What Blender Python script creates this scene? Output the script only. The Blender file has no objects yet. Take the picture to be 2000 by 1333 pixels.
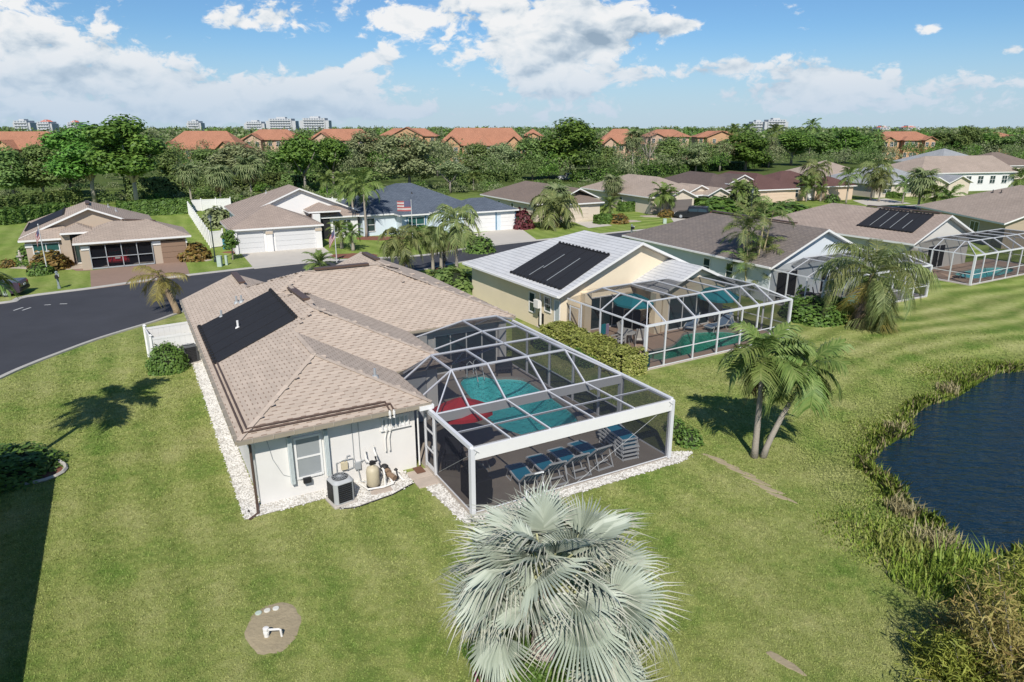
import bpy, math, random
import numpy as np
from mathutils import Vector, Matrix
random.seed(7); np.random.seed(7)
SC = bpy.context.scene
COL = SC.collection
R = math.radians
# ------------------------------------------------------------------ camera, sky, sun, exposure
F_PX, CAM_H, HZ = 1333.0, 12.2, 250.0            # focal length and horizon in photo pixels, eye height in metres
PITCH = math.atan((666.5 - HZ) / F_PX)
SP, CP = math.sin(PITCH), math.cos(PITCH)
cam = bpy.data.cameras.new('camera')
cam_o = bpy.data.objects.new('camera', cam); COL.objects.link(cam_o)
cam.sensor_width = 36.0; cam.lens = F_PX / 2000 * 36; cam.clip_end = 20000; cam.clip_start = 0.3
cam_o.location = (0, 0, CAM_H); cam_o.rotation_euler = (math.pi / 2 - PITCH, 0, 0)
SC.camera = cam_o
SUN_EL = R(43.5); SUN_DIR = Vector((0.0, 1.0, -math.tan(SUN_EL))).normalized()
sun = bpy.data.lights.new('sun', 'SUN'); sun.energy = 5.0; sun.angle = R(0.53); sun.color = (1.0, 0.95, 0.87)
sun_o = bpy.data.objects.new('sun', sun); COL.objects.link(sun_o); sun_o.location = (0, -30, 40)
sun_o.rotation_euler = SUN_DIR.to_track_quat('-Z', 'Y').to_euler()
SC.view_settings.view_transform = 'Standard'; SC.view_settings.look = 'None'
SC.view_settings.exposure = 0.02; SC.view_settings.gamma = 1.0; SC.view_settings.use_curve_mapping = False
SC.cycles.max_bounces = 6; SC.cycles.transparent_max_bounces = 24; SC.cycles.use_denoising = True

def at(x, y, z=0.0):
    """world point at height z that photo pixel (x, y) shows"""
    v = (y - 666.5) / F_PX; u = (x - 1000) / F_PX
    t = (CAM_H - z) / (SP + v * CP)
    return Vector((u * t, (CP - v * SP) * t, z))
def pix(X, Y, Z):
    d = Y * CP + (CAM_H - Z) * SP
    return 1000 + F_PX * X / d, 666.5 + F_PX * ((CAM_H - Z) * CP - Y * SP) / d
def z_at(X, Y, y):
    """height above (X, Y) that shows at photo row y"""
    v = (y - 666.5) / F_PX
    return CAM_H - Y * (SP + v * CP) / (CP - v * SP)

class NT:
    """small helper for node trees"""
    def __init__(s, tree): s.t = tree; s.n = tree.nodes; s.l = tree.links
    def add(s, typ, **kw):
        n = s.n.new(typ)
        for k, v in kw.items():
            if k == 'inp':
                for a, b in v.items(): s.put(n.inputs[a], b)
            else: setattr(n, k, v)
        return n
    def put(s, sock, val):
        if isinstance(val, bpy.types.NodeSocket): s.l.new(val, sock)
        elif isinstance(val, bpy.types.Node): s.l.new(val.outputs[0], sock)
        else: sock.default_value = val
    def m(s, op, a, b=0.0, c=0.0, clamp=False):
        n = s.add('ShaderNodeMath', operation=op, use_clamp=clamp)
        s.put(n.inputs[0], a); s.put(n.inputs[1], b); s.put(n.inputs[2], c); return n.outputs[0]
    def vm(s, op, a, b=(0, 0, 0)):
        n = s.add('ShaderNodeVectorMath', operation=op); s.put(n.inputs[0], a); s.put(n.inputs[1], b); return n.outputs[0]
    def noise(s, vec, scale, detail=4.0, rough=0.55, dim='3D'):
        n = s.add('ShaderNodeTexNoise', noise_dimensions=dim)
        if vec is not None: s.put(n.inputs['Vector'], vec)
        s.put(n.inputs['Scale'], scale); s.put(n.inputs['Detail'], detail); s.put(n.inputs['Roughness'], rough); return n.outputs['Fac']
    def ramp(s, fac, stops, interp='LINEAR'):
        n = s.add('ShaderNodeValToRGB'); s.put(n.inputs[0], fac); e = n.color_ramp.elements; n.color_ramp.interpolation = interp
        while len(e) < len(stops): e.new(0.5)
        for i, (p, c) in enumerate(stops):
            e[i].position = p; e[i].color = (*c, 1) if len(c) == 3 else c
        return n.outputs[0]
    def step(s, x, lo, hi):
        n = s.add('ShaderNodeMapRange', interpolation_type='SMOOTHSTEP'); s.put(n.inputs[0], x); s.put(n.inputs[1], lo); s.put(n.inputs[2], hi); return n.outputs[0]
    def mix(s, fac, a, b, blend='MIX'):
        n = s.add('ShaderNodeMix', data_type='RGBA', blend_type=blend); s.put(n.inputs[0], fac)
        s.put(n.inputs[6], (*a, 1) if isinstance(a, tuple) and len(a) == 3 else a)
        s.put(n.inputs[7], (*b, 1) if isinstance(b, tuple) and len(b) == 3 else b); return n.outputs[2]
    def sep(s, v): return s.add('ShaderNodeSeparateXYZ', inp={0: v}).outputs
    def comb(s, x, y, z): return s.add('ShaderNodeCombineXYZ', inp={0: x, 1: y, 2: z}).outputs[0]

def build_world():
    w = bpy.data.worlds.new('World'); SC.world = w; w.use_nodes = True
    w.node_tree.nodes.clear(); g = NT(w.node_tree)
    sky = g.add('ShaderNodeTexSky', sky_type='NISHITA', sun_disc=False, sun_elevation=SUN_EL, sun_rotation=math.pi + 0.06, altitude=0.0, air_density=1.0, dust_density=0.15, ozone_density=2.5)
    tint = g.mix(1.0, sky.outputs[0], (0.53, 0.75, 0.96), 'MULTIPLY')
    bg = g.add('ShaderNodeBackground', inp={0: tint, 1: 0.105})
    d = g.vm('NORMALIZE', g.add('ShaderNodeTexCoord').outputs['Generated'])
    X, Y, Z = g.sep(d)
    hyp = g.m('SQRT', g.m('ADD', g.m('MULTIPLY', X, X), g.m('MULTIPLY', Y, Y)))
    a = g.m('DIVIDE', X, g.m('MAXIMUM', g.m('ABSOLUTE', Y), 0.05)); e = g.m('DIVIDE', Z, g.m('MAXIMUM', hyp, 0.02))
    el = g.m('ARCSINE', Z)
    def field(off):
        p = g.vm('ADD', d, (0, 0, off))
        q0 = g.vm('MULTIPLY', p, (1, 1, 1.7))
        wn = g.add('ShaderNodeTexNoise', inp={'Vector': q0, 'Scale': 16.0, 'Detail': 3.0})
        ws = g.add('ShaderNodeVectorMath', operation='SCALE', inp={0: g.vm('SUBTRACT', wn.outputs['Color'], (0.5, 0.5, 0.5))}); ws.inputs['Scale'].default_value = 0.05
        q = g.vm('ADD', q0, ws.outputs[0])
        big = g.noise(q, 6.5, 2.0, 0.5); mid = g.noise(q, 15.0, 3.0, 0.5); det = g.noise(q, 34.0, 7.0, 0.62)
        soft = g.m('ADD', g.m('MULTIPLY', big, 0.5), g.m('MULTIPLY', mid, 0.5))
        return soft, g.m('ADD', g.m('MULTIPLY', soft, 0.66), g.m('MULTIPLY', det, 0.48))
    s0, n0 = field(0.0); s1, n1 = field(0.016)
    # where the cloud banks stand (direction, size, weight)
    def ae(px, py):
        u, v = (px - 1000) / F_PX, (py - 666.5) / F_PX
        dx, dy, dz = u, CP - v * SP, -SP - v * CP
        return dx / dy, dz / math.hypot(dx, dy)
    bias = -0.152
    for (px, py, sx, sy, wt) in [(60, 60, 290, 80, .26), (190, 150, 270, 40, .17), (470, 185, 210, 36, .18), (640, 200, 140, 36, .14), (60, 215, 300, 40, .16),
                                 (1060, 95, 140, 60, .34), (1170, 50, 120, 50, .30), (960, 0, 120, 30, .22), (520, 42, 110, 24, .2), (800, 45, 75, 30, .24), (690, 150, 50, 24, .2), (740, 108, 34, 16, .2), (650, 5, 130, 24, .16),
                                 (1325, 52, 40, 11, .27), (1815, 58, 32, 10, .22), (1440, 128, 46, 16, .24), (1360, 140, 36, 16, .2), (1600, 150, 110, 32, .25), (1245, 145, 60, 22, .22), (1110, 178, 100, 28, .20),
                                 (1450, 188, 180, 20, .16), (1840, 165, 170, 34, .2), (1000, 222, 420, 16, .13), (1700, 212, 400, 18, .11), (300, 225, 330, 18, .12), (1985, 98, 26, 10, .2)]:
        ca_, ce_ = ae(px, py)
        g1 = g.m('POWER', g.m('DIVIDE', g.m('SUBTRACT', a, ca_), sx / F_PX), 2.0)
        g2 = g.m('POWER', g.m('DIVIDE', g.m('SUBTRACT', e, ce_), sy / F_PX), 2.0)
        bias = g.m('ADD', bias, g.m('MULTIPLY', g.m('EXPONENT', g.m('MULTIPLY', g.m('ADD', g1, g2), -0.9)), wt * 0.95))
    dens = g.m('ADD', n0, bias)
    hi = g.m('ADD', g.m('MULTIPLY', g.step(el, 0.20, 0.45), -0.09), 0.0)
    cov = g.step(g.m('ADD', dens, hi), 0.56, 0.645)
    up = g.m('ADD', g.m('MULTIPLY', g.m('SUBTRACT', s0, s1), 3.4), g.m('ADD', g.m('MULTIPLY', g.m('SUBTRACT', n0, n1), 2.2), g.m('MULTIPLY', g.m('SUBTRACT', n0, 0.53), 0.9)))
    thick = g.step(dens, 0.66, 1.05)
    sh = g.m('ADD', up, g.m('SUBTRACT', 0.78, g.m('MULTIPLY', thick, 0.72)), clamp=True)
    white = g.ramp(sh, [(0.0, (0.33, 0.43, 0.54)), (0.35, (0.55, 0.64, 0.73)), (0.7, (0.84, 0.88, 0.91)), (1.0, (0.98, 0.98, 0.98))])
    low = g.step(el, 0.085, -0.01)
    white = g.mix(g.m('MULTIPLY', low, 0.3), white, (0.55, 0.70, 0.81))
    cb = g.add('ShaderNodeBackground', inp={0: white, 1: 0.92})
    mx = g.add('ShaderNodeMixShader', inp={0: g.m('MULTIPLY', cov, 0.96), 1: bg.outputs[0], 2: cb.outputs[0]})
    # low milky band close to the horizon
    hb = g.add('ShaderNodeBackground', inp={0: (0.52, 0.655, 0.82, 1), 1: 0.92})
    mx2 = g.add('ShaderNodeMixShader', inp={0: g.m('MULTIPLY', g.step(g.m('ABSOLUTE', el), 0.13, 0.0), 0.75), 1: mx.outputs[0], 2: hb.outputs[0]})
    out = g.add('ShaderNodeOutputWorld', inp={0: mx2.outputs[0]})
build_world()

# ------------------------------------------------------------------ materials
MATS = {}
def mat(name, col, rough=0.7, spec=0.3, metal=0.0, noise=None, bump=None, alpha=None, emit=None):
    """plain surface; noise=(scale, amount): brightness mottling; bump=(scale, height)"""
    if name in MATS: return MATS[name]
    m = bpy.data.materials.new(name); m.use_nodes = True; g = NT(m.node_tree); b = g.n['Principled BSDF']
    b.inputs['Roughness'].default_value = rough; b.inputs['Specular IOR Level'].default_value = spec; b.inputs['Metallic'].default_value = metal
    b.inputs['Base Color'].default_value = (*col, 1)
    oc = g.add('ShaderNodeTexCoord').outputs['Object']
    if noise:
        f = g.noise(oc, noise[0], 5.0, 0.6); f2 = g.noise(oc, noise[0] * 0.13, 3.0)
        k = g.m('ADD', g.m('MULTIPLY', g.m('SUBTRACT', g.m('ADD', f, f2), 1.0), noise[1]), 1.0)
        g.put(b.inputs['Base Color'], g.vm('SCALE', (*col,), (0, 0, 0)))
        b.inputs['Base Color'].links[0].from_node.inputs['Scale'].default_value = 1.0
        g.put(b.inputs['Base Color'].links[0].from_node.inputs['Scale'], k)
    if bump:
        h = g.noise(oc, bump[0], 4.0, 0.6)
        g.put(b.inputs['Normal'], g.add('ShaderNodeBump', inp={'Height': h, 'Distance': bump[1], 'Strength': 0.8}).outputs[0])
    MATS[name] = m; return m

def leaf_mat(name, c1, c2, c3=None, rough=0.55, trans=0.25, hue=0.0):
    if name in MATS: return MATS[name]
    m = bpy.data.materials.new(name); m.use_nodes = True; g = NT(m.node_tree); b = g.n['Principled BSDF']
    isl = g.add('ShaderNodeNewGeometry').outputs['Random Per Island']
    oi = g.add('ShaderNodeObjectInfo').outputs['Random']
    n = g.noise(g.add('ShaderNodeTexCoord').outputs['Object'], 0.9, 2.0)
    f = g.m('ADD', g.m('MULTIPLY', isl, 0.6), g.m('MULTIPLY', n, 0.45), clamp=True)
    col = g.ramp(f, [(0.0, c1), (0.6, c2), (1.0, c3 or c2)])
    hs = g.add('ShaderNodeHueSaturation', inp={0: g.m('ADD', 0.5 - 0.018, g.m('MULTIPLY', oi, 0.036)), 1: 1.0, 2: g.m('ADD', 0.8, g.m('MULTIPLY', oi, 0.4)), 4: col}) if hue else None
    colr = hs.outputs[0] if hs else col
    b.inputs['Roughness'].default_value = rough; b.inputs['Specular IOR Level'].default_value = 0.35
    g.put(b.inputs['Base Color'], colr)
    tr = g.add('ShaderNodeBsdfTranslucent', inp={0: colr})
    mx = g.add('ShaderNodeMixShader', inp={0: trans, 1: b.outputs[0], 2: tr.outputs[0]})
    g.l.new(mx.outputs[0], g.n['Material Output'].inputs[0]); MATS[name] = m; return m

def screen_mat(name, fac, col=(0.02, 0.022, 0.028)):
    if name in MATS: return MATS[name]
    m = bpy.data.materials.new(name); m.use_nodes = True; g = NT(m.node_tree); g.n.remove(g.n['Principled BSDF'])
    df = g.add('ShaderNodeBsdfDiffuse', inp={0: (*col, 1)}); tr = g.add('ShaderNodeBsdfTransparent')
    # woven mesh: seen more edge-on it closes up
    lw = g.add('ShaderNodeLayerWeight', inp={0: 0.35})
    k = g.m('ADD', fac, g.m('MULTIPLY', g.m('POWER', lw.outputs['Facing'], 3.0), 0.45), clamp=True)
    mx = g.add('ShaderNodeMixShader', inp={0: k, 1: tr.outputs[0], 2: df.outputs[0]})
    g.l.new(mx.outputs[0], g.n['Material Output'].inputs[0]); MATS[name] = m; return m

def shingle_mat(name, c1, c2, c3, course=0.2, width=0.5, bump=0.02, grain=0.25):
    """courses follow the height, tabs run along the eave (object space)"""
    if name in MATS: return MATS[name]
    m = bpy.data.materials.new(name); m.use_nodes = True; g = NT(m.node_tree); b = g.n['Principled BSDF']
    oc = g.add('ShaderNodeTexCoord').outputs['Object']; x, y, z = g.sep(oc)
    nm = g.add('ShaderNodeVectorTransform', vector_type='NORMAL', convert_from='WORLD', convert_to='OBJECT', inp={0: g.add('ShaderNodeNewGeometry').outputs['True Normal']})
    nx, ny, nz = g.sep(nm.outputs[0])
    side = g.m('GREATER_THAN', g.m('ABSOLUTE', nx), g.m('ABSOLUTE', ny))
    h = g.m('ADD', g.m('MULTIPLY', side, y), g.m('MULTIPLY', g.m('SUBTRACT', 1.0, side), x))
    vec = g.comb(h, g.m('DIVIDE', z, 0.39), 0.0)
    br = g.add('ShaderNodeTexBrick', offset=0.5, inp={'Vector': vec, 'Color1': (*c1, 1), 'Color2': (*c2, 1), 'Mortar': (*c3, 1), 'Scale': 1.0, 'Mortar Size': 0.022, 'Mortar Smooth': 0.4, 'Bias': 0.0, 'Brick Width': width, 'Row Height': course})
    n = g.noise(oc, 9.0, 4.0, 0.7); n2 = g.noise(oc, 0.35, 3.0)
    k = g.m('ADD', 1.0, g.m('ADD', g.m('MULTIPLY', g.m('SUBTRACT', n, 0.5), grain), g.m('MULTIPLY', g.m('SUBTRACT', n2, 0.5), 0.35)))
    col = g.add('ShaderNodeVectorMath', operation='SCALE', inp={0: br.outputs[0]}); g.put(col.inputs['Scale'], k)
    g.put(b.inputs['Base Color'], col.outputs[0]); b.inputs['Roughness'].default_value = 0.9; b.inputs['Specular IOR Level'].default_value = 0.15
    saw = g.m('FRACT', g.m('DIVIDE', z, 0.39 * course))
    hh = g.m('SUBTRACT', g.m('MULTIPLY', saw, -0.6), g.m('MULTIPLY', br.outputs['Fac'], 0.8))
    g.put(b.inputs['Normal'], g.add('ShaderNodeBump', inp={'Height': hh, 'Distance': bump, 'Strength': 1.0}).outputs[0])
    MATS[name] = m; return m

WHITE = mat('white_trim', (0.74, 0.73, 0.71), 0.5, noise=(3.0, 0.10))
ALU = mat('white_aluminium', (0.64, 0.645, 0.66), 0.4, 0.4, noise=(2.0, 0.12))
STUCCO = mat('white_stucco', (0.72, 0.70, 0.67), 0.85, noise=(1.2, 0.14), bump=(60, 0.01))
BEIGE = mat('beige_stucco', (0.76, 0.65, 0.48), 0.85, noise=(1.0, 0.16), bump=(60, 0.01))
TAN = mat('tan_stucco', (0.44, 0.36, 0.28), 0.85, noise=(1.0, 0.15), bump=(60, 0.01))
PALEBLUE = mat('pale_blue_stucco', (0.58, 0.655, 0.71), 0.85, noise=(1.0, 0.12))
PEACH = mat('peach_stucco', (0.62, 0.48, 0.36), 0.85, noise=(1.0, 0.12))
CREAM = mat('cream_stucco', (0.60, 0.52, 0.42), 0.85, noise=(1.0, 0.12))
GLASS = mat('window_glass', (0.03, 0.05, 0.055), 0.06, 0.6)
GREENGLASS = mat('tinted_glass', (0.03, 0.10, 0.09), 0.08, 0.6)
DARK = mat('dark_interior', (0.02, 0.02, 0.022), 0.9)
BLACKM = mat('black_rubber', (0.022, 0.022, 0.024), 0.55, noise=(6, 0.3))
BROWNM = mat('brown_metal', (0.10, 0.065, 0.05), 0.5, noise=(5, 0.2))
GUTTER = mat('gutter_paint', (0.30, 0.26, 0.20), 0.5, noise=(4, 0.25))
GREYM = mat('grey_metal', (0.33, 0.35, 0.36), 0.4, 0.5, noise=(5, 0.15))
PVC = mat('white_pipe', (0.74, 0.72, 0.68), 0.4, noise=(6, 0.15))
CONC = mat('concrete', (0.46, 0.42, 0.37), 0.9, noise=(1.5, 0.25), bump=(40, 0.006))
KERB = mat('kerb_concrete', (0.42, 0.40, 0.36), 0.9, noise=(2.0, 0.3))
TRUNK = mat('grey_bark', (0.26, 0.23, 0.20), 0.95, noise=(6, 0.5), bump=(14, 0.04))
PTRUNK = mat('palm_bark', (0.34, 0.30, 0.25), 0.95, noise=(5, 0.45), bump=(18, 0.03))
OAK = leaf_mat('oak_leaf', (0.06, 0.105, 0.028), (0.16, 0.235, 0.062), (0.27, 0.33, 0.105), hue=1)
FICUS = leaf_mat('bright_leaf', (0.045, 0.105, 0.018), (0.125, 0.24, 0.038), (0.23, 0.37, 0.07), hue=1)
OLIVE = leaf_mat('olive_leaf', (0.11, 0.15, 0.065), (0.265, 0.315, 0.14), (0.39, 0.43, 0.22), hue=1)
DRY = leaf_mat('bare_twig', (0.16, 0.13, 0.10), (0.26, 0.22, 0.17), (0.32, 0.26, 0.18))
PALM = leaf_mat('palm_leaf', (0.07, 0.125, 0.025), (0.175, 0.25, 0.06), (0.30, 0.34, 0.11), hue=1)
QUEEN = leaf_mat('queen_palm_leaf', (0.09, 0.125, 0.04), (0.21, 0.255, 0.085), (0.37, 0.36, 0.14), hue=1)
YELLOW = leaf_mat('yellowing_leaf', (0.14, 0.12, 0.03), (0.28, 0.24, 0.06), (0.38, 0.33, 0.10))
BROWNLEAF = leaf_mat('dead_leaf', (0.12, 0.08, 0.045), (0.22, 0.16, 0.09), (0.30, 0.24, 0.15))
SABAL = leaf_mat('fan_palm_leaf', (0.09, 0.13, 0.05), (0.21, 0.265, 0.11), (0.36, 0.37, 0.19), hue=1)
SILVER = leaf_mat('silver_leaf', (0.27, 0.315, 0.25), (0.42, 0.47, 0.38), (0.58, 0.62, 0.53), rough=0.5, trans=0.12)
HEDGE = leaf_mat('hedge_leaf', (0.045, 0.095, 0.018), (0.12, 0.215, 0.04), (0.22, 0.32, 0.07))
HEDGEY = leaf_mat('yellow_hedge_leaf', (0.12, 0.15, 0.025), (0.31, 0.34, 0.08), (0.50, 0.46, 0.17))
CROTON = leaf_mat('copper_leaf', (0.10, 0.06, 0.02), (0.26, 0.16, 0.04), (0.16, 0.20, 0.04))
REDLEAF = leaf_mat('red_leaf', (0.07, 0.02, 0.025), (0.15, 0.035, 0.042), (0.22, 0.06, 0.06))
REED = leaf_mat('reed_leaf', (0.10, 0.16, 0.025), (0.25, 0.35, 0.05), (0.42, 0.47, 0.10))
REEDDRY = leaf_mat('dry_reed', (0.22, 0.19, 0.09), (0.38, 0.33, 0.17), (0.48, 0.43, 0.26))

# ------------------------------------------------------------------ mesh helpers
class MB:
    def __init__(s): s.v = []; s.f = []; s.mi = []
    def face(s, pts, m=0):
        b = len(s.v); s.v += [tuple(p) for p in pts]; s.f.append(tuple(range(b, b + len(pts)))); s.mi.append(m)
    def add(s, vs, fs, m=0):
        b = len(s.v); s.v += [tuple(p) for p in vs]; s.f += [tuple(i + b for i in f) for f in fs]; s.mi += [m] * len(fs)
    def box(s, c, d, rz=0.0, m=0, rx=0.0):
        x, y, z = d[0] / 2, d[1] / 2, d[2] / 2
        M = Matrix.Rotation(rz, 3, 'Z') @ Matrix.Rotation(rx, 3, 'X')
        vs = [M @ Vector((sx * x, sy * y, sz * z)) + Vector(c) for sx, sy, sz in ((-1, -1, -1), (1, -1, -1), (1, 1, -1), (-1, 1, -1), (-1, -1, 1), (1, -1, 1), (1, 1, 1), (-1, 1, 1))]
        s.add(vs, [(0, 3, 2, 1), (4, 5, 6, 7), (0, 1, 5, 4), (1, 2, 6, 5), (2, 3, 7, 6), (3, 0, 4, 7)], m)
    def rbox(s, c, d, r, rz=0.0, m=0, n=3):
        """box with rounded vertical edges and a small top chamfer"""
        pts = []
        for (sx, sy, a0) in ((1, 1, 0), (-1, 1, 90), (-1, -1, 180), (1, -1, 270)):
            for i in range(n + 1):
                a = R(a0 + 90 * i / n); pts.append((sx * (d[0] / 2 - r) + r * math.cos(a), sy * (d[1] / 2 - r) + r * math.sin(a)))
        M = Matrix.Rotation(rz, 3, 'Z'); k = len(pts); ch = min(r * 0.5, d[2] * 0.2); vs = []
        for z, sc in ((-d[2] / 2, 1), (d[2] / 2 - ch, 1), (d[2] / 2, 1 - ch / max(d[0], d[1]) * 2)):
            vs += [M @ Vector((p[0] * sc, p[1] * sc, z)) + Vector(c) for p in pts]
        fs = [tuple(range(k - 1, -1, -1)), tuple(range(2 * k, 3 * k))]
        for l in (0, 1):
            fs += [(l * k + i, l * k + (i + 1) % k, (l + 1) * k + (i + 1) % k, (l + 1) * k + i) for i in range(k)]
        s.add(vs, fs, m)
    def bar(s, p, q, w, h, m=0):
        p, q = Vector(p), Vector(q); d = (q - p)
        if d.length < 1e-6: return
        d.normalize(); up = Vector((0, 0, 1)) if abs(d.z) < 0.95 else Vector((0, 1, 0))
        x = d.cross(up).normalized() * w / 2; y = x.normalized().cross(d).normalized() * h / 2
        vs = [p - x - y, p + x - y, p + x + y, p - x + y, q - x - y, q + x - y, q + x + y, q - x + y]
        s.add(vs, [(0, 1, 2, 3), (7, 6, 5, 4), (0, 4, 5, 1), (1, 5, 6, 2), (2, 6, 7, 3), (3, 7, 4, 0)], m)
    def tube(s, pts, r, n=7, m=0, cap=True):
        pts = [Vector(p) for p in pts]; rs = r if isinstance(r, (list, tuple)) else [r] * len(pts); vs = []
        for i, p in enumerate(pts):
            d = (pts[min(i + 1, len(pts) - 1)] - pts[max(i - 1, 0)]).normalized()
            up = Vector((0, 0, 1)) if abs(d.z) < 0.9 else Vector((1, 0, 0))
            x = d.cross(up).normalized(); y = d.cross(x)
            vs += [p + (x * math.cos(2 * math.pi * j / n) + y * math.sin(2 * math.pi * j / n)) * rs[i] for j in range(n)]
        fs = [(i * n + j, i * n + (j + 1) % n, (i + 1) * n + (j + 1) % n, (i + 1) * n + j) for i in range(len(pts) - 1) for j in range(n)]
        if cap: fs += [tuple(range(n - 1, -1, -1)), tuple((len(pts) - 1) * n + j for j in range(n))]
        s.add(vs, fs, m)
    def lathe(s, prof, c=(0, 0, 0), n=16, m=0):
        vs = [(c[0] + r * math.cos(2 * math.pi * j / n), c[1] + r * math.sin(2 * math.pi * j / n), c[2] + z) for r, z in prof for j in range(n)]
        fs = [(i * n + j, i * n + (j + 1) % n, (i + 1) * n + (j + 1) % n, (i + 1) * n + j) for i in range(len(prof) - 1) for j in range(n)]
        fs += [tuple(range(n - 1, -1, -1)), tuple((len(prof) - 1) * n + j for j in range(n))]
        s.add(vs, fs, m)
    def prism(s, pts, z0, z1, m=0):
        k = len(pts); vs = [(p[0], p[1], z0) for p in pts] + [(p[0], p[1], z1) for p in pts]
        s.add(vs, [tuple(range(k - 1, -1, -1)), tuple(range(k, 2 * k))] + [(i, (i + 1) % k, k + (i + 1) % k, k + i) for i in range(k)], m)
    def mesh(s, name, mats, smooth=False):
        me = bpy.data.meshes.new(name); me.from_pydata(s.v, [], s.f)
        for mm in (mats if isinstance(mats, (list, tuple)) else [mats]): me.materials.append(mm)
        if any(s.mi): me.polygons.foreach_set('material_index', s.mi)
        if smooth: me.polygons.foreach_set('use_smooth', [True] * len(s.f))
        me.update(); return me

def tag(o, label=None, cat=None, group=None, kind=None):
    if label: o['label'] = label
    if cat: o['category'] = cat
    if group: o['group'] = group
    if kind: o['kind'] = kind
    return o
def link(name, me, parent=None, loc=(0, 0, 0), rz=0.0, sc=None):
    o = bpy.data.objects.new(name, me); COL.objects.link(o); o.location = loc; o.rotation_euler = (0, 0, rz)
    if sc: o.scale = sc if isinstance(sc, (tuple, list)) else (sc,) * 3
    if parent: o.parent = parent
    return o
def obj(name, mb, mats, parent=None, smooth=False, **kw):
    me = mb.mesh(name, mats, smooth) if isinstance(mb, MB) else mb
    o = link(name, me, parent, **{k: v for k, v in kw.items() if k in ('loc', 'rz', 'sc')})
    return tag(o, kw.get('label'), kw.get('cat'), kw.get('group'), kw.get('kind'))
def thing(name, label, cat, loc=(0, 0, 0), rz=0.0, group=None, sc=None):
    o = bpy.data.objects.new(name, None); COL.objects.link(o); o.location = loc; o.rotation_euler = (0, 0, rz); o.empty_display_size = 0.3
    if sc: o.scale = (sc,) * 3
    return tag(o, label, cat, group)
def copy_tree(o, parent=None, kids=None):
    c = o.copy(); COL.objects.link(c)
    if parent: c.parent = parent
    for ch in [x for x in o.children]: copy_tree(ch, c)
    return c
def ground_poly(name, pts, z, m, thick=0.0, kind='structure', label=None):
    mb = MB()
    if thick: mb.prism([(p[0], p[1]) for p in pts], z - thick, z)
    else: mb.face([(p[0], p[1], z) for p in pts])
    return obj(name, mb, m, kind=kind, label=label)
def leaves_mesh(name, cen, size, mats, up=0.35, aspect=0.55, outward=None, mi=None):
    """one diamond-shaped leaf (two triangles, folded) per centre"""
    n = len(cen); cen = np.asarray(cen, float)
    nrm = np.random.normal(size=(n, 3)); nrm[:, 2] = np.abs(nrm[:, 2]) * (1 + up)
    if outward is not None: nrm = nrm * 0.45 + np.asarray(outward) * 1.15
    nrm /= np.linalg.norm(nrm, axis=1)[:, None] + 1e-9
    t = np.random.normal(size=(n, 3)); t -= nrm * (t * nrm).sum(1)[:, None]; t /= np.linalg.norm(t, axis=1)[:, None] + 1e-9
    b = np.cross(nrm, t); s_ = (np.asarray(size) * np.random.uniform(0.65, 1.35, n))[:, None]
    V = np.stack([cen - t * s_, cen - b * s_ * aspect + nrm * s_ * 0.12, cen + t * s_, cen + b * s_ * aspect + nrm * s_ * 0.12], 1).reshape(-1, 3)
    me = bpy.data.meshes.new(name); me.vertices.add(4 * n); me.vertices.foreach_set('co', V.ravel())
    me.loops.add(4 * n); me.loops.foreach_set('vertex_index', np.arange(4 * n, dtype=np.int32))
    me.polygons.add(n); me.polygons.foreach_set('loop_start', np.arange(0, 4 * n, 4, dtype=np.int32))
    for mm in (mats if isinstance(mats, (list, tuple)) else [mats]): me.materials.append(mm)
    if mi is not None: me.polygons.foreach_set('material_index', np.asarray(mi, dtype=np.int32))
    me.update(calc_edges=True); return me
# ------------------------------------------------------------------ local frames of the lots
class Frame:
    def __init__(s, ang, o): s.a = R(ang); s.O = Vector((o[0], o[1], 0)); s.c, s.s = math.cos(s.a), math.sin(s.a)
    def w(s, u, v, z=0.0): return Vector((s.O.x + u * s.c - v * s.s, s.O.y + u * s.s + v * s.c, z))
    def l(s, p): x, y = p[0] - s.O.x, p[1] - s.O.y; return (x * s.c + y * s.s, -x * s.s + y * s.c)
MAIN = Frame(29.2, (-8.675, 19.723))
NB1 = Frame(31, at(1100, 582, 2.71)); NB2 = Frame(28, at(1507, 523, 2.71)); NB3 = Frame(30, at(1786, 477, 2.71)); NB4 = Frame(-2, at(1962, 437, 2.71))
WATER_Z = -0.45
def closed_spline(pts, n=5):
    out = []; k = len(pts)
    for i in range(k):
        p0, p1, p2, p3 = (Vector((*pts[(i + j - 1) % k][:2], 0)) for j in range(4))
        for t in range(n):
            t /= n; out.append(0.5 * ((2 * p1) + (p2 - p0) * t + (2 * p0 - 5 * p1 + 4 * p2 - p3) * t * t + (3 * p1 - p0 - 3 * p2 + p3) * t ** 3))
    return out
POND = [at(x, y, WATER_Z) for x, y in [(2000, 722), (1960, 728), (1905, 742), (1880, 758), (1835, 775), (1800, 792), (1765, 822), (1772, 845), (1730, 868), (1708, 905), (1735, 958), (1775, 990), (1800, 1010), (1850, 1050), (1900, 1085), (1950, 1100), (2010, 1112)]]
POND = [p + Vector((.30 * math.sin(p.y * 2.3) + .22 * math.sin(p.y * 5.1), .25 * math.sin(p.x * 2.9), 0)) for p in POND]
POND = closed_spline([(p.x, p.y) for p in POND] + [(17.5, 15.0), (24, 11), (45, 8), (70, 12), (74, 30), (58, 42), (40, 40)], 4)
PONDA = np.array([(p.x, p.y) for p in POND])
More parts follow.
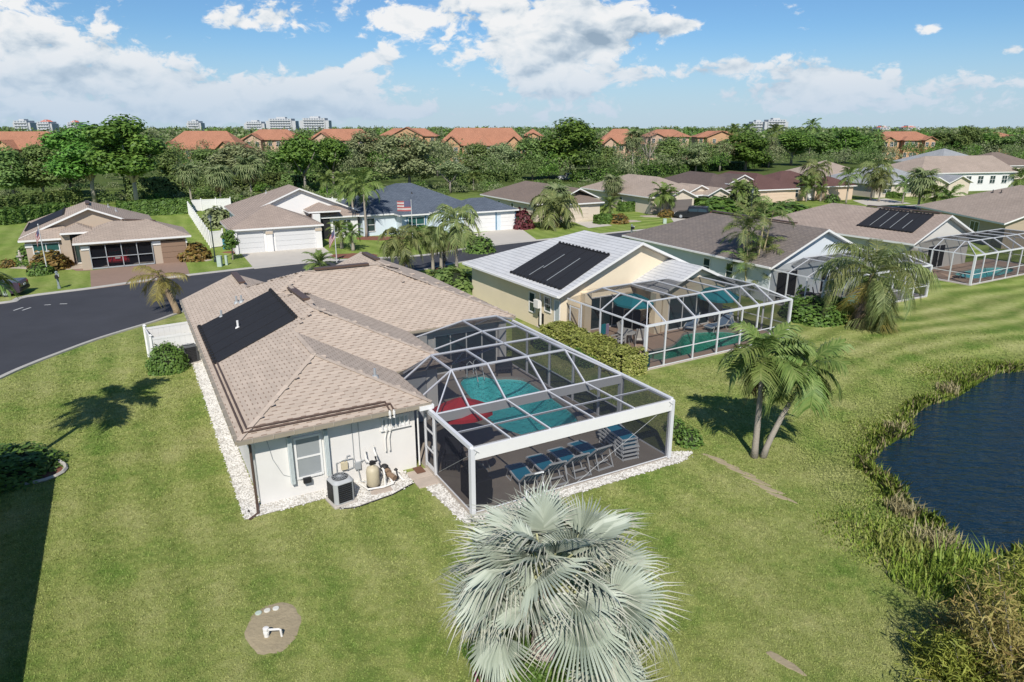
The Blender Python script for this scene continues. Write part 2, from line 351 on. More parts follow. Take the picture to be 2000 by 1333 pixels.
def sdf(P, A):
    """signed distance of points P (n,2) to polygon A, negative inside"""
    d = np.full(len(P), 1e9); ins = np.zeros(len(P), bool); k = len(A)
    for i in range(k):
        a, b = A[i], A[(i + 1) % k]; e = b - a; w = P - a
        t = np.clip((w @ e) / (e @ e + 1e-12), 0, 1); d = np.minimum(d, np.linalg.norm(w - t[:, None] * e, axis=1))
        c = ((a[1] <= P[:, 1]) & (b[1] > P[:, 1])) | ((b[1] <= P[:, 1]) & (a[1] > P[:, 1]))
        xi = a[0] + (P[:, 1] - a[1]) / (b[1] - a[1] + 1e-12) * e[0]; ins ^= c & (P[:, 0] < xi)
    return np.where(ins, -d, d)

def lawn_material(name='lawn', blades=False):
    m = bpy.data.materials.new(name); m.use_nodes = True; g = NT(m.node_tree); b = g.n['Principled BSDF']
    p = g.add('ShaderNodeTexCoord').outputs['Object']; x, y, z = g.sep(p)
    c, s_ = math.cos(R(29)), math.sin(R(29))
    u = g.m('ADD', g.m('MULTIPLY', x, c), g.m('MULTIPLY', y, s_)); v = g.m('ADD', g.m('MULTIPLY', x, -s_), g.m('MULTIPLY', y, c))
    wob = g.m('MULTIPLY', g.m('SUBTRACT', g.noise(p, 0.10, 2.0), 0.5), 5.0)
    st_r = g.m('SINE', g.m('MULTIPLY', g.m('ADD', v, wob), 3.1)); st_l = g.m('SINE', g.m('MULTIPLY', g.m('ADD', g.m('ADD', u, g.m('MULTIPLY', wob, 0.6)), 0.0), 3.4))
    side = g.step(g.m('SUBTRACT', x, g.m('MULTIPLY', y, 0.12)), 2.0, 9.0)
    farr = g.m('ADD', 0.35, g.m('MULTIPLY', g.step(y, 30.0, 42.0), 0.9))
    stripe = g.m('ADD', g.m('MULTIPLY', g.m('MULTIPLY', st_r, side), farr), g.m('MULTIPLY', g.m('MULTIPLY', st_l, g.m('SUBTRACT', 1.0, side)), 0.55))
    fine = g.noise(p, 24.0, 5.0, 0.75); mid = g.noise(p, 3.2, 4.0, 0.6); big = g.noise(p, 0.33, 4.0, 0.6); huge = g.noise(p, 0.09, 3.0)
    dry = g.m('ADD', g.m('ADD', g.m('MULTIPLY', big, 0.95), g.m('MULTIPLY', mid, 0.40)), g.m('MULTIPLY', stripe, 0.085))
    dry = g.m('SUBTRACT', dry, 0.06)
    col = g.ramp(dry, [(0.40, (0.142, 0.222, 0.042)), (0.60, (0.236, 0.272, 0.078)), (0.90, (0.34, 0.335, 0.14))])
    green = g.step(y, 45.0, 60.0)                                  # watered front lawns along the street are greener
    col = g.mix(g.m('MULTIPLY', green, 0.5), col, (0.17, 0.26, 0.04))
    if blades:
        isl = g.add('ShaderNodeNewGeometry').outputs['Random Per Island']
        sc = g.add('ShaderNodeVectorMath', operation='SCALE', inp={0: g.mix(g.m('MULTIPLY', g.step(isl, 0.55, 1.0), 0.12), col, (0.46, 0.44, 0.22))}); g.put(sc.inputs['Scale'], g.m('ADD', 1.08, g.m('MULTIPLY', isl, 0.4)))
        g.put(b.inputs['Base Color'], sc.outputs[0]); b.inputs['Roughness'].default_value = 0.85; b.inputs['Specular IOR Level'].default_value = 0.2
        mx = g.add('ShaderNodeMixShader', inp={0: 0.3, 1: b.outputs[0], 2: g.add('ShaderNodeBsdfTranslucent', inp={0: sc.outputs[0]}).outputs[0]}); g.l.new(mx.outputs[0], g.n['Material Output'].inputs[0]); return m
    tuft = g.m('MULTIPLY', g.m('SUBTRACT', fine, 0.5), 1.9); k = g.m('ADD', 1.0, g.m('ADD', tuft, g.m('MULTIPLY', stripe, 0.15)))
    fr = g.m('ADD', 1.0, g.m('MULTIPLY', g.m('SUBTRACT', mid, 0.5), 0.5))
    sc = g.add('ShaderNodeVectorMath', operation='SCALE', inp={0: col}); g.put(sc.inputs['Scale'], g.m('MAXIMUM', g.m('MULTIPLY', k, fr), 0.25))
    # wet soil and weeds on the bank
    bank = g.step(z, -0.05, -0.5)
    col2 = g.mix(bank, sc.outputs[0], g.ramp(mid, [(0.35, (0.11, 0.13, 0.04)), (0.6, (0.22, 0.25, 0.07))]))
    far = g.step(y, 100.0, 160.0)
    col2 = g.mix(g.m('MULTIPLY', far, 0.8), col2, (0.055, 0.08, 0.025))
    g.put(b.inputs['Base Color'], col2); b.inputs['Roughness'].default_value = 0.95; b.inputs['Specular IOR Level'].default_value = 0.1
    h = g.m('ADD', g.m('MULTIPLY', fine, 0.7), g.m('MULTIPLY', mid, 0.5))
    g.put(b.inputs['Normal'], g.add('ShaderNodeBump', inp={'Height': h, 'Distance': 0.06, 'Strength': 0.9}).outputs[0])
    return m
LAWN = lawn_material()

PITS = [(MAIN, 7.6, 14.3, -2.9, 8.2), (NB1, 2.0, 11.4, -5.7, -0.6), (NB2, 2.2, 11.0, -3.2, -0.8), (NB3, 2.2, 12.0, -4.3, -1.2)]
def build_ground():
    x0, x1, y0, y1, st = -64.0, 76.0, 4.0, 92.0, 0.5
    xs = np.arange(x0, x1 + 1e-6, st); ys = np.arange(y0, y1 + 1e-6, st)
    X, Y = np.meshgrid(xs, ys); P = np.stack([X.ravel(), Y.ravel()], 1); Z = np.zeros(len(P))
    near = (P[:, 0] > 4) & (P[:, 1] < 55)
    d = np.full(len(P), 99.0); d[near] = sdf(P[near], PONDA)
    t = np.clip((3.4 - d) / 3.4, 0, 1); Z -= 0.45 * t * t * (3 - 2 * t)
    Z -= np.clip(-d, 0, 4) * 0.4
    for fr, u0, u1, v0, v1 in PITS:
        dx, dy = P[:, 0] - fr.O.x, P[:, 1] - fr.O.y; u = dx * fr.c + dy * fr.s; v = -dx * fr.s + dy * fr.c
        Z[(u > u0) & (u < u1) & (v > v0) & (v < v1)] = -2.4
    nx, ny = len(xs), len(ys); V = [(P[i, 0], P[i, 1], Z[i]) for i in range(len(P))]
    Fs = [(j * nx + i, j * nx + i + 1, (j + 1) * nx + i + 1, (j + 1) * nx + i) for j in range(ny - 1) for i in range(nx - 1)]
    B = 9000.0; b = len(V)
    V += [(-B, -200, 0), (B, -200, 0), (B, y0, 0), (-B, y0, 0), (-B, y1, 0), (B, y1, 0), (B, B * 1.6, 0), (-B, B * 1.6, 0), (x0, y0, 0), (x1, y0, 0), (x0, y1, 0), (x1, y1, 0)]
    Fs += [(b, b + 1, b + 2, b + 9, b + 8, b + 3), (b + 3, b + 8, b + 10, b + 4), (b + 9, b + 2, b + 5, b + 11), (b + 4, b + 10, b + 11, b + 5, b + 6, b + 7)]
    me = bpy.data.meshes.new('ground'); me.from_pydata(V, [], Fs); me.materials.append(LAWN)
    me.polygons.foreach_set('use_smooth', [True] * len(Fs)); me.update()
    tag(link('ground', me), kind='structure')
build_ground()

def water_material(name, deep, rough, wave, scale, bumpd):
    m = bpy.data.materials.new(name); m.use_nodes = True; g = NT(m.node_tree); b = g.n['Principled BSDF']
    p = g.add('ShaderNodeTexCoord').outputs['Object']
    b.inputs['Base Color'].default_value = (*deep, 1); b.inputs['Roughness'].default_value = rough; b.inputs['IOR'].default_value = 1.33
    q = g.vm('MULTIPLY', p, (0.75, 1.9, 1.0)); n = g.m('ADD', g.noise(q, scale, 3.0, 0.5), g.m('MULTIPLY', g.noise(q, scale * 3.3, 3.0, 0.6), 0.4))
    g.put(b.inputs['Normal'], g.add('ShaderNodeBump', inp={'Height': n, 'Distance': bumpd, 'Strength': wave}).outputs[0])
    return m
POND_M = water_material('pond_water', (0.006, 0.021, 0.038), 0.06, 1.0, 1.3, 0.22)
ground_poly('pond_water', [(p.x + (0.0), p.y) for p in POND], WATER_Z, POND_M)
# the sheet runs a little under the bank so that no gap shows at the shore
bpy.data.objects['pond_water'].location = (0, 0, 0)

ASPH = mat('asphalt', (0.05, 0.051, 0.058), 0.85, noise=(0.45, 0.55), bump=(50, 0.006))
PAVER = mat('brown_pavers', (0.27, 0.185, 0.14), 0.9, noise=(2.0, 0.25), bump=(20, 0.01))
DRIVE = mat('pale_concrete', (0.50, 0.46, 0.40), 0.9, noise=(0.7, 0.18))
MULCH = mat('red_mulch', (0.20, 0.085, 0.055), 0.95, noise=(6, 0.5), bump=(20, 0.03))
BEDROCK = mat('pale_bed_stone', (0.42, 0.36, 0.29), 0.95, noise=(7, 0.7), bump=(12, 0.05))
DIRT = mat('dry_soil', (0.34, 0.28, 0.18), 0.95, noise=(5, 0.45), bump=(12, 0.03))
FAR_E = [at(x, y) for x, y in [(-260, 560), (-120, 600), (20, 592), (55, 581), (180, 565), (300, 548), (450, 530), (600, 514), (700, 508), (830, 500), (920, 486), (1060, 470), (1290, 447), (1420, 432), (1560, 418), (1700, 408), (1850, 398)]]
NEAR_E = [at(x, y) for x, y in [(-260, 900), (-130, 800), (0, 735), (60, 709), (120, 686), (180, 664), (240, 645), (300, 627), (360, 606), (440, 585), (560, 563), (700, 542), (810, 529), (905, 511), (1060, 491), (1250, 468), (1400, 447), (1560, 430), (1700, 418), (1850, 407)]]
def smooth_line(pts, n=4):
    out = []
    for i in range(len(pts) - 1):
        p0 = pts[max(i - 1, 0)]; p1 = pts[i]; p2 = pts[i + 1]; p3 = pts[min(i + 2, len(pts) - 1)]
        for t in range(n):
            t /= n; out.append(0.5 * ((2 * p1) + (p2 - p0) * t + (2 * p0 - 5 * p1 + 4 * p2 - p3) * t * t + (3 * p1 - p0 - 3 * p2 + p3) * t ** 3))
    return out + [pts[-1]]
FAR_E, NEAR_E = smooth_line(FAR_E), smooth_line(NEAR_E)
ground_poly('road', [(p.x, p.y) for p in NEAR_E] + [(p.x, p.y) for p in reversed(FAR_E)], 0.004, ASPH)
def kerb(name, line, side):
    mb = MB(); prof = [(0, 0.0), (0, 0.03), (0.12, 0.05), (0.30, 0.09), (0.42, 0.09), (0.42, 0.0)]; n = len(prof); vs = []
    for i, p in enumerate(line):
        d = (line[min(i + 1, len(line) - 1)] - line[max(i - 1, 0)]).normalized(); nn = Vector((-d.y, d.x, 0)) * side
        vs += [p + nn * a + Vector((0, 0, b)) for a, b in prof]
    mb.add(vs, [(i * n + j, i * n + j + 1, (i + 1) * n + j + 1, (i + 1) * n + j) for i in range(len(line) - 1) for j in range(n - 1)])
    obj(name, mb, KERB, kind='structure')
kerb('kerb', FAR_E, 1); kerb('kerb', NEAR_E, -1)
MARK = mat('worn_paint', (0.5, 0.5, 0.48), 0.8)
for x, y, l, a in [(36, 604, .9, 1.5), (52, 604, .8, 1.5), (124, 594, .5, .1), (93, 596, .4, .3)]:
    p = at(x, y); mb = MB(); mb.box((0, 0, 0), (l, 0.12, 0.002), 0); obj('road_mark', mb, MARK, loc=(p.x, p.y, 0.010), rz=a, kind='structure')
def px_poly(name, pts, z, m, label=None, kind='structure'):
    return ground_poly(name, [at(x, y) for x, y in pts], z, m, kind=kind)
px_poly('driveway', [(176, 529), (178, 566), (372, 540), (361, 508), (303, 514)], 0.012, PAVER)
px_poly('driveway', [(468, 492), (497, 526), (662, 508), (628, 480)], 0.012, DRIVE)
px_poly('driveway', [(925, 457), (955, 482), (1050, 470), (1012, 443)], 0.012, DRIVE)
px_poly('driveway', [(1120, 434), (1150, 446), (1196, 441), (1165, 432)], 0.012, DRIVE)
px_poly('driveway', [(1300, 412), (1320, 440), (1440, 424), (1340, 408)], 0.012, DRIVE)
px_poly('driveway', [(1510, 402), (1540, 418), (1580, 416), (1556, 400)], 0.012, DRIVE)
px_poly('driveway', [(1665, 392), (1700, 404), (1780, 398), (1730, 388)], 0.012, DRIVE)
px_poly('front_walk', [(120, 520), (150, 530), (176, 529), (176, 524), (150, 512)], 0.016, PAVER)
def bed(name, cx, cy, rx, ry, m, z=0.02, n=22, rz=0.0, jit=0.12):
    pts = []
    for i in range(n):
        a = 2 * math.pi * i / n; r = 1 + random.uniform(-jit, jit); x, y = rx * r * math.cos(a), ry * r * math.sin(a)
        pts.append((cx + x * math.cos(rz) - y * math.sin(rz), cy + x * math.sin(rz) + y * math.cos(rz)))
    mb = MB(); k = len(pts)
    inner = [(cx + (p[0] - cx) * .8, cy + (p[1] - cy) * .8, z + .03) for p in pts]
    mb.add([(p[0], p[1], -0.01) for p in pts] + inner, [(i, (i + 1) % k, k + (i + 1) % k, k + i) for i in range(k)] + [tuple(range(k, 2 * k))])
    return obj(name, mb, m, kind='structure')
for nm, x, y, rx, ry, m in [('flower_bed', 115, 520, 4.6, 1.9, BEDROCK), ('flower_bed', 380, 508, 1.7, 1.2, BEDROCK), ('flower_bed', 690, 500, 2.6, 1.4, MULCH), ('flower_bed', 740, 466, 3.2, 1.6, MULCH),
                            ('flower_bed', 868, 524, 1.6, .9, MULCH), ('flower_bed', 1300, 423, 4.0, 1.5, BEDROCK), ('flower_bed', 465, 493, 1.6, .8, MULCH), ('flower_bed', 1210, 432, 3.0, 1.4, BEDROCK), ('flower_bed', 890, 552, 1.6, 1.2, MULCH)]:
    p = at(x, y); bed(nm, p.x, p.y, rx, ry, m)
p = at(533, 1228); bed('soil_patch', p.x, p.y + .05, 0.74, 1.06, DIRT, -0.018, 30, .30, .05)
p = at(1530, 1293); bed('soil_patch', p.x, p.y, 0.55, 0.14, DIRT, -0.02, 16, -.85, .2)
for i, (x, y) in enumerate([(1395, 895), (1420, 908), (1447, 922), (1474, 938), (1503, 956), (1525, 971)]):
    p = at(x, y); bed('bare_strip', p.x, p.y, 0.62, 0.13, DIRT, -0.02 + i * .001, 14, -.75, .25)

# ------------------------------------------------------------------ houses
def roof_mesh(u0, u1, v0, v1, ze, k, axis='v', g0=False, g1=False, t=0.17):
    """hipped or gabled block; g0/g1: gable at the low/high end of the ridge"""
    if axis == 'u':
        mb = roof_mesh(v0, v1, u0, u1, ze, k, 'v', g0, g1, t)
        mb.v = [(y, x, z) for x, y, z in mb.v]; mb.f = [tuple(reversed(f)) for f in mb.f]; return mb
    h = (u1 - u0) / 2; um = (u0 + u1) / 2; zr = ze + k * h
    a = v0 + (0 if g0 else h); b = v1 - (0 if g1 else h)
    if a > b: a = b = (v0 + v1) / 2
    P = [(u0, v0, ze), (u1, v0, ze), (u1, v1, ze), (u0, v1, ze), (um, a, zr), (um, b, zr)]
    mb = MB(); mb.v = P + [(x, y, z - t) for x, y, z in P]
    top = [(0, 4, 5, 3), (1, 2, 5, 4)]
    if not g0: top.append((0, 1, 4))
    if not g1: top.append((2, 3, 5))
    mb.f = top + [tuple(i + 6 for i in reversed(f)) for f in top]; mb.mi = [0] * len(top) + [1] * len(top)
    ring = [(1, 2), (3, 0)]
    ring += [(0, 4), (4, 1)] if g0 else [(0, 1)]
    ring += [(2, 5), (5, 3)] if g1 else [(2, 3)]
    for i, j in ring: mb.f.append((i, i + 6, j + 6, j)); mb.mi.append(1)
    return mb

class House:
    def __init__(s, name, label, fr, ze, k, wall, roofm, trim=WHITE, cat='house'):
        s.fr, s.ze, s.k, s.wall, s.roofm, s.trim = fr, ze, k, wall, roofm, trim; s.n = 0
        s.root = thing(name, label, cat, (fr.O.x, fr.O.y, 0), fr.a); s.blocks = []
    def block(s, u0, u1, v0, v1, axis='v', g0=False, g1=False, over=0.45, wall=True, dz=0.0, ze=None, k=None, gap=0.0):
        i = s.n; s.n += 1; e = i * 0.004; ze = (ze or s.ze) + dz + i * 0.006; k = k or s.k
        rm = roof_mesh(u0 - e, u1 + e, v0 - e, v1 + e, ze, k, axis, g0, g1)
        r = obj('roof', rm, [s.roofm, s.trim], s.root); s.blocks.append((u0, u1, v0, v1, axis, g0, g1, ze, k, r))
        if wall:
            q = over - e * 0.5; a0, a1, b0, b1 = u0 + q, u1 - q, v0 + q, v1 - q; zt = ze - 0.0
            mb = MB(); mb.prism([(a0, b0), (a1, b0), (a1, b1), (a0, b1)], -0.05, zt)
            def gable(end):
                if axis == 'v':
                    y = (b0 if end == 0 else b1); h = (a1 - a0) / 2; um = (a0 + a1) / 2; zp = ze + k * (u1 - u0) / 2 - 0.18; o = 0.15 if end == 0 else -0.15
                    pts = [(a0, y, zt - .02), (a1, y, zt - .02), (um, y, zp)]; back = [(x, y + o, z) for x, y, z in pts]
                else:
                    x = (a0 if end == 0 else a1); um = (b0 + b1) / 2; zp = ze + k * (v1 - v0) / 2 - 0.18; o = 0.15 if end == 0 else -0.15
                    pts = [(x, b0, zt - .02), (x, b1, zt - .02), (x, um, zp)]; back = [(x + o, y, z) for x, y, z in pts]
                m2 = MB(); m2.add(pts + back, [(0, 1, 2), (5, 4, 3), (0, 3, 4, 1), (1, 4, 5, 2), (2, 5, 3, 0)])
                obj('gable_wall', m2, s.wall, s.root)
            obj('wall', mb, s.wall, s.root)
            if g0: gable(0)
            if g1: gable(1)
        return r
    def P(s, u, v, z, yaw, lx, ly, lz):
        """point in the plane of an opening: yaw 0 faces the near side (-v)"""
        c, q = math.cos(yaw), math.sin(yaw); return (u + lx * c - ly * q, v + lx * q + ly * c, z + lz)
    def window(s, u, v, zc, w, h, yaw=0.0, nx=1, ny=2, glass=None, frame=None, fw=0.07):
        mb = MB(); L = lambda x0, x1, z0, z1, d: mb.add([s.P(u, v, zc, yaw, a, b, c) for a in (x0, x1) for b in (-d, 0.05) for c in (z0, z1)], [(0, 1, 3, 2), (4, 6, 7, 5), (0, 4, 5, 1), (2, 3, 7, 6), (0, 2, 6, 4), (1, 5, 7, 3)])
        L(-w / 2, -w / 2 + fw, -h / 2, h / 2, .05); L(w / 2 - fw, w / 2, -h / 2, h / 2, .05); L(-w / 2 + fw, w / 2 - fw, h / 2 - fw, h / 2, .05); L(-w / 2 + fw, w / 2 - fw, -h / 2, -h / 2 + fw, .07)
        for i in range(1, nx): x = -w / 2 + w * i / nx; L(x - .03, x + .03, -h / 2 + fw, h / 2 - fw, .045)
        for j in range(1, ny):
            z = -h / 2 + h * j / ny
            for i in range(nx):
                xa = -w / 2 + w * i / nx + (.03 if i else fw); xb = -w / 2 + w * (i + 1) / nx - (.03 if i < nx - 1 else fw); L(xa, xb, z - .03, z + .03, .042)
        f = obj('window', mb, frame or WHITE, s.root); g = MB()
        x0, x1, z0, z1 = -w / 2 + fw, w / 2 - fw, -h / 2 + fw, h / 2 - fw
        g.face([s.P(u, v, zc, yaw, *q) for q in ((x0, -.02, z0), (x1, -.02, z0), (x1, -.02, z1), (x0, -.02, z1))])
        obj('pane', g, glass or GLASS, f); return f
    def panel(s, name, u, v, zc, w, h, yaw, m, d=0.06, rows=1, gap=0.02, parent=None, label=None):
        mb = MB(); hh = h / rows
        for r in range(rows):
            z0, z1 = -h / 2 + r * hh + (gap / 2 if r else 0), -h / 2 + (r + 1) * hh - (gap / 2 if r < rows - 1 else 0)
            mb.add([s.P(u, v, zc, yaw, a, b, c) for a in (-w / 2, w / 2) for b in (-d, 0.04) for c in (z0, z1)], [(0, 1, 3, 2), (4, 6, 7, 5), (0, 4, 5, 1), (2, 3, 7, 6), (0, 2, 6, 4), (1, 5, 7, 3)])
            if r: mb.add([s.P(u, v, zc, yaw, a, b, c) for a in (-w / 2, w / 2) for b in (-d + .025, 0.04) for c in (z0 - gap, z0)], [(0, 1, 3, 2), (0, 4, 5, 1)])
        return obj(name, mb, m, parent or s.root, label=label)
    def roof_z(s, u, v, skip=None):
        best = -1
        for i, (u0, u1, v0, v1, ax, g0, g1, ze, k, r) in enumerate(s.blocks):
            if i == skip or not (u0 <= u <= u1 and v0 <= v <= v1): continue
            if ax == 'v': d = [u - u0, u1 - u] + ([] if g0 else [v - v0]) + ([] if g1 else [v1 - v])
            else: d = [v - v0, v1 - v] + ([] if g0 else [u - u0]) + ([] if g1 else [u1 - u])
            best = max(best, ze + k * min(d))
        return best
    def collector(s, corners, n, m=None, lines=()):
        """black solar pool heater: n sheets of fine tubes between two header pipes; corners (u,v) bottom-a, bottom-b, top-b, top-a"""
        z = lambda u, v: s.roof_z(u, v) + 0.06
        a, b, c, d = [Vector(p) for p in corners]; P = lambda x, y, up=0.0: (lambda q: Vector((q.x, q.y, z(q.x, q.y) + up)))(a.lerp(b, x).lerp(d.lerp(c, x), y))
        for i in range(n):
            mb = MB(); x0, x1 = i / n + .004, (i + 1) / n - .004; N = 8
            for j in range(N):                                     # ribbed sheet
                xa, xb = x0 + (x1 - x0) * j / N, x0 + (x1 - x0) * (j + 1) / N; xm = (xa + xb) / 2
                A, B_, C, D, E, F_ = P(xa, 0), P(xm, 0, .02), P(xb, 0), P(xa, 1), P(xm, 1, .02), P(xb, 1)
                mb.add([A, B_, C, D, E, F_], [(0, 1, 4, 3), (1, 2, 5, 4)])
            mb.add([P(x0, 0), P(x1, 0), P(x1, 1), P(x0, 1), P(x0, 0, -.05), P(x1, 0, -.05), P(x1, 1, -.05), P(x0, 1, -.05)], [(0, 4, 5, 1), (1, 5, 6, 2), (2, 6, 7, 3), (3, 7, 4, 0)])
            sp = obj('solar_panel', mb, m or BLACKM, s.root)
            for y in (-.015, 1.015):
                hb = MB(); hb.tube([P(x0, y, .02), P(x1, y, .02)], .045, 6)
                for q in range(3):
                    x = x0 + (x1 - x0) * (.12 + .38 * q); hb.tube([P(x - .006 * 5 / n, y, .03), P(x + .006 * 5 / n, y, .03)], .10, 6)
                obj('header_pipe', hb, m or BLACKM, sp)
        for x, y0, y1 in lines:
            lb = MB(); lb.bar(P(x, y0, .04), P(x, y1, .04), .035, .02); obj('strap', lb, GREYM, s.root)
    def ridge_vent(s, p, q):
        mb = MB(); a, b = Vector((*p, s.roof_z(*p) + .10)), Vector((*q, s.roof_z(*q) + .10)); mb.bar(a, b, .34, .10); obj('ridge_vent', mb, BROWNM, s.root)
    def pipe_vent(s, u, v, m=None, h=.35):
        z = s.roof_z(u, v); mb = MB(); mb.lathe([(.16, -.05), (.10, .08), (.05, .09), (.05, h), (.04, h)], (u, v, z), 8); obj('vent_pipe', mb, m or GREYM, s.root)
    def gutter(s, p, q, m, z=None):
        z = (z or s.ze) - .06; mb = MB(); mb.bar((*p, z), (*q, z), .12, .13); obj('gutter', mb, m, s.root)
# ------------------------------------------------------------------ the beige house in the middle
SH_BASE = mat('shingle_field', (0.435, 0.36, 0.293), 0.92, 0.12, noise=(11, 0.18)); SH_GAP = mat('shingle_gap', (0.25, 0.185, 0.145), 0.95, 0.1)
SH_TAB = mat('beige_shingle', (0.46, 0.38, 0.31), 0.92, 0.12, noise=(11, 0.18))
def island_tint(m, amt):
    g = NT(m.node_tree); b = g.n['Principled BSDF']; src = b.inputs['Base Color'].links[0].from_socket
    isl = g.add('ShaderNodeNewGeometry').outputs['Random Per Island']; oi = g.add('ShaderNodeObjectInfo').outputs['Random']
    k = g.m('ADD', 1.0 - amt / 2, g.m('MULTIPLY', g.m('FRACT', g.m('ADD', isl, oi)), amt))
    sc = g.add('ShaderNodeVectorMath', operation='SCALE', inp={0: src}); g.put(sc.inputs['Scale'], k); g.put(b.inputs['Base Color'], sc.outputs[0])
island_tint(SH_TAB, 0.15)
MH = House('house', 'beige shingled white stucco house with the caged pool behind the silvery fan palm', MAIN, 2.71, 0.42, STUCCO, SH_BASE, GUTTER)
MH.block(0, 6.6, 0, 16, over=.5)
MH.block(0, 9.1, 3.7, 16, over=.5)
MH.block(0, 15.06, 8.8, 19.9, 'u', over=.5)
MH.block(0, 5.9, 12, 21.3, g1=True, over=.5)
MH.block(6.4, 15.06, 12, 21.4, g1=True, over=.5)
def shingle_main():
    k = MH.k; sl = math.sqrt(1 + k * k); ROW, PER, T = 0.165, 0.44, 0.008
    def tab_mesh(w):
        # full-width strip with a half-width tooth at the butt edge; x along eave, y up the slope
        mb = MB(); a = w * .58
        top = [(0, .042, T), (0, ROW + .004, .002), (w, ROW + .004, .002), (w, .042, T), (a, .042, T), (a, 0, T + .004), (.0, 0, T + .004)]
        mb.face(top)
        mb.face([(a, 0, .003), (w, 0, .003), (w, .044, .004), (a, .044, .004)], 1)
        for i, j in ((3, 4), (4, 5), (5, 6)):
            p, q = top[i], top[j]; mb.face([p, (p[0], p[1], -.002), (q[0], q[1], -.002), q])
        return mb
    meshes = [tab_mesh(PER - .012 * (i % 2) + .006 * (i % 3)) for i in range(3)]
    data = [m.mesh('shingle', [SH_TAB, SH_GAP]) for m in meshes]
    items = []
    for bi, (u0, u1, v0, v1, ax, g0, g1, ze, kk, robj) in enumerate(MH.blocks):
        for side in ('-u', '+u', '-v', '+v'):
            if (ax == 'v' and ((side == '-v' and g0) or (side == '+v' and g1))): continue
            L = (v1 - v0) if 'u' in side else (u1 - u0); D = ((u1 - u0) if 'u' in side else (v1 - v0)) / 2
            rows = int(D * sl / ROW)
            for r in range(rows):
                d = (r * ROW + .02) / sl; dm = d + ROW * .5 / sl
                n = int(L / PER) + 1; off = (r * 0.37 % 1) * PER
                for c in range(-1, n + 1):
                    h = c * PER + off; hm = h + PER / 2
                    def uv(hh, dd): return {'-u': (u0 + dd, v1 - hh), '+u': (u1 - dd, v0 + hh), '-v': (u0 + hh, v0 + dd), '+v': (u1 - hh, v1 - dd)}[side]
                    p = uv(hm, dm); zc = ze + kk * dm
                    if MH.roof_z(*p) > zc + .012: continue
                    if any(MH.roof_z(*p, skip=None) > zc + .012 for _ in (0,)): continue
                    # keep inside this plane (hips) and let the higher of two equal planes carry the shingles
                    a, b = uv(h, dm), uv(h + PER, dm); bad = False
                    for q in (a, b):
                        if not (u0 - .02 <= q[0] <= u1 + .02 and v0 - .02 <= q[1] <= v1 + .02): bad = True; break
                        z = MH.roof_z(*q)
                        if abs(z - zc) > .11: bad = True; break
                    if bad: continue
                    own = [j for j, B in enumerate(MH.blocks) if j > bi and abs((lambda z: z - zc)(MH_block_z(j, *p))) < .03]
                    if own: continue
                    ang = {'-u': -math.pi / 2, '+u': math.pi / 2, '-v': 0.0, '+v': math.pi}[side]
                    o = uv(h, d); items.append((bi, Vector((o[0], o[1], ze + kk * d + .003)), ang))
    return items, data, math.atan(k)
def MH_block_z(i, u, v):
    u0, u1, v0, v1, ax, g0, g1, ze, k, r = MH.blocks[i]
    if not (u0 <= u <= u1 and v0 <= v <= v1): return -9
    if ax == 'v': d = [u - u0, u1 - u] + ([] if g0 else [v - v0]) + ([] if g1 else [v1 - v])
    else: d = [v - v0, v1 - v] + ([] if g0 else [u - u0]) + ([] if g1 else [u1 - u])
    return ze + k * min(d)
def lay_shingles():
    items, data, tilt = shingle_main()
    cw = Vector((0, 0, CAM_H)); items.sort(key=lambda t: (MAIN.w(t[1].x, t[1].y, t[1].z) - cw).length)
    rest = {}
    for i, (bi, p, a) in enumerate(items):
        M = Matrix.Translation(p) @ Matrix.Rotation(a, 4, 'Z') @ Matrix.Rotation(tilt, 4, 'X'); me = data[i % 3]
        if i < 300:
            o = bpy.data.objects.new('shingle', me); COL.objects.link(o); o.parent = MH.blocks[bi][9]; o.matrix_local = M
        else: rest.setdefault(bi, []).append((M, me))
    for bi, lst in rest.items():
        mb = MB()
        for M, me in lst:
            b0 = len(mb.mi); mb.add([M @ v.co for v in me.vertices], [tuple(f.vertices) for f in me.polygons])
            mb.mi[b0 + 1] = 1
        obj('shingle_courses', mb, [SH_TAB, SH_GAP], MH.blocks[bi][9], kind='stuff')
    # ridge caps over hips
    RC = mb = MB()
    def cap(p, q):
        a, b = Vector(p), Vector(q); n = max(1, int((b - a).length / .28))
        for i in range(n):
            s_, e_ = a.lerp(b, i / n), a.lerp(b, (i + 1.15) / n); mb.bar(s_ + Vector((0, 0, .002)), e_ + Vector((0, 0, .014)), .17, .014)
    k = MH.k; Z = MH.ze + .02
    cap((0, 0, Z), (3.3, 3.3, Z + k * 3.3)); cap((6.6, 0, Z), (3.3, 3.3, Z + k * 3.3)); cap((3.3, 3.3, Z + k * 3.3), (3.3, 5.8, Z + k * 3.3))
    cap((9.1, 3.7, Z), (4.55, 8.25, Z + k * 4.55)); cap((4.55, 8.25, Z + k * 4.55), (4.55, 13.4, Z + k * 4.55))
    cap((15.06, 8.8, Z), (9.51, 14.35, Z + k * 5.55)); cap((5.55, 14.35, Z + k * 5.55), (9.51, 14.35, Z + k * 5.55))
    cap((2.95, 17.2, Z + k * 2.95), (2.95, 21.3, Z + k * 2.95)); cap((10.73, 16, Z + k * 4.33), (10.73, 21.4, Z + k * 4.33))
    obj('ridge_cap', mb, SH_TAB, MH.blocks[0][9], kind='stuff')
lay_shingles()
MH.ridge_vent((4.55, 9.6), (4.55, 13.0)); MH.ridge_vent((6.1, 14.35), (9.0, 14.35)); MH.ridge_vent((10.73, 18.0), (10.73, 20.6)); MH.ridge_vent((2.95, 18.0), (2.95, 21.0))
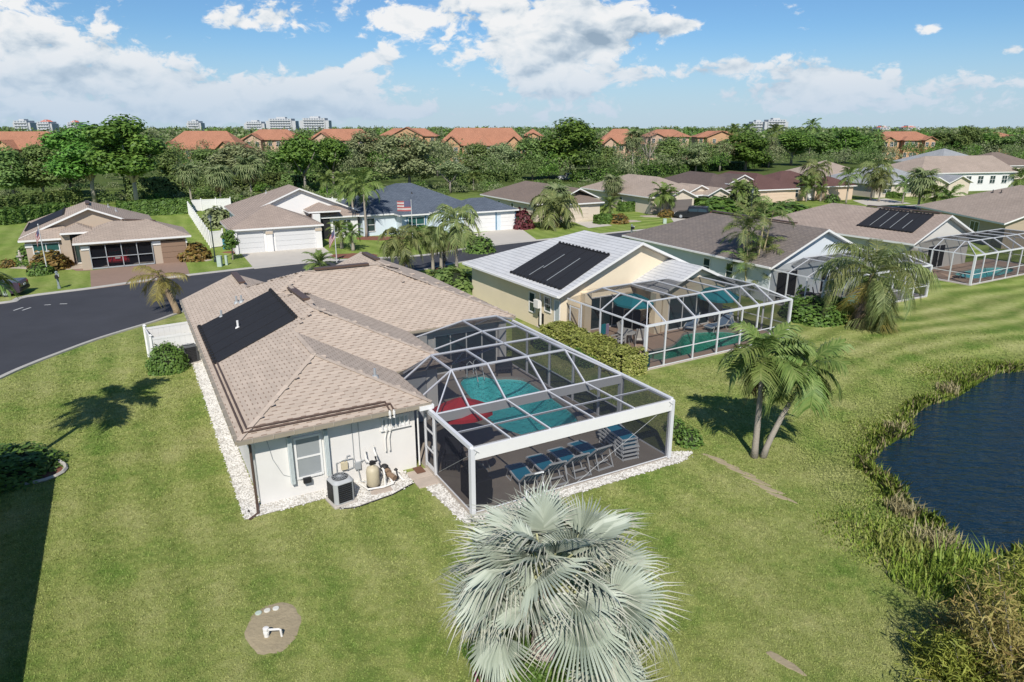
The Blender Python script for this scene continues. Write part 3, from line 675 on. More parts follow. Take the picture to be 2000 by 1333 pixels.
MH.pipe_vent(1.65, 10.9, WHITE, .38); MH.pipe_vent(1.3, 13.9); MH.pipe_vent(2.4, 14.7); MH.pipe_vent(2.2, 15.0); MH.pipe_vent(5.15, 1.9)
MH.collector([(.3, 7.85), (.3, 14.15), (3.68, 14.05), (3.65, 8.0)], 5)
# feed pipes of the heater along the eave and up the wall
for off, v_end, u_stop in ((.0, 14.2, 5.0), (.12, 7.8, 4.75)):
    pts = [(.18 + off, v_end), (.18 + off, .22 + off), (u_stop, .22 + off)] if off == 0 else [(.32, v_end), (.32, .36), (u_stop, .36)]
    z = lambda u, v: MH.roof_z(u, v) + .07
    q = []
    for i in range(len(pts) - 1):
        for t in range(8): a = Vector(pts[i]).lerp(Vector(pts[i + 1]), t / 8); q.append((a.x, a.y, z(a.x, a.y)))
    q.append((*pts[-1], z(*pts[-1]))); mb = MB(); mb.tube(q, .035, 6); obj('heater_pipe', mb, BROWNM, MH.root)
    mb = MB(); e = u_stop + (.12 if off == 0 else .22)
    mb.tube([(u_stop, pts[-1][1], z(*pts[-1])), (e, pts[-1][1] - .02, z(*pts[-1])), (e, -.12, 2.78)], .035, 6); obj('heater_pipe', mb, BROWNM, MH.root)
    mb = MB(); x = e; mb.tube([(x, -.12, 2.78), (x, -.16, 2.5), (x, .42, 2.36), (x, .42, 1.7), (x - .06, .40, 1.5), (x - .06, .38, 1.0)], .03, 7); mb.lathe([(.055, 0), (.055, .1)], (x, .42, 1.75), 8); mb.lathe([(.05, 0), (.05, .12)], (x, -.14, 2.6), 8)
    obj('white_pipe', mb, PVC, MH.root)
MH.gutter((-.06, -.06), (6.55, -.06), GUTTER); MH.gutter((-.06, -.02), (-.06, 21.3), GUTTER)
for v in [i * .8 + .5 for i in range(26)]:
    mb = MB(); mb.box((-.08, v, 2.675), (.13, .02, .10)); obj('gutter_bracket', mb, mat('bracket_tan', (.42, .37, .30), .6), MH.root)
for u in [i * .65 + .4 for i in range(10)]:
    mb = MB(); mb.box((u, -.08, 2.675), (.02, .13, .10)); obj('gutter_bracket', mb, mat('bracket_tan', (.42, .37, .30), .6), MH.root)
mb = MB(); mb.tube([(.25, -.06, 2.58), (.3, .3, 2.4), (.36, .42, 2.3), (.36, .42, .12), (.30, -.05, .05), (-.02, -.3, .04)], .045, 4); obj('downspout', mb, BROWNM, MH.root)
mb = MB(); mb.tube([(6.2, .0, 2.55), (6.2, .42, 2.3), (6.2, .42, .1)], .035, 4); obj('downspout', mb, WHITE, MH.root)
mb = MB(); mb.box((6.35, -.10, 2.60), (.55, .14, .16)); obj('gutter', mb, WHITE, MH.root)
w1 = MH.window(2.2, .5, 1.42, .92, 1.55, 0, 1, 2, mat('screened_glass', (0.30, 0.32, 0.33), 0.25, 0.5, noise=(2, .2)))
for s_ in (-1, 1):                                                  # folded storm shutters
    mb = MB()
    for i in range(4): mb.box((2.2 + s_ * (.56 + .035 * i), .40, 1.45), (.022, .16 + .02 * (i % 2), 1.75))
    obj('storm_shutter', mb, mat('shutter_white', (0.62, 0.68, 0.68), 0.5), MH.root)
mb = MB(); mb.box((2.05, .36, .60), (.26, .12, .18)); mb.box((2.05, .29, .60), (.2, .03, .13)); obj('window_unit', mb, BLACKM, MH.root)
MH.window(5.35, .5, 2.05, 1.05, .42, 0, 1, 1, mat('frosted', (.45, .5, .5), .3))
for i in range(7):
    mb = MB(); mb.box((4.85 + i * .165, .43, 2.05), (.03, .09, .46)); obj('shutter_slat', mb, WHITE, MH.root)
mb = MB(); mb.box((5.35, .43, 2.30), (1.15, .07, .04)); mb.box((5.35, .43, 1.80), (1.15, .07, .04)); obj('shutter_track', mb, WHITE, MH.root)
for x, z0, z1 in ((3.75, .75, 2.55), (3.98, .72, 2.55)):
    mb = MB(); mb.tube([(x, .47, z1), (x, .47, z0 + .25), (x + .05, .47, z0)], .013, 5); obj('conduit', mb, GREYM, MH.root)
mb = MB(); mb.box((3.38, .44, .78), (.22, .12, .28)); obj('timer_box', mb, mat('beige_box', (.55, .48, .33), .6), MH.root)
mb = MB(); mb.box((3.86, .44, .66), (.2, .11, .26)); obj('junction_box', mb, GREYM, MH.root)
for pts in ([(3.38, .42, .9), (3.5, .42, 1.15), (3.6, .42, 1.15)], [(3.1, .43, .5), (3.1, .43, .95), (3.3, .43, 1.0), (3.7, .43, 1.0), (3.7, .43, .65), (3.45, .42, .6)], [(3.9, .42, .8), (4.1, .42, .85), (4.15, .42, .7), (4.6, .44, .7)], [(3.86, .42, .5), (3.88, .3, .1), (4.2, .1, .05)]):
    mb = MB(); mb.tube(pts, .016, 5); obj('conduit', mb, GREYM, MH.root)
mb = MB(); mb.tube([(.9, .48, 2.35), (1.02, .47, 1.6), (1.3, .47, .95), (1.7, .47, .72), (2.3, .47, .72), (2.55, .47, .8)], .008, 4); obj('cable', mb, GREYM, MH.root)
# patio side: glass doors, columns and the wall under the porch roof
MH.window(6.08, 2.5, 1.5, 1.6, 1.1, math.pi / 2, 2, 1); MH.panel('door', 7.6, 4.18, 1.1, .9, 2.05, 0, mat('panel_grey', (.42, .44, .46), .4))
for u, v, w_ in ((7.0, 4.19, .3), (8.3, 4.19, .4)):
    mb = MB(); mb.box((u, v, 1.25), (w_, .04, 2.3)); obj('column', mb, STUCCO, MH.root)
for a, v0_, v1_ in ((8.60, 5.2, 8.2),): MH.window(a, 6.8, 1.12, 2.8, 2.1, math.pi / 2, 3, 1)
MH.window(12.4, 9.3, 1.12, 3.6, 2.1, 0, 4, 1)
for u, v in ((9.9, 9.2), (14.4, 9.2)):
    mb = MB(); mb.box((u, v, 1.3), (.42, .42, 2.6)); obj('column', mb, STUCCO, MH.root)

# ------------------------------------------------------------------ screened pool cages
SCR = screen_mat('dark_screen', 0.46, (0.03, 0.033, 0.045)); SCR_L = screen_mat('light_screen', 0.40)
class Cage:
    def __init__(s, label, fr, scr, name='pool_cage'):
        s.fr, s.scr, s.bar_m = fr, scr, (mat('shaded_aluminium', (0.47, 0.48, 0.51), .4, .4, noise=(2, .12)) if scr.name.startswith('dark') else mat('pale_shaded_aluminium', (0.56, 0.57, 0.59), .4, .4, noise=(2, .12))); s.root = thing(name, label, 'pool enclosure', (fr.O.x, fr.O.y, 0), fr.a)  # roof bars get greyer copies of the white aluminium, shade put into the colour
    def beam(s, p, q, w=.06, h=.11, name='beam', m=ALU):
        if w < .1: w, h = w * .85, h * .8
        if name in ('rafter', 'purlin', 'brace'): m = s.bar_m
        mb = MB(); mb.bar(p, q, w, h); return obj(name, mb, m, s.root)
    def post(s, u, v, z, w=.075, z0=.05): mb = MB(); mb.box((u, v, (z + z0) / 2), (w, w * 1.25, z - z0)); return obj('post', mb, ALU, s.root)
    def pan(s, *pts): mb = MB(); mb.face(pts); return obj('screen_panel', mb, s.scr, s.root)
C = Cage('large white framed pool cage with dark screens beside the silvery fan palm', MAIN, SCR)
z1, z2 = 2.44, 3.40; uL, uR, vF, vB = 6.47, 14.85, -3.56, -.50; us = [7.85, 9.38, 11.2, 13.0]
bm = C.beam((uL - .06, vF, z1 - .2), (uR + .06, vF, z1 - .2), .16, .42, 'front_beam', WHITE); C.beam((uL, vB, z1 - .16), (uR, vB, z1 - .16), .12, .36, 'carrier_beam')
for a, b in (((uL, vF, z1), (uL, .42, z1)), ((uR, vF, z1), (uR, vB, z1)), ((uR, vB, z1), (uR, 8.75, z1 + .05))): C.beam(a, b, .12, .14, 'rail')
xs = [uL] + us + [uR]
for u in us: C.beam((u + .05, vF, z1), (u, vB, z1), .05, .10)
C.beam((uL, -2.25, z1 - .02), (uR, -2.25, z1 - .02), .05, .08, 'purlin')
for i in range(5):
    for a, b in ((vF, -2.25), (-2.25, vB)): C.pan((xs[i], a, z1 + .01), (xs[i + 1], a, z1 + .01), (xs[i + 1], b, z1 + .01), (xs[i], b, z1 + .01))
T = z2; A, B_, Cc, D = us; P1, P2, P3, P4 = 1.0, 3.0, 5.05, 7.1
for u in us: C.beam((u, vB, z1), (u, P1, T), .06, .12, 'rafter')
for a, b in [((A, P1), (D, P1)), ((A, P2), (D, P2)), ((Cc, P3), (D, P3)), ((Cc, P4), (D, P4)), ((A, P1), (A, P2)), ((B_, P1), (B_, P2)), ((Cc, P1), (Cc, P4)), ((D, P1), (D, P4))]: C.beam((*a, T), (*b, T), .06, .12, 'purlin')
EL = 2.60
sl = [((A, P1, T), (uL + .1, vB, z1)), ((A, P1, T), (6.62, .95, EL)), ((A, P2, T), (6.62, 2.95, EL)), ((A, P2, T), (6.9, 3.7, EL)), ((B_, P2, T), (9.08, 3.72, EL)), ((A + .2, P2, T), (7.9, 3.7, EL)),
      ((Cc, P2, T), (9.1, 3.75, EL)), ((Cc, P3, T), (9.1, 5.9, EL)), ((Cc, P4, T), (9.1, 8.1, EL)), ((Cc, P4, T), (11.0, 8.8, EL)), ((D, P4, T), (12.7, 8.8, EL)), ((D, P4, T), (14.85, 8.75, EL)),
      ((D, P1, T), (uR, 1.0, z1)), ((D, P2, T), (uR, 3.0, z1)), ((D, P3, T), (uR, 5.05, z1)), ((D, P1, T), (uR, vB, z1))]
for a, b in sl: C.beam(a, b, .05, .09, 'brace')
for i in range(3): C.pan((us[i], P1, T), (us[i + 1], P1, T), (us[i + 1], P2, T), (us[i], P2, T))
for a, b in ((P2, P3), (P3, P4)): C.pan((Cc, a, T), (D, a, T), (D, b, T), (Cc, b, T))
for i in range(3): C.pan((us[i], vB, z1), (us[i + 1], vB, z1), (us[i + 1], P1, T), (us[i], P1, T))
C.pan((uL, vB, z1), (A, vB, z1), (A, P1, T)); C.pan((D, vB, z1), (uR, vB, z1), (D, P1, T))
C.pan((uL, vB, z1), (A, P1, T), (6.62, .95, EL)); C.pan((6.62, .95, EL), (A, P1, T), (A, P2, T), (6.62, 2.95, EL)); C.pan((6.62, 2.95, EL), (A, P2, T), (6.62, 3.7, EL))
C.pan((6.62, 3.7, EL), (9.1, 3.72, EL), (B_, P2, T), (A, P2, T)); C.pan((B_, P2, T), (9.1, 3.72, EL), (Cc, P2, T))
for a, b, c, d in ((P2, P3, 3.75, 5.9), (P3, P4, 5.9, 8.1)): C.pan((9.1, c, EL), (9.1, d, EL), (Cc, b, T), (Cc, a, T))
C.pan((9.1, 8.1, EL), (9.1, 8.8, EL), (11.0, 8.8, EL), (Cc, P4, T)); C.pan((11.0, 8.8, EL), (12.7, 8.8, EL), (D, P4, T), (Cc, P4, T)); C.pan((12.7, 8.8, EL), (14.85, 8.75, EL), (D, P4, T))
for a, b, c, d in ((vB, P1, P1, P1), (P1, P2, P1, P2), (P2, P3, P2, P3), (P3, 8.75, P3, P4)):
    C.pan((uR, a, z1), (uR, b, z1), (D, d, T), (D, c, T)) if a != vB else C.pan((uR, vB, z1), (uR, P1, z1), (D, P1, T))
C.post(uL, vF, z1, .15); C.post(uR, vF, z1, .15); C.post(uR, vB, z1 - .05, .16); C.post(uL, vB, z1 - .05, .10)
for v in (1.0, 3.0, 5.05, 7.2): C.post(uR, v, z1, .09)
C.post(uL, .38, z1, .07)
C.beam((uR, vB, .92), (uR, 8.8, .92), .04, .06, 'chair_rail'); C.beam((uR, vF, .09), (uR, 8.8, .09), .06, .06, 'sill'); C.beam((uL, vF, .09), (uR, vF, .09), .05, .04, 'sill'); C.beam((uL, vF, .09), (uL, -.5, .09), .05, .05, 'sill')
for a, b in ((vF, vB), (vB, 1.0), (1.0, 3.0), (3.0, 5.05), (5.05, 7.2), (7.2, 8.8)): C.pan((uR, a, .1), (uR, b, .1), (uR, b, z1), (uR, a, z1))
C.pan((uL, vF, .1), (uR, vF, .1), (uR, vF, z1 - .4), (uL, vF, z1 - .4)); C.pan((uL, vF, .1), (uL, vB, .1), (uL, vB, z1), (uL, vF, z1))
# screen door with its own frame
door = obj('door', (lambda mb: (mb.bar((uL, -.44, .1), (uL, -.44, 2.32), .05, .07), mb.bar((uL, .32, .1), (uL, .32, 2.32), .05, .07), mb.bar((uL, -.44, .16), (uL, .32, .16), .05, .16), mb.bar((uL, -.44, 2.3), (uL, .32, 2.3), .05, .07), mb.bar((uL, -.44, 1.62), (uL, .32, 1.62), .05, .06), mb.bar((uL, -.44, .86), (uL, .32, .86), .05, .06), mb)[-1])(MB()), ALU, C.root)
dp = MB(); dp.face([(uL, -.4, .2), (uL, .3, .2), (uL, .3, 2.28), (uL, -.4, 2.28)]); obj('screen_panel', dp, SCR, door)
mb = MB(); mb.box((uL - .05, -.40, 1.1), (.06, .04, .16)); obj('handle', mb, GREYM, door)
for p, q in (((uR - .1, vF - .02, z1 - .15), (10.6, vF - .02, .12)), ((uL - .02, vF + .1, z1 - .3), (uL - .02, vB - .3, .3))):
    mb = MB(); mb.tube([p, q], .008, 4); obj('brace_cable', mb, GREYM, C.root)
for p in ((uL + .12, vF - .1, z1 - .12), (uR - .12, vF - .1, z1 - .12)):
    mb = MB(); mb.bar((p[0] - .1, p[1], p[2] + .1), (p[0] + .1, p[1], p[2] - .06), .015, .015); mb.bar((p[0] - .06, p[1], p[2] - .1), (p[0] + .02, p[1], p[2] + .0), .015, .015); obj('cable_clip', mb, GREYM, C.root)
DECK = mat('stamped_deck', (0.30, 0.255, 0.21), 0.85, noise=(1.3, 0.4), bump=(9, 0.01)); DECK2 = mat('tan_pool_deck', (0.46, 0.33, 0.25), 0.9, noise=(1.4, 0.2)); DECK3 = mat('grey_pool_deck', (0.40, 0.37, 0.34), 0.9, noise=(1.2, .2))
POOLT = mat('pool_plaster', (0.27, 0.70, 0.70), 0.7, noise=(2, .1)); POOLG = mat('green_pool_plaster', (0.16, 0.50, 0.42), 0.7, noise=(2, .1)); COPING = mat('pool_coping', (0.34, 0.30, 0.26), .8, noise=(4, .2))
def pool_water_mat(name, tint):
    m = bpy.data.materials.new(name); m.use_nodes = True; g = NT(m.node_tree); g.n.remove(g.n['Principled BSDF'])
    p = g.add('ShaderNodeTexCoord').outputs['Object']; n = g.noise(p, 5.0, 3.0, .55)
    bp = g.add('ShaderNodeBump', inp={'Height': n, 'Distance': .02, 'Strength': .7})
    gl = g.add('ShaderNodeBsdfGlossy', inp={'Color': (1, 1, 1, 1), 'Roughness': .03, 'Normal': bp.outputs[0]}); tr = g.add('ShaderNodeBsdfTransparent', inp={0: (*tint, 1)})
    fr = g.add('ShaderNodeFresnel', inp={'IOR': 1.33, 'Normal': bp.outputs[0]})
    g.l.new(g.add('ShaderNodeMixShader', inp={0: fr.outputs[0], 1: tr.outputs[0], 2: gl.outputs[0]}).outputs[0], g.n['Material Output'].inputs[0]); return m
PW = pool_water_mat('pool_water', (.60, .95, .97)); PWG = pool_water_mat('green_pool_water', (.55, .85, .78))
def pool(fr, deck, outline, deckm, plaster, water, label, z=.06, depth=1.25):
    """deck slab with a hole, coping, basin and water; everything in the lot's frame"""
    pts = [(p.x, p.y) for p in closed_spline(outline, 5)]; k = len(pts)
    if sum(pts[i][0] * pts[(i + 1) % k][1] - pts[(i + 1) % k][0] * pts[i][1] for i in range(k)) < 0: pts.reverse()
    cx, cy = sum(p[0] for p in pts) / k, sum(p[1] for p in pts) / k
    import bmesh
    bm_ = bmesh.new(); u0, u1, v0, v1 = deck
    o = [bm_.verts.new((x, y, z)) for x, y in ((u0, v0), (u1, v0), (u1, v1), (u0, v1))]; h = [bm_.verts.new((x, y, z)) for x, y in pts]
    ed = [bm_.edges.new((o[i], o[(i + 1) % 4])) for i in range(4)] + [bm_.edges.new((h[i], h[(i + 1) % k])) for i in range(k)]
    bmesh.ops.triangle_fill(bm_, use_beauty=True, edges=ed)
    me = bpy.data.meshes.new('pool_deck'); bm_.to_mesh(me); bm_.free(); me.materials.append(deckm)
    L = dict(loc=(fr.O.x, fr.O.y, 0), rz=fr.a)
    obj('pool_deck', me, deckm, kind='structure', **L)
    mb = MB()
    for i in range(4):
        a, b = [(u0, v0), (u1, v0), (u1, v1), (u0, v1)][i], [(u1, v0), (u1, v1), (u0, v1), (u0, v0)][i]; mb.face([(*a, -.05), (*b, -.05), (*b, z), (*a, z)])
    obj('deck_edge', mb, CONC, kind='structure', **L)
    root = thing('swimming_pool', label, 'pool', (fr.O.x, fr.O.y, 0), fr.a)
    off = lambda f: [(cx + (p[0] - cx) * f, cy + (p[1] - cy) * f) for p in pts]
    a, b = off(1.0), off(1.07); mb = MB()
    mb.add([(p[0], p[1], z + .02) for p in a] + [(p[0], p[1], z + .02) for p in b] + [(p[0], p[1], z - .02) for p in b] + [(p[0], p[1], z - .2) for p in a],
           [(i, (i + 1) % k, k + (i + 1) % k, k + i) for i in range(k)] + [(k + i, k + (i + 1) % k, 2 * k + (i + 1) % k, 2 * k + i) for i in range(k)] + [((i + 1) % k, i, 3 * k + i, 3 * k + (i + 1) % k) for i in range(k)])
    obj('coping', mb, COPING, root)
    mb = MB(); fl = off(.82)
    mb.add([(p[0], p[1], z - .1) for p in a] + [(p[0], p[1], -depth) for p in fl], [(i, (i + 1) % k, k + (i + 1) % k, k + i) for i in range(k)] + [tuple(range(k, 2 * k))])
    obj('basin', mb, plaster, root)
    mb = MB(); mb.face([(p[0], p[1], z - .12) for p in a]); obj('water', mb, water, root); return root
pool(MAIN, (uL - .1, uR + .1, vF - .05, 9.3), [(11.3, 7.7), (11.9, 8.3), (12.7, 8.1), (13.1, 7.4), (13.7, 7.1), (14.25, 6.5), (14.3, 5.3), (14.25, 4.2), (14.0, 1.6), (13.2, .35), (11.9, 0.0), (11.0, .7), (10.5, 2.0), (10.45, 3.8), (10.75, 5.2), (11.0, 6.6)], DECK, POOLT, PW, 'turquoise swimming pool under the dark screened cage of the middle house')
# ------------------------------------------------------------------ plants
def add_frond(mb, M, L, th0, bend, n, ll, lw, droop, m=0, rach=0.02, tipbend=0.0, seed=0, mr=None):
    """feather frond: rachis curving down with leaflets on both sides; M places its base, +x points outwards"""
    rnd = random.Random(seed); pts = []; p = Vector((0, 0, 0)); N = 14
    for i in range(N + 1):
        t = i / N; th = th0 - bend * (t ** 1.3); pts.append((p.copy(), Vector((math.cos(th), 0, math.sin(th))))); p = p + pts[-1][1] * (L / N)
    cur = lambda t: (lambda i, f: pts[i][0].lerp(pts[min(i + 1, N)][0], f))(min(int(t * N), N - 1), t * N - min(int(t * N), N - 1))
    dirn = lambda t: pts[min(int(t * N), N)][1]
    tube = [M @ pts[i][0] for i in range(0, N + 1, 2)]
    for a, b in zip(tube[:-1], tube[1:]): mb.bar(a, b, rach * 1.6, rach, mr if mr is not None else m)
    Q = M.to_3x3()
    for i in range(n):
        t = .16 + .84 * (i + .5) / n; c = cur(t); d = dirn(t)
        lenf = ll * (.55 + .9 * math.sin(math.pi * min(1, (t - .08) * 1.02)) ** .7) * rnd.uniform(.85, 1.1)
        for s in (-1, 1):
            side = Vector((0, s, 0)); fw = rnd.uniform(.35, .75) + .5 * t
            dr = (side * 1.0 + d * fw + Vector((0, 0, rnd.uniform(.0, .35)))).normalized()
            e1 = c + dr * lenf * .5; e2 = c + dr * lenf + Vector((0, 0, -droop * lenf * rnd.uniform(.7, 1.2))); e1 += Vector((0, 0, -droop * lenf * .12))
            wv = d * lw * .5
            mb.add([M @ (c - wv * .6), M @ (c + wv * .6), M @ (e1 + wv), M @ (e1 - wv), M @ e2], [(0, 1, 2, 3), (3, 2, 4)], m)
def frond_M(az, z=0.0, r=.05, roll=0.0): return Matrix.Rotation(az, 4, 'Z') @ Matrix.Translation((r, 0, z)) @ Matrix.Rotation(roll, 4, 'X')
def pinnate_crown(name, n, L, lo, hi, bend, mats, seed, nl=22, ll=.55, lw=.06, droop=.6, skirt=0):
    mb = MB(); rnd = random.Random(seed)
    for i in range(n):
        t = i / (n - 1); th = lo + (hi - lo) * t + rnd.uniform(-.1, .1)
        add_frond(mb, frond_M(i * 2.4 + rnd.uniform(-.2, .2), .25 * t, .06, rnd.uniform(-.4, .4)), L * rnd.uniform(.8, 1.05) * (1 - .25 * max(0, t - .75) * 4), th, bend * rnd.uniform(.75, 1.15), nl, ll, lw, droop, 0, .03, 0, seed * 99 + i)
    for i in range(skirt): add_frond(mb, frond_M(i * 2.1, -.25, .08), L * .7, -1.1, .5, nl // 2, ll * .8, lw, .9, 1, .03, 0, i)
    return mb.mesh(name, mats)
def add_fan(mb, M, Rr, nseg, spread, fuse, droop, fold=.05, m=0, seed=0, cup=0.0, mt=None, fat=.42):
    """costapalmate fan leaf: pleated and joined in the middle, free drooping tips; +x points outwards"""
    rnd = random.Random(seed); a0 = -spread / 2; da = spread / nseg
    def pt(a, r, up=0.0):
        z = -.35 * (r / Rr) ** 2 * Rr * droop * (0.4 + .6 * math.cos(a * .5)) + up; z += (cup * (1 - math.cos(a)) * .3 - .10 * math.sin(abs(a))) * r; return Vector((r * math.cos(a) + .08 * Rr * math.cos(a), r * math.sin(a), z))
    for i in range(nseg):
        a, b = a0 + i * da, a0 + (i + 1) * da; c = (a + b) / 2; rf = Rr * fuse * (1 - .12 * abs(c) / (spread / 2))
        rt = Rr * rnd.uniform(.80, 1.06) * (1 - .18 * (abs(c) / (spread / 2)) ** 2); dz = -rnd.uniform(.05, .28) * droop * Rr; jit = rnd.uniform(-.35, .35) * da
        o = Vector((.0, 0, 0)); A1, B1, C1 = pt(a, rf), pt(b, rf), pt(c, rf, fold * Rr)
        mid = pt(c + jit * .4, rf + (rt - rf) * .55, fold * Rr * .6 + dz * .25); w = (rf * da) * fat; tn = Vector((-math.sin(c), math.cos(c), 0)) * w * .75
        tip = pt(c + jit, rt, dz)
        vs = [o, A1, C1, B1, mid - tn, mid + Vector((0, 0, .012 * Rr)), mid + tn, tip]
        mb.add([M @ v for v in vs], [(0, 1, 2), (0, 2, 3), (1, 4, 5, 2), (2, 5, 6, 3), ][:4], m); b0 = len(mb.f)
        mb.f += [tuple(j + len(mb.v) - 8 for j in t_) for t_ in ((4, 7, 5), (5, 7, 6))]; mb.mi += [m if mt is None else mt] * 2
def sabal_crown(name, n, Rr, seed, mats):
    mb = MB(); rnd = random.Random(seed)
    for i in range(n):
        t = i / (n - 1); th = -0.95 + 2.2 * t + rnd.uniform(-.12, .12); az = i * 2.4 + rnd.uniform(-.2, .2); pl = Rr * rnd.uniform(.55, .8)
        M = Matrix.Rotation(az, 4, 'Z') @ Matrix.Rotation(-th, 4, 'Y'); mb.bar(M @ Vector((0, 0, 0)), M @ Vector((pl, 0, 0)), .04, .03, 0)
        add_fan(mb, M @ Matrix.Translation((pl, 0, 0)) @ Matrix.Rotation(.5, 4, 'Y'), Rr, 12, 3.6, .38, 1.0, .04, 1 if t < .14 else 0, seed * 77 + i)
    return mb.mesh(name, mats)
KIT = {}
def kit(k, fn):
    if k not in KIT: KIT[k] = fn()
    return KIT[k]
def trunk_mesh(h, r0, r1, lean=(0, 0), m=None, curve=.3, n=8, rings=False):
    mb = MB(); pts = []; rs = []; N = 8
    for i in range(N + 1):
        t = i / N; pts.append((lean[0] * (t ** (1 + curve)), lean[1] * (t ** (1 + curve)), h * t)); rs.append((r0 + (r1 - r0) * t) * (1.25 if i == 0 else 1))
    mb.tube(pts, rs, n); return mb.mesh('trunk', m or PTRUNK, True)
def palm(kind, bx, by, top_y, wpx, label, group='palms along the street', lean=(0, 0), name='palm_tree', var=None, base=None, z_top=None):
    """base pixel, photo row of the crown's middle, crown width in pixels"""
    p = base or at(bx, by); zt = z_top or max(1.0, z_at(p.x, p.y, top_y)); sc = p.length_squared ** .5; dist = p.y * CP + (CAM_H - zt) * SP
    w = (1.2 if kind == 'sabal' else 1.08) * wpx / F_PX * dist; v = (int(bx) * 7 + int(by)) % 2 if var is None else var
    t = thing(name, label, 'palm', (p.x, p.y, 0), random.uniform(0, 6.28) if lean == (0, 0) else 0, group)
    K = {'queen': lambda: pinnate_crown('crown', 17, 1.0, -.55, 1.35, 1.7, [QUEEN, BROWNLEAF], 3 + v, 22, .36, .045, .75, 2),
         'royal': lambda: pinnate_crown('crown', 15, 1.0, -.35, 1.4, 1.35, [PALM, BROWNLEAF], 13 + v, 24, .30, .045, .45, 0),
         'yellow': lambda: pinnate_crown('crown', 13, 1.0, -.7, 1.0, 1.3, [YELLOW, BROWNLEAF], 23 + v, 20, .28, .04, .6, 3),
         'date': lambda: pinnate_crown('crown', 26, 1.0, -.5, 1.45, 1.2, [PALM, QUEEN], 33 + v, 22, .22, .035, .25, 2),
         'sabal': lambda: sabal_crown('crown', 34, .62, 43 + v, [SABAL, BROWNLEAF])}
    me = kit((kind, v), K[kind]); r = .13 if kind in ('queen', 'royal') else .16
    s = w / 2 / (.98 if kind != 'sabal' else .98)
    link('trunk', trunk_mesh(zt, r * 1.2, r * .8, lean, PTRUNK), t)
    link('crown', me, t, (lean[0], lean[1], zt - .05), random.uniform(0, 6), s)
    return t
# broadleaf crowns
def crown_mesh(seed, n, mats, nb=13, flat=1.0, open_=0.0, leaf=.055):
    rnd = np.random.RandomState(seed); cs = []
    for i in range(nb):
        a = rnd.uniform(0, 2 * np.pi); r = rnd.uniform(.1, .68); z = rnd.uniform(-.62, .62) * flat; k = np.sqrt(max(0.1, 1 - (z / flat) ** 2))
        cs.append((r * k * math.cos(a), r * k * math.sin(a), z, rnd.uniform(.24, .40)))
    cs.append((0, 0, .6 * flat, .36)); cs.append((0, 0, 0, .45)); cs = np.array(cs); wts = cs[:, 3] ** 2; idx = rnd.choice(len(cs), n, p=wts / wts.sum())
    d = rnd.normal(size=(n, 3)); d /= np.linalg.norm(d, axis=1)[:, None]; d[:, 2] = d[:, 2] * .85 + .12
    rad = cs[idx, 3] * rnd.uniform(.45, 1.1, n) ** .5 * (1 + .18 * rnd.normal(size=n))
    c = cs[idx, :3] + d * rad[:, None]
    return leaves_mesh('crown', c, leaf, mats, .6, .6, outward=d * .9)
def limb_mesh(seed, forks, m=TRUNK, spread=.5):
    """unit tree skeleton: trunk to z=.45, limbs reaching into the crown"""
    rnd = random.Random(seed); mb = MB(); mb.tube([(0, 0, 0), (.01, .0, .2), (.0, .02, .40)], [.035, .026, .022], 7)
    for i in range(forks):
        a = i * 6.28 / forks + rnd.uniform(-.4, .4); q = rnd.uniform(.5, 1) * spread
        mb.tube([(0, 0, .26 + .05 * rnd.random()), (q * .32 * math.cos(a), q * .32 * math.sin(a), .45), (q * .62 * math.cos(a), q * .62 * math.sin(a), .60), (q * .8 * math.cos(a), q * .8 * math.sin(a), .70)], [.02, .016, .010, .003], 6)
    return mb.mesh('trunk', m, True)
def tree(kind, bx, by, top_y, wpx, label, group='trees between the street and the red roofs', clear=.3, seed=None, name='tree', base=None, trunk=True, pale=False):
    p = base or at(bx, by); h = max(1.5, z_at(p.x, p.y, top_y - 5)); dist = p.y * CP + (CAM_H - h * .6) * SP; w = 1.3 * wpx / F_PX * dist; v = int(bx * 3 + by) % 3 if seed is None else seed
    t = thing(name, label, 'tree', (p.x, p.y, 0), random.uniform(0, 6.28), group)
    mk = {'oak': OAK, 'ficus': FICUS, 'olive': OLIVE, 'bare': DRY}[kind]
    n = {'oak': 9000, 'ficus': 9000, 'olive': 8000, 'bare': 1300}[kind]
    me = kit(('crown', kind, v), lambda: crown_mesh(100 + v * 7 + len(kind), n, mk, 13 + v, 1.0, leaf={'bare': .03, 'olive': .045}.get(kind, .05)))
    z0 = h * clear; ch = (h - z0) / 2
    if trunk: link('trunk', kit(('limb', v, pale), lambda: limb_mesh(v + 5, 4 + v, mat('pale_bark', (.40, .36, .31), .95, noise=(6, .4)) if pale else TRUNK)), t, (0, 0, -.05), 0, (w * .8, w * .8, h * .98))
    link('crown', me, t, (0, 0, z0 + ch), 0, (w / 2, w / 2, ch)); return t
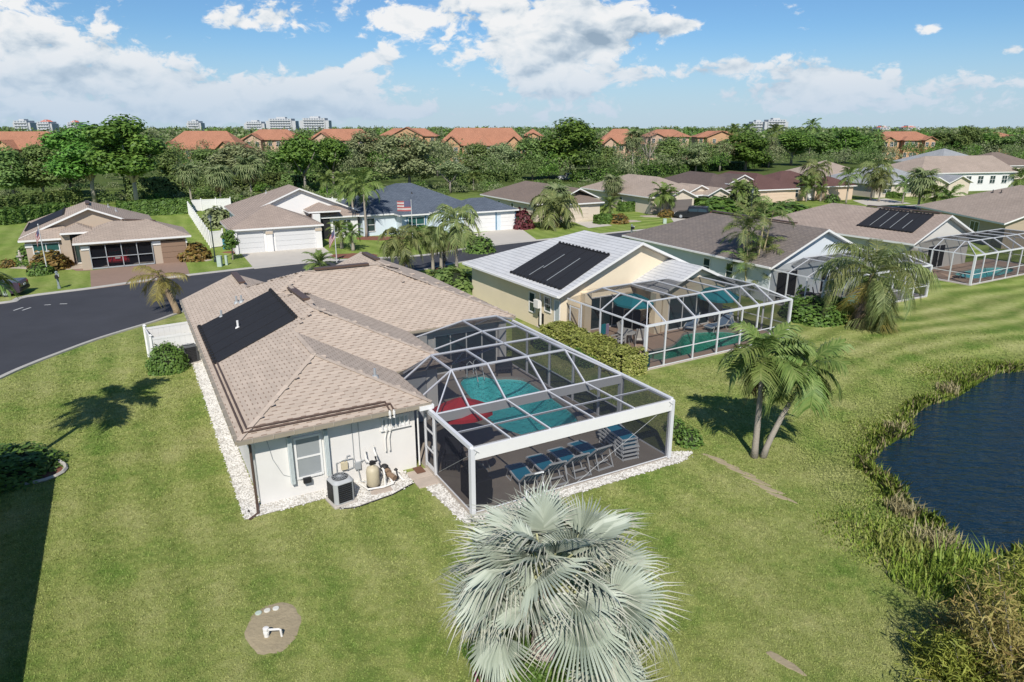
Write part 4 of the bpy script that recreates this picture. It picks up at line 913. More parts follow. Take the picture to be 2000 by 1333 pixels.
def bush_mesh(seed, n, mats, leaf=.09, box=False, nb=9):
    rnd = np.random.RandomState(seed)
    if box:
        c = rnd.uniform(-1, 1, (n, 3)); ax = rnd.choice(3, n, p=[.3, .3, .4]); sg = np.where(ax == 2, 1, rnd.choice([-1, 1], n)); c[np.arange(n), ax] = sg * (1 + .0 * rnd.normal(size=n))
        d = np.zeros((n, 3)); d[np.arange(n), ax] = sg; return leaves_mesh('foliage', c, leaf, mats, .5, .6, outward=d)
    d = rnd.normal(size=(n, 3)); d[:, 2] = np.abs(d[:, 2]) * 1.1 - .15; d /= np.linalg.norm(d, axis=1)[:, None]
    lump = 1 + .10 * np.sin(d[:, 0] * 7 + seed) * np.cos(d[:, 1] * 6 + d[:, 2] * 5) + .07 * rnd.normal(size=n)
    r = lump * rnd.uniform(.72, 1.0, n) ** .4; c = d * r[:, None]; c[:, 2] = np.maximum(c[:, 2], -.02)
    return leaves_mesh('foliage', c, leaf, mats, .5, .6, outward=d * .8)
def shrub(m, x, y, rx, rz_, label, group=None, n=900, base=None, ry=None, name='shrub', leaf=.10, seed=None, cat='shrub'):
    p = base or at(x, y); v = (int(x) + int(y)) % 3 if seed is None else seed
    me = kit(('bush', m.name, v, n, leaf), lambda: bush_mesh(v * 3 + 1, n, m, leaf))
    t = thing(name, label, cat, (p.x, p.y, 0), random.uniform(0, 6), group); link('foliage', me, t, (0, 0, .05), 0, (rx, ry or rx, rz_))
    mb = MB(); mb.lathe([(.78, .0), (.8, .5), (.55, .8), (.2, .9)], n=10); obj('inner_shade_core', mb, mat('bush_core', (.02, .028, .012), .95), t, sc=(rx, ry or rx, rz_)); return t  # near-black solid core stands in for the shade inside the leaves
def hedge(m, p, q, w, h, label, n=None, group=None, leaf=.09, seed=1):
    """trimmed hedge from p to q"""
    p, q = Vector(p), Vector(q); d = q - p; L = d.length; a = math.atan2(d.y, d.x); c = (p + q) / 2
    t = thing('hedge', label, 'hedge', (c.x, c.y, 0), a, group); n = n or int(420 * (L * w + 2 * L * h)); n = min(n, 16000); rnd = np.random.RandomState(seed)
    pr = [L * w, L * h, L * h, w * h, w * h]; f = rnd.choice(5, n, p=np.array(pr) / sum(pr)); C_ = np.zeros((n, 3)); D_ = np.zeros((n, 3))
    a1, b1 = rnd.uniform(-.5, .5, n), rnd.uniform(-.5, .5, n)
    for k in range(5):
        s_ = f == k
        if k == 0: C_[s_] = np.stack([a1 * L, b1 * w, np.full(n, h)], 1)[s_]; D_[s_] = (0, 0, 1)
        elif k in (1, 2): sg = 1 if k == 1 else -1; C_[s_] = np.stack([a1 * L, np.full(n, sg * w / 2), (b1 + .5) * h], 1)[s_]; D_[s_] = (0, sg, .2)
        else: sg = 1 if k == 3 else -1; C_[s_] = np.stack([np.full(n, sg * L / 2), a1 * w, (b1 + .5) * h], 1)[s_]; D_[s_] = (sg, 0, .2)
    lump = .09 * np.sin(C_[:, 0] * 2.1 + seed) + .07 * np.sin(C_[:, 0] * 5.3 + C_[:, 1] * 4) + .05 * rnd.normal(size=n)
    C_ += D_ * lump[:, None]
    link('foliage', leaves_mesh('foliage', C_, leaf, m, .5, .6, outward=D_), t)
    mb = MB(); mb.box((0, 0, h * .46), (L * .97, w * .86, h * .9)); obj('hedge_shade_core', mb, mat('hedge_core', (.018, .028, .01), .95), t); return t  # near-black box stands in for the shade deep in the hedge

# the silvery fan palm in front
PI_ = math.pi
def bismarck():
    p = at(1045, 1300); t = thing('fan_palm', 'big silvery blue fan palm in front of the pool cage', 'palm', (p.x + .2, p.y, 0))
    zt = 2.25; mb = MB(); N = 16
    prof = [(.30 - .08 * i / N + (.035 if i % 2 else 0), zt * i / N) for i in range(N + 1)]; mb.lathe(prof, n=14)
    tr = obj('trunk', mb, mat('pinkish_trunk', (.42, .34, .30), .9, noise=(5, .4), bump=(12, .05)), t)
    fans = []; TIPS = leaf_mat('dry_silver_tip', (.31, .31, .24), (.45, .45, .36), (.57, .55, .46), trans=.1)
    for s_ in range(4):
        m1 = MB(); add_fan(m1, Matrix.Identity(4), 1.38, 42, 3.8, .40, .35 + .3 * s_, .05, 0, 200 + s_, .9 - .35 * s_, 1, .50); fans.append(m1.mesh('leaf', [SILVER, TIPS]))
    rnd = random.Random(12); n = 50
    stalk_m = leaf_mat('pale_petiole', (.36, .37, .19), (.46, .46, .26), (.5, .5, .3), trans=.05)
    dead = leaf_mat('old_silver_leaf', (.22, .23, .17), (.34, .35, .27), (.46, .45, .36), trans=.1)
    for i in range(n):
        k = i / (n - 1); th = -0.58 + 1.7 * k ** .95 + rnd.uniform(-.22, .22); az = i * 2.39996 + rnd.uniform(-.2, .2); pl = (1.85 - .9 * k) * rnd.uniform(.88, 1.1)
        fa = (az + PI_ / 2 + PI_) % (2 * PI_) - PI_
        if k < .40 and abs(fa + .1) < .48: continue
        if k < .22 and i % 5 in (1, 3): continue
        pl *= 1 + .16 * math.cos(az)
        M0 = Matrix.Translation((0, 0, zt - .25 + .5 * k)) @ Matrix.Rotation(az, 4, 'Z') @ Matrix.Rotation(-th, 4, 'Y')
        sg = .16 * (1 - k); end = M0 @ Vector((pl, 0, -sg)); mb = MB(); mb.tube([M0 @ Vector((.1, 0, 0)), M0 @ Vector((pl * .55, 0, -sg * .2)), end], [.05, .032, .024], 6)
        leaf_o = bpy.data.objects.new('leaf', fans[(i + i // 5) % 4]); COL.objects.link(leaf_o); leaf_o.parent = t
        tilt = .42 - .25 * k + rnd.uniform(-.35, .35)
        M1 = Matrix.Translation(end) @ Matrix.Rotation(az + rnd.uniform(-.25, .25), 4, 'Z') @ Matrix.Rotation(-th + tilt, 4, 'Y') @ Matrix.Rotation(rnd.uniform(-.95, .95), 4, 'X') @ Matrix.Scale(rnd.uniform(.88, 1.1), 4)
        leaf_o.matrix_local = M1; inv = M1.inverted(); st = MB(); st.v = [tuple(inv @ Vector(v)) for v in mb.v]; st.f = mb.f; st.mi = mb.mi; obj('petiole', st, stalk_m, leaf_o)
    return t
bismarck()
def ground_cover(name, label, cx, cy, rx, ry, h, n, m, leaf=.06, seed=3):
    rnd = np.random.RandomState(seed); a = rnd.uniform(0, 2 * np.pi, n); r = np.sqrt(rnd.uniform(0, 1, n)) * (1 + .10 * np.sin(a * 5)); x, y = rx * r * np.cos(a), ry * r * np.sin(a)
    z = h * (.35 + .65 * rnd.uniform(0, 1, n)) * np.clip(1.25 - r ** 3, .25, 1) * (1 + .3 * np.sin(x * 5) * np.cos(y * 4))
    o = link(name, leaves_mesh(name, np.stack([x, y, z], 1), leaf, m, .8, .6), None, (cx, cy, 0)); tag(o, label, None, None, 'stuff'); return o
p = at(1045, 1300); ground_cover('ground_cover', 'bright green ground cover round the silvery fan palm', p.x + .1, p.y + .15, 1.75, 1.25, .42, 9000, HEDGE, .055)
FLOW = leaf_mat('pink_bract', (.30, .05, .10), (.42, .10, .18), (.5, .2, .25)); p = at(955, 1325); ground_cover('red_flowers', 'small red flowering plants at the edge of the ground cover', p.x, p.y, .35, .3, .3, 160, FLOW, .04, 8)

# palms whose fronds show one by one
def frond_palm(label, loc, h, lean, n, L, lo, hi, bend, mats, nl, ll, lw, droop, group, r=(.14, .10), seed=1, shaft=None, nv=5, skirt=0, name='palm_tree', bark=PTRUNK, mix=False):
    t = thing(name, label, 'palm', loc, 0, group); link('trunk', trunk_mesh(h, r[0], r[1], lean, bark, .25, 10), t); rnd = random.Random(seed)
    vs = [kit(('fr', label, j), lambda j=j: (lambda mb: (add_frond(mb, Matrix.Identity(4), L, lo + (hi - lo) * j / (nv - 1), bend * (1 - .25 * j / (nv - 1)), nl, ll, lw, droop, 0, .035, 0, seed * 10 + j), mb)[-1])(MB()).mesh('frond', mats)) for j in range(nv)]
    for i in range(n):
        j = min(nv - 1, int(nv * i / n)); o = link('frond', (kit(('frl', label), lambda: (lambda m_: (m_.materials.clear(), m_.materials.append(YELLOW), m_)[-1])(vs[0].copy())) if (mix and i % 4 == 0 and j < 3) else vs[j]), t); o.matrix_local = Matrix.Translation((lean[0], lean[1], h)) @ frond_M(i * 2.4 + rnd.uniform(-.25, .25), .05 + .22 * i / n, .05, rnd.uniform(-.35, .35)) @ Matrix.Scale(rnd.uniform(.85, 1.08), 4)
    if shaft:
        mb = MB(); mb.tube([(lean[0], lean[1], h - shaft), (lean[0] * 1.02, lean[1], h + .25)], [r[1] * 1.05, r[1] * .55], 8); obj('crown_shaft', mb, leaf_mat('green_shaft', (.14, .19, .06), (.2, .25, .1)), t)
    for i in range(skirt):
        mb = MB(); add_frond(mb, Matrix.Identity(4), L * .75, -1.25, .25, nl // 2, ll * .7, lw, 1.0, 0, .03, 0, i); o = obj('dead_frond', mb, BROWNLEAF, t); o.matrix_local = Matrix.Translation((lean[0], lean[1], h - .15)) @ frond_M(i * 1.7 + .4, 0, .1)
    return t
a = at(1473, 893); b = at(1490, 893)
ht = z_at(a.x, a.y, 705); frond_palm('straight trunked coconut palm on the lawn by the pond', (a.x, a.y, -.03), ht, (-.05, .05), 17, 1.7, -.55, 1.25, 1.6, [PALM], 40, .62, .072, .55, 'palm pair by the pond', (.13, .085), 4, .5, skirt=2)
hb = z_at(b.x, b.y, 722); frond_palm('leaning coconut palm sharing a base with the straight one by the pond', (b.x, b.y, -.03), hb, (1.38, .05), 15, 1.5, -.5, 1.2, 1.4, [PALM], 38, .58, .072, .5, 'palm pair by the pond', (.12, .075), 5, .45)
q = at(1672, 640); frond_palm('large shaggy queen palm with long drooping fronds behind the lawn', (q.x, q.y, 0), z_at(q.x, q.y, 540), (.65, .1), 34, 3.7, -1.05, 1.15, 2.0, [QUEEN], 46, .85, .06, .95, None, (.26, .2), 6, skirt=7, mix=True, bark=mat('brown_bark', (.13, .10, .08), .95, noise=(6, .4), bump=(14, .05)))
q = Vector((-18.6, 21.5, 0)); frond_palm('palm beyond the shaded house corner, only frond tips in view', (q.x, q.y, 0), 7.2, (.1, .1), 20, 2.2, -.6, 1.3, 1.3, [PALM], 34, .6, .095, .5, None, (.13, .09), 7)
q = at(347, 613); frond_palm('ragged palm with yellowing fronds at the road behind the middle house', (q.x, q.y, 0), z_at(q.x, q.y, 545), (-1.0, .3), 11, 1.75, -.75, .55, .9, [YELLOW], 30, .5, .05, .7, None, (.22, .2), 8, skirt=3, bark=mat('rough_palm_bark', (.30, .22, .14), .95, noise=(5, .5), bump=(12, .08)))
# clump of slender palms between the two neighbours
q = at(1468, 577); t = thing('areca_palm', 'clump of tall yellow stemmed areca palms between the two neighbouring houses', 'palm', (q.x, q.y, 0))
rnd = random.Random(5)
for i in range(13):
    a0 = i * 2.4; r0 = .35 + .05 * i; h = [6.4, 5.9, 6.1, 3.6, 5.3, 2.9, 4.6, 2.2, 3.2, 4.9, 1.8, 2.4, 2.6][i]; lx, ly = .55 * math.cos(a0) * (h / 5), .4 * math.sin(a0) * (h / 5); bx, by = r0 * .7 * math.cos(a0), r0 * .5 * math.sin(a0)
    mb = MB(); mb.tube([(bx, by, 0), (bx + lx * .4, by + ly * .4, h * .5), (bx + lx, by + ly, h)], [.065, .055, .05], 7); obj('stem', mb, mat('areca_stem', (.42, .36, .20), .7, noise=(4, .35)), t)
    link('crown', kit(('areca', i % 3), lambda: pinnate_crown('crown', 7, 1.9, -.1 - .2 * (i % 2), 1.2, 1.2, [QUEEN if i % 3 else PALM], 60 + i, 22, .42, .05, .4)), t, (bx + lx, by + ly, h - .1), i)
# ------------------------------------------------------------------ neighbours on this side of the street
PI = math.pi
GREYTILE = shingle_mat('pale_grey_tile', (0.53, 0.53, 0.53), (0.50, 0.505, 0.51), (0.41, 0.42, 0.43), 0.30, 1.6, 0.02, 0.15)
GREYBR = shingle_mat('grey_brown_shingle', (0.225, 0.19, 0.165), (0.185, 0.16, 0.145), (0.14, 0.12, 0.11), 0.2, 0.45, 0.02, 0.4)
TANR = shingle_mat('tan_shingle', (0.40, 0.32, 0.265), (0.34, 0.275, 0.23), (0.26, 0.20, 0.17), 0.2, 0.45, 0.02, 0.4)
TANR2 = shingle_mat('warm_tan_shingle', (0.43, 0.345, 0.28), (0.37, 0.30, 0.245), (0.28, 0.225, 0.185), 0.2, 0.5, 0.02, 0.4)
BROWNR = shingle_mat('brown_shingle', (0.24, 0.185, 0.15), (0.21, 0.165, 0.14), (0.16, 0.125, 0.105), 0.2, 0.45, 0.02, 0.3)
DKBR = shingle_mat('dark_brown_shingle', (0.155, 0.115, 0.10), (0.13, 0.10, 0.09), (0.10, 0.08, 0.07), 0.2, 0.45, 0.02, 0.3)
REDBR = shingle_mat('red_brown_shingle', (0.155, 0.085, 0.075), (0.135, 0.075, 0.065), (0.10, 0.06, 0.055), 0.2, 0.45, 0.02, 0.3)
BLUER = shingle_mat('blue_grey_shingle', (0.135, 0.16, 0.195), (0.10, 0.12, 0.15), (0.07, 0.085, 0.11), 0.2, 0.35, 0.02, 0.8)
GREYR = shingle_mat('grey_shingle', (0.36, 0.37, 0.37), (0.31, 0.32, 0.33), (0.24, 0.25, 0.26), 0.2, 0.5, 0.02, 0.3)
ORANGE = shingle_mat('orange_roof_tile', (0.47, 0.225, 0.14), (0.42, 0.20, 0.125), (0.30, 0.14, 0.09), 0.35, 0.4, 0.05, 0.3)

N1 = House('house', 'cream stucco house with pale grey tile roof and teal umbrellas in its pool cage', NB1, 2.71, .42, BEIGE, GREYTILE, WHITE)
N1.block(0, 12.7, .45, 12.9, g0=True, over=.5); N1.block(5.9, 12.1, -2.1, 7, g0=True, over=.45, dz=.0)
N1.collector([(.55, .95), (.55, 6.9), (4.35, 6.9), (4.35, 1.3)], 5, lines=((.32, .05, .75), (.62, .3, .75), (.66, .05, .35)))
for v, z in ((4.1, 1.5), (2.3, 1.75)): N1.window(.5, v, z, .75, 1.35 if v > 3 else 1.0, -PI / 2, 1, 2)
N1.window(.5, .98 + .3, 1.5, .6, 1.5, -PI / 2, 1, 1, mat('frosted', (.45, .5, .5), .3))
N1.window(4.0, .95, 1.12, 3.0, 2.1, 0, 3, 1); N1.window(8.6, -1.65, 1.12, 3.6, 2.1, 0, 3, 1)
for u, v in ((2.2, .7), (5.9, -1.5)):
    mb = MB(); mb.box((u, v, 1.3), (.5, .5, 2.6)); obj('column', mb, BEIGE, N1.root)
mb = MB(); mb.tube([(.52, 2.95, 2.7), (.35, 2.95, 2.4), (.35, 2.95, .3)], .05, 6); mb.tube([(.3, 2.8, 1.9), (.3, 2.8, .3)], .05, 6); mb.bar((.1, 2.7, 1.7), (.1, 3.2, 1.7), .2, .5); obj('white_pipe', mb, PVC, N1.root)
N1.gutter((-.05, .5), (-.05, 12.8), WHITE)

N2 = House('house', 'white house with grey brown shingle roof behind the slender palm clump', NB2, 2.71, .42, mat('bluish_white_stucco', (.62, .66, .69), .85, noise=(1.0, .1)), GREYBR, WHITE)
N2.block(0, 11.2, 0, 17.6, g0=True, over=.5); N2.window(.5, 6.9, 1.6, .8, 1.3, -PI / 2, 1, 2); N2.window(.5, 4.4, 1.6, .8, 1.3, -PI / 2, 1, 2); N2.window(2.3, .5, 1.15, 2.2, 2.1, 0, 2, 1, DARK); N2.window(7.5, .5, 1.15, 3, 2.1, 0, 3, 1, DARK)
N2.ridge_vent((5.6, 3), (5.6, 12)); N2.gutter((-.05, .1), (-.05, 17.4), WHITE)
N3 = House('house', 'white gabled house with tan shingle roof and a black solar mat near its gable', NB3, 2.71, .42, mat('warm_white_stucco', (.60, .575, .53), .85, noise=(1.0, .1)), TANR, WHITE)
N3.block(0, 10.2, 0, 17, g0=True, over=.5); N3.collector([(1.62, 1.2), (1.62, 6.6), (4.66, 6.6), (4.66, 1.35)], 5, lines=((.22, .1, .6), (.42, .05, .95), (.6, .05, .95), (.78, .05, .95)))
N3.window(4.5, .5, 1.15, 2.8, 2.1, 0, 3, 1, DARK); N3.panel('shutter', 1.8, .46, 1.4, .5, 1.6, 0, mat('panel_grey', (.42, .44, .46), .4)); N3.ridge_vent((5.1, 1), (5.1, 8))
N4 = House('house', 'tan house with wide tan shingle roof at the far right edge', NB4, 2.71, .42, mat('dull_tan', (.40, .33, .25), .85), TANR2, WHITE)  # one even tan on all walls
N4.block(0, 15, 0, 17.5, g0=True, over=.5); N4.window(.5, 5.6, 1.5, 1.6, 1.5, -PI / 2, 2, 1); N4.pipe_vent(5.2, 11, BLACKM); N4.pipe_vent(5.4, 9.8, BLACKM)

def mansard(label, fr, scr, u0, u1, v0, v1, iu0, iu1, iv0, iv1, us, vs, zt=3.25, z1=2.44, door=None):
    c = Cage(label, fr, scr); b = c.beam
    b((u0, v0, z1), (u1, v0, z1), .10, .12, 'rail'); b((u0, v0, z1), (u0, v1, z1), .08, .10, 'rail'); b((u1, v0, z1), (u1, v1, z1), .08, .10, 'rail')
    iu = [iu0] + list(us[1:-1]) + [iu1]
    b((iu0, iv0, zt), (iu1, iv0, zt), .06, .11, 'purlin'); b((iu0, iv1, zt), (iu1, iv1, zt), .06, .11, 'purlin')
    for i, u in enumerate(iu):
        b((us[i], v0, z1), (u, iv0, zt), .06, .13, 'rafter'); b((u, iv0, zt), (u, iv1, zt), .06, .11, 'purlin'); b((u, iv1, zt), (us[i] if i in (0, len(iu) - 1) else u, v1, z1 + .1), .06, .11, 'rafter')
        c.post(us[i], v0, z1)
    for u, q in ((u0, iu0), (u1, iu1)):
        b((u, v0, z1), (q, iv0, zt), .05, .09, 'brace')
        for v in vs: c.post(u, v, z1, .07)
        for v in vs[:2]: b((u, v, z1), (q, max(v, iv0), zt), .05, .09, 'brace')
        b((u, v0, .9), (u, v1 - (1.6 if u == u0 else 0), .9), .04, .06, 'chair_rail'); b((u, v0, .1), (u, v1, .1), .05, .06, 'sill')
        vv = [v0] + list(vs) + [v1]
        for a_, b_ in zip(vv[:-1], vv[1:]): c.pan((u, a_, .1), (u, b_, .1), (u, b_, z1), (u, a_, z1))
        c.pan((u, v0, z1), (u, v1, z1), (q, iv1, zt), (q, iv0, zt))
    for u in (u0, u1): c.post(u, v0, z1, .13)
    b((u0, v0, .9), (u1, v0, .9), .04, .06, 'chair_rail'); b((u0, v0, .1), (u1, v0, .1), .05, .06, 'sill')
    ue = [u0] + list(us) + [u1]
    for a_, b_ in zip(ue[:-1], ue[1:]): c.pan((a_, v0, .1), (b_, v0, .1), (b_, v0, z1), (a_, v0, z1))
    for i in range(len(iu) - 1):
        c.pan((us[i], v0, z1), (us[i + 1], v0, z1), (iu[i + 1], iv0, zt), (iu[i], iv0, zt)); c.pan((iu[i], iv0, zt), (iu[i + 1], iv0, zt), (iu[i + 1], iv1, zt), (iu[i], iv1, zt))
        c.pan((iu[i], iv1, zt), (iu[i + 1], iv1, zt), (iu[i + 1], v1, z1 + .1), (iu[i], v1, z1 + .1))
    if door is not None: b((u0, door, 2.05), (u0, door + .9, 2.05), .05, .06, 'door_head'); c.post(u0, door, 2.1, .05); c.post(u0, door + .9, 2.1, .05)
    return c
mansard('white framed pool cage with teal umbrellas on the cream neighbour house', NB1, SCR_L, .75, 12.1, -6.4, .6, 2.1, 10.5, -4.9, -1.0, [2.1, 4.2, 6.05, 7.9, 9.25, 10.5], [-4.5, -2.6, -.8], door=-.6)
mansard('white pool cage partly hidden by the shaggy queen palm', NB2, SCR_L, .6, 12.3, -4.0, .5, 2.6, 10.6, -2.9, -.5, [2.6, 4.4, 6.2, 8.0, 9.4, 10.6], [-2.6, -1.0])
mansard('white pool cage at the far end of the lawn', NB3, SCR_L, .2, 13.6, -4.9, .5, 1.6, 12.2, -3.4, -.9, [1.6, 3.6, 5.6, 7.6, 9.6, 12.2], [-3.2, -1.5])
pool(NB1, (.65, 12.2, -6.45, 1.2), [(2.6, -5.6), (4.4, -5.7), (7.0, -5.7), (9.5, -5.5), (10.4, -4.4), (9.6, -3.2), (7.6, -2.6), (6.3, -3.3), (5.0, -4.0), (3.4, -4.1), (2.4, -4.7)], DECK2, POOLG, PWG, 'green tinted pool under the cage of the cream neighbour house')
pool(NB2, (.5, 12.4, -4.05, .6), [(3.0, -2.9), (5.0, -3.1), (8.0, -3.1), (10.2, -2.6), (10.0, -1.3), (8.0, -1.0), (5.0, -1.1), (3.0, -1.5)], DECK3, POOLT, PW, 'pool inside the cage behind the shaggy queen palm')
pool(NB3, (.1, 13.7, -4.95, .6), [(3.0, -3.6), (5.0, -4.0), (8.0, -4.0), (10.2, -3.4), (10.6, -2.2), (9.0, -1.6), (6.0, -1.5), (3.6, -1.9)], DECK2, POOLT, PW, 'small pool inside the cage at the far end of the lawn')

# ------------------------------------------------------------------ houses across the street
def gar_door(h, u, v, w, m=WHITE, z=1.02, hh=2.05, rows=4): return h.panel('garage_door', u, v, z, w, hh, 0, m, .03, rows, .03)
ZF = 2.5
F1 = Frame(31, at(140.6, 476.4, ZF)); H1 = House('house', 'tan house with a red car behind the screened garage and brown driveway', F1, ZF, .42, TAN, TANR2, WHITE)
H1.block(0, 9.6, 0, 6.6, 'u', over=.45, wall=False); H1.block(-4.2, 7.4, 5.6, 19, g0=True, over=.5, ze=ZF + .05); H1.block(-4.2, 1.4, 4.2, 9, over=.45)
H1.block(-.9, 1.9, 3.2, 8.5, over=.3, ze=ZF + .55, wall=False); H1.collector([(-3.8, 9.0), (-3.8, 15.5), (-.6, 15.5), (-.6, 9.0)], 4)
H1.ridge_vent((1.6, 8.5), (1.6, 12)); H1.ridge_vent((4.2, 3.3), (7.0, 3.3)); H1.pipe_vent(3.4, 13); H1.pipe_vent(4.0, 11)
BR_DOOR = mat('brown_door', (.25, .165, .115), .7); gar_door(H1, 8.0, .43, 2.1, BR_DOOR)
for a_, b_, c_, d_, zz in ((.45, 1.2, .45, .75, 0), (6.2, 6.95, .45, .75, 0), (8.95, 9.15, .45, .75, 0), (.45, 9.15, .452, .75, 2.14), (.45, .7, .75, 6.1, 0), (8.9, 9.15, .75, 6.1, 0), (.7, 8.9, 5.9, 6.1, 0), (6.8, 6.95, .75, 5.9, 0)):
    mb = MB(); mb.prism([(a_, c_), (b_, c_), (b_, d_), (a_, d_)], zz - .05 if not zz else zz, ZF if zz else 2.139); obj('wall', mb, TAN, H1.root)
for zz in (2.142, ): mb = MB(); mb.face([(.7, .75, 2.3), (8.9, .75, 2.3), (8.9, 5.9, 2.3), (.7, 5.9, 2.3)]); obj('ceiling', mb, TAN, H1.root)
gs = MB(); sp_ = MB(); sp_.face([(1.2, .5, .06), (6.2, .5, .06), (6.2, .5, 2.14), (1.2, .5, 2.14)]); obj('garage_screen', sp_, screen_mat('garage_screen', .45), H1.root)
for x in (1.2, 2.45, 3.7, 4.95, 6.2): gs.box((x, .36, 1.1), (.07, .06, 2.1))
gs.box((3.7, .355, 1.05), (5.0, .05, .06)); gs.box((3.7, .355, .1), (5.0, .05, .12)); obj('screen_frame', gs, GREYM, H1.root)
H1.window(-2.2, 4.65, 1.35, 2.1, 1.5, 0, 2, 2, GREENGLASS); H1.window(.45, 4.2, 1.1, 1.0, 2.1, 0, 1, 1); H1.panel('entry_column', -.55, 4.2, 1.4, .7, 2.8, 0, TAN, .5); H1.panel('entry_arch', .45, 3.7, 2.62, 1.3, .5, 0, DARK, .02)
for u, v, w_ in ((-3.5, 4.63, .6), (.9, .43, .7), (6.6, .43, .7), (9.15, .43, .14)): H1.panel('wall_band', u, v, 1.95, w_, .35, 0, WHITE, .05)
F2 = Frame(28, at(446, 450, ZF)); H2 = House('house', 'white house with two white garage doors and beige roof beside the flagpole', F2, ZF, .42, mat('clean_white_stucco', (.72, .71, .69), .85), TANR, WHITE)
H2.block(0, 9.4, 0, 8, over=.45); H2.block(1.8, 15.6, 7.5, 20.5, g0=True, over=.5, ze=ZF + .3); H2.block(9.0, 12.6, 5.2, 9.5, over=.3, ze=ZF + .75, wall=False); H2.block(9.4, 15.2, 5.8, 11, over=.45)
DOORW = mat('door_white', (.60, .60, .595), .5); gar_door(H2, 2.05, .43, 2.5, DOORW); gar_door(H2, 6.55, .43, 4.2, DOORW)
for u in (.62, 3.85, 8.85): H2.panel('pier', u, .43, 1.2, .62 if u > 1 else .3, 2.4, 0, H2.wall, .22)
H2.window(12.9, 6.25, 1.4, 2.2, 1.3, 0, 4, 2); H2.panel('entry_column', 9.8, 5.6, 1.5, .8, 3.0, 0, H2.wall, .6); H2.panel('entry_door', 10.9, 6.0, 1.2, 1.1, 2.3, 0, DARK, .04)
for u in (3.85, 8.85): H2.panel('wall_band', u, .2, 1.95, .7, .28, 0, mat('tan_band', (.5, .42, .33), .8), .05)
H2.pipe_vent(6.2, 15)
F3 = Frame(29, at(902, 416, ZF)); H3 = House('house', 'pale blue house with blue grey shingle roof behind the striped flag', F3, ZF, .42, PALEBLUE, BLUER, WHITE)
H3.block(-.6, 7.9, 0, 6.4, 'u', over=.45); H3.block(-11.5, 4.4, 3.2, 17, 'u', over=.45, ze=ZF + .02); H3.block(-7.4, .6, 1.2, 10, over=.45); H3.block(-3.6, -1.0, .4, 5, g0=True, over=.3, ze=ZF + .15)
gar_door(H3, 2.6, .43, 4.2); gar_door(H3, 6.5, .43, 2.0); H3.window(-5.2, 1.63, 1.25, 2.1, 1.8, 0, 2, 2, GREENGLASS); H3.window(-10.1, 3.62, 1.3, 1.0, 1.6, 0, 1, 2); H3.pipe_vent(-3.4, 7.5, BLACKM, .2)
BLUETRIM = mat('blue_trim', (.10, .22, .33), .6)
for u in (-6.35, -4.05, 4.85, 7.55): H3.panel('side_trim', u, 1.6 if u < 0 else .42, 1.2, .12, 2.2, 0, BLUETRIM, .05)
F4 = Frame(29, at(1045, 399, ZF)); H4 = House('house', 'cream house with plain brown hip roof beside the blue roofed one', F4, ZF, .42, CREAM, BROWNR, WHITE)
H4.block(0, 10.2, 0, 16.5, over=.45); H4.block(3.2, 9.6, -1.2, 8, g0=True, over=.4, ze=ZF + .55, wall=False); H4.block(2.0, 9.8, -2.2, 4, over=.45); gar_door(H4, 5.2, -1.78, 4.4, CREAM); H4.window(.43, 7, 1.4, .8, 1.2, -PI / 2); H4.window(.43, 11, 1.4, .8, 1.2, -PI / 2)
F5 = Frame(26, at(1270, 386, ZF)); H5 = House('house', 'cream house with light tan roof and twin small gables behind the dark car', F5, ZF, .42, CREAM, TANR2, WHITE)
H5.block(0, 11.5, 0, 19.5, over=.45); H5.block(1.5, 7.2, -2.0, 7, g0=True, over=.4); H5.block(7.5, 12.6, 0.6, 8, g0=True, over=.4, ze=ZF + .3); H5.block(9.8, 14.6, -1.2, 8, g0=True, over=.4)
H5.panel('garage_opening', 4.3, -1.63, 1.1, 4.2, 2.1, 0, mat('screen_grey', (.16, .14, .13), .8), .03, 2); H5.window(12.2, -.83, 1.4, 1.5, 1.3, 0, 2, 2, GREENGLASS); H5.window(.43, 8, 1.4, .9, 1.0, -PI / 2)
F6 = Frame(23, at(1400, 372, ZF)); H6 = House('house', 'house with dark brown shingle roof and white front gable', F6, ZF, .42, CREAM, DKBR, WHITE)
H6.block(-2, 9.0, 0, 17.5, over=.45); H6.block(3.2, 9.6, 1.0, 9, g0=True, over=.4, ze=ZF + .9); H6.block(3, 9, -2, 5, over=.4); gar_door(H6, 6, -1.63, 4.2, PEACH)
F7 = Frame(22, at(1470, 372, ZF)); H7 = House('house', 'peach house with reddish brown roof beside the lamp post', F7, ZF, .42, PEACH, REDBR, WHITE)
H7.block(0, 10, 0, 17, over=.45, k=.46); H7.block(8, 21, 3, 14, 'u', over=.45); H7.block(17, 24, 1.0, 8, over=.45); gar_door(H7, 5.6, .43, 4.4, PEACH); H7.window(12.2, 3.43, 1.4, 1.6, 1.5, 0, 2, 2); H7.panel('arch_door', 16, 3.43, 1.2, 1.6, 2.3, 0, WHITE)
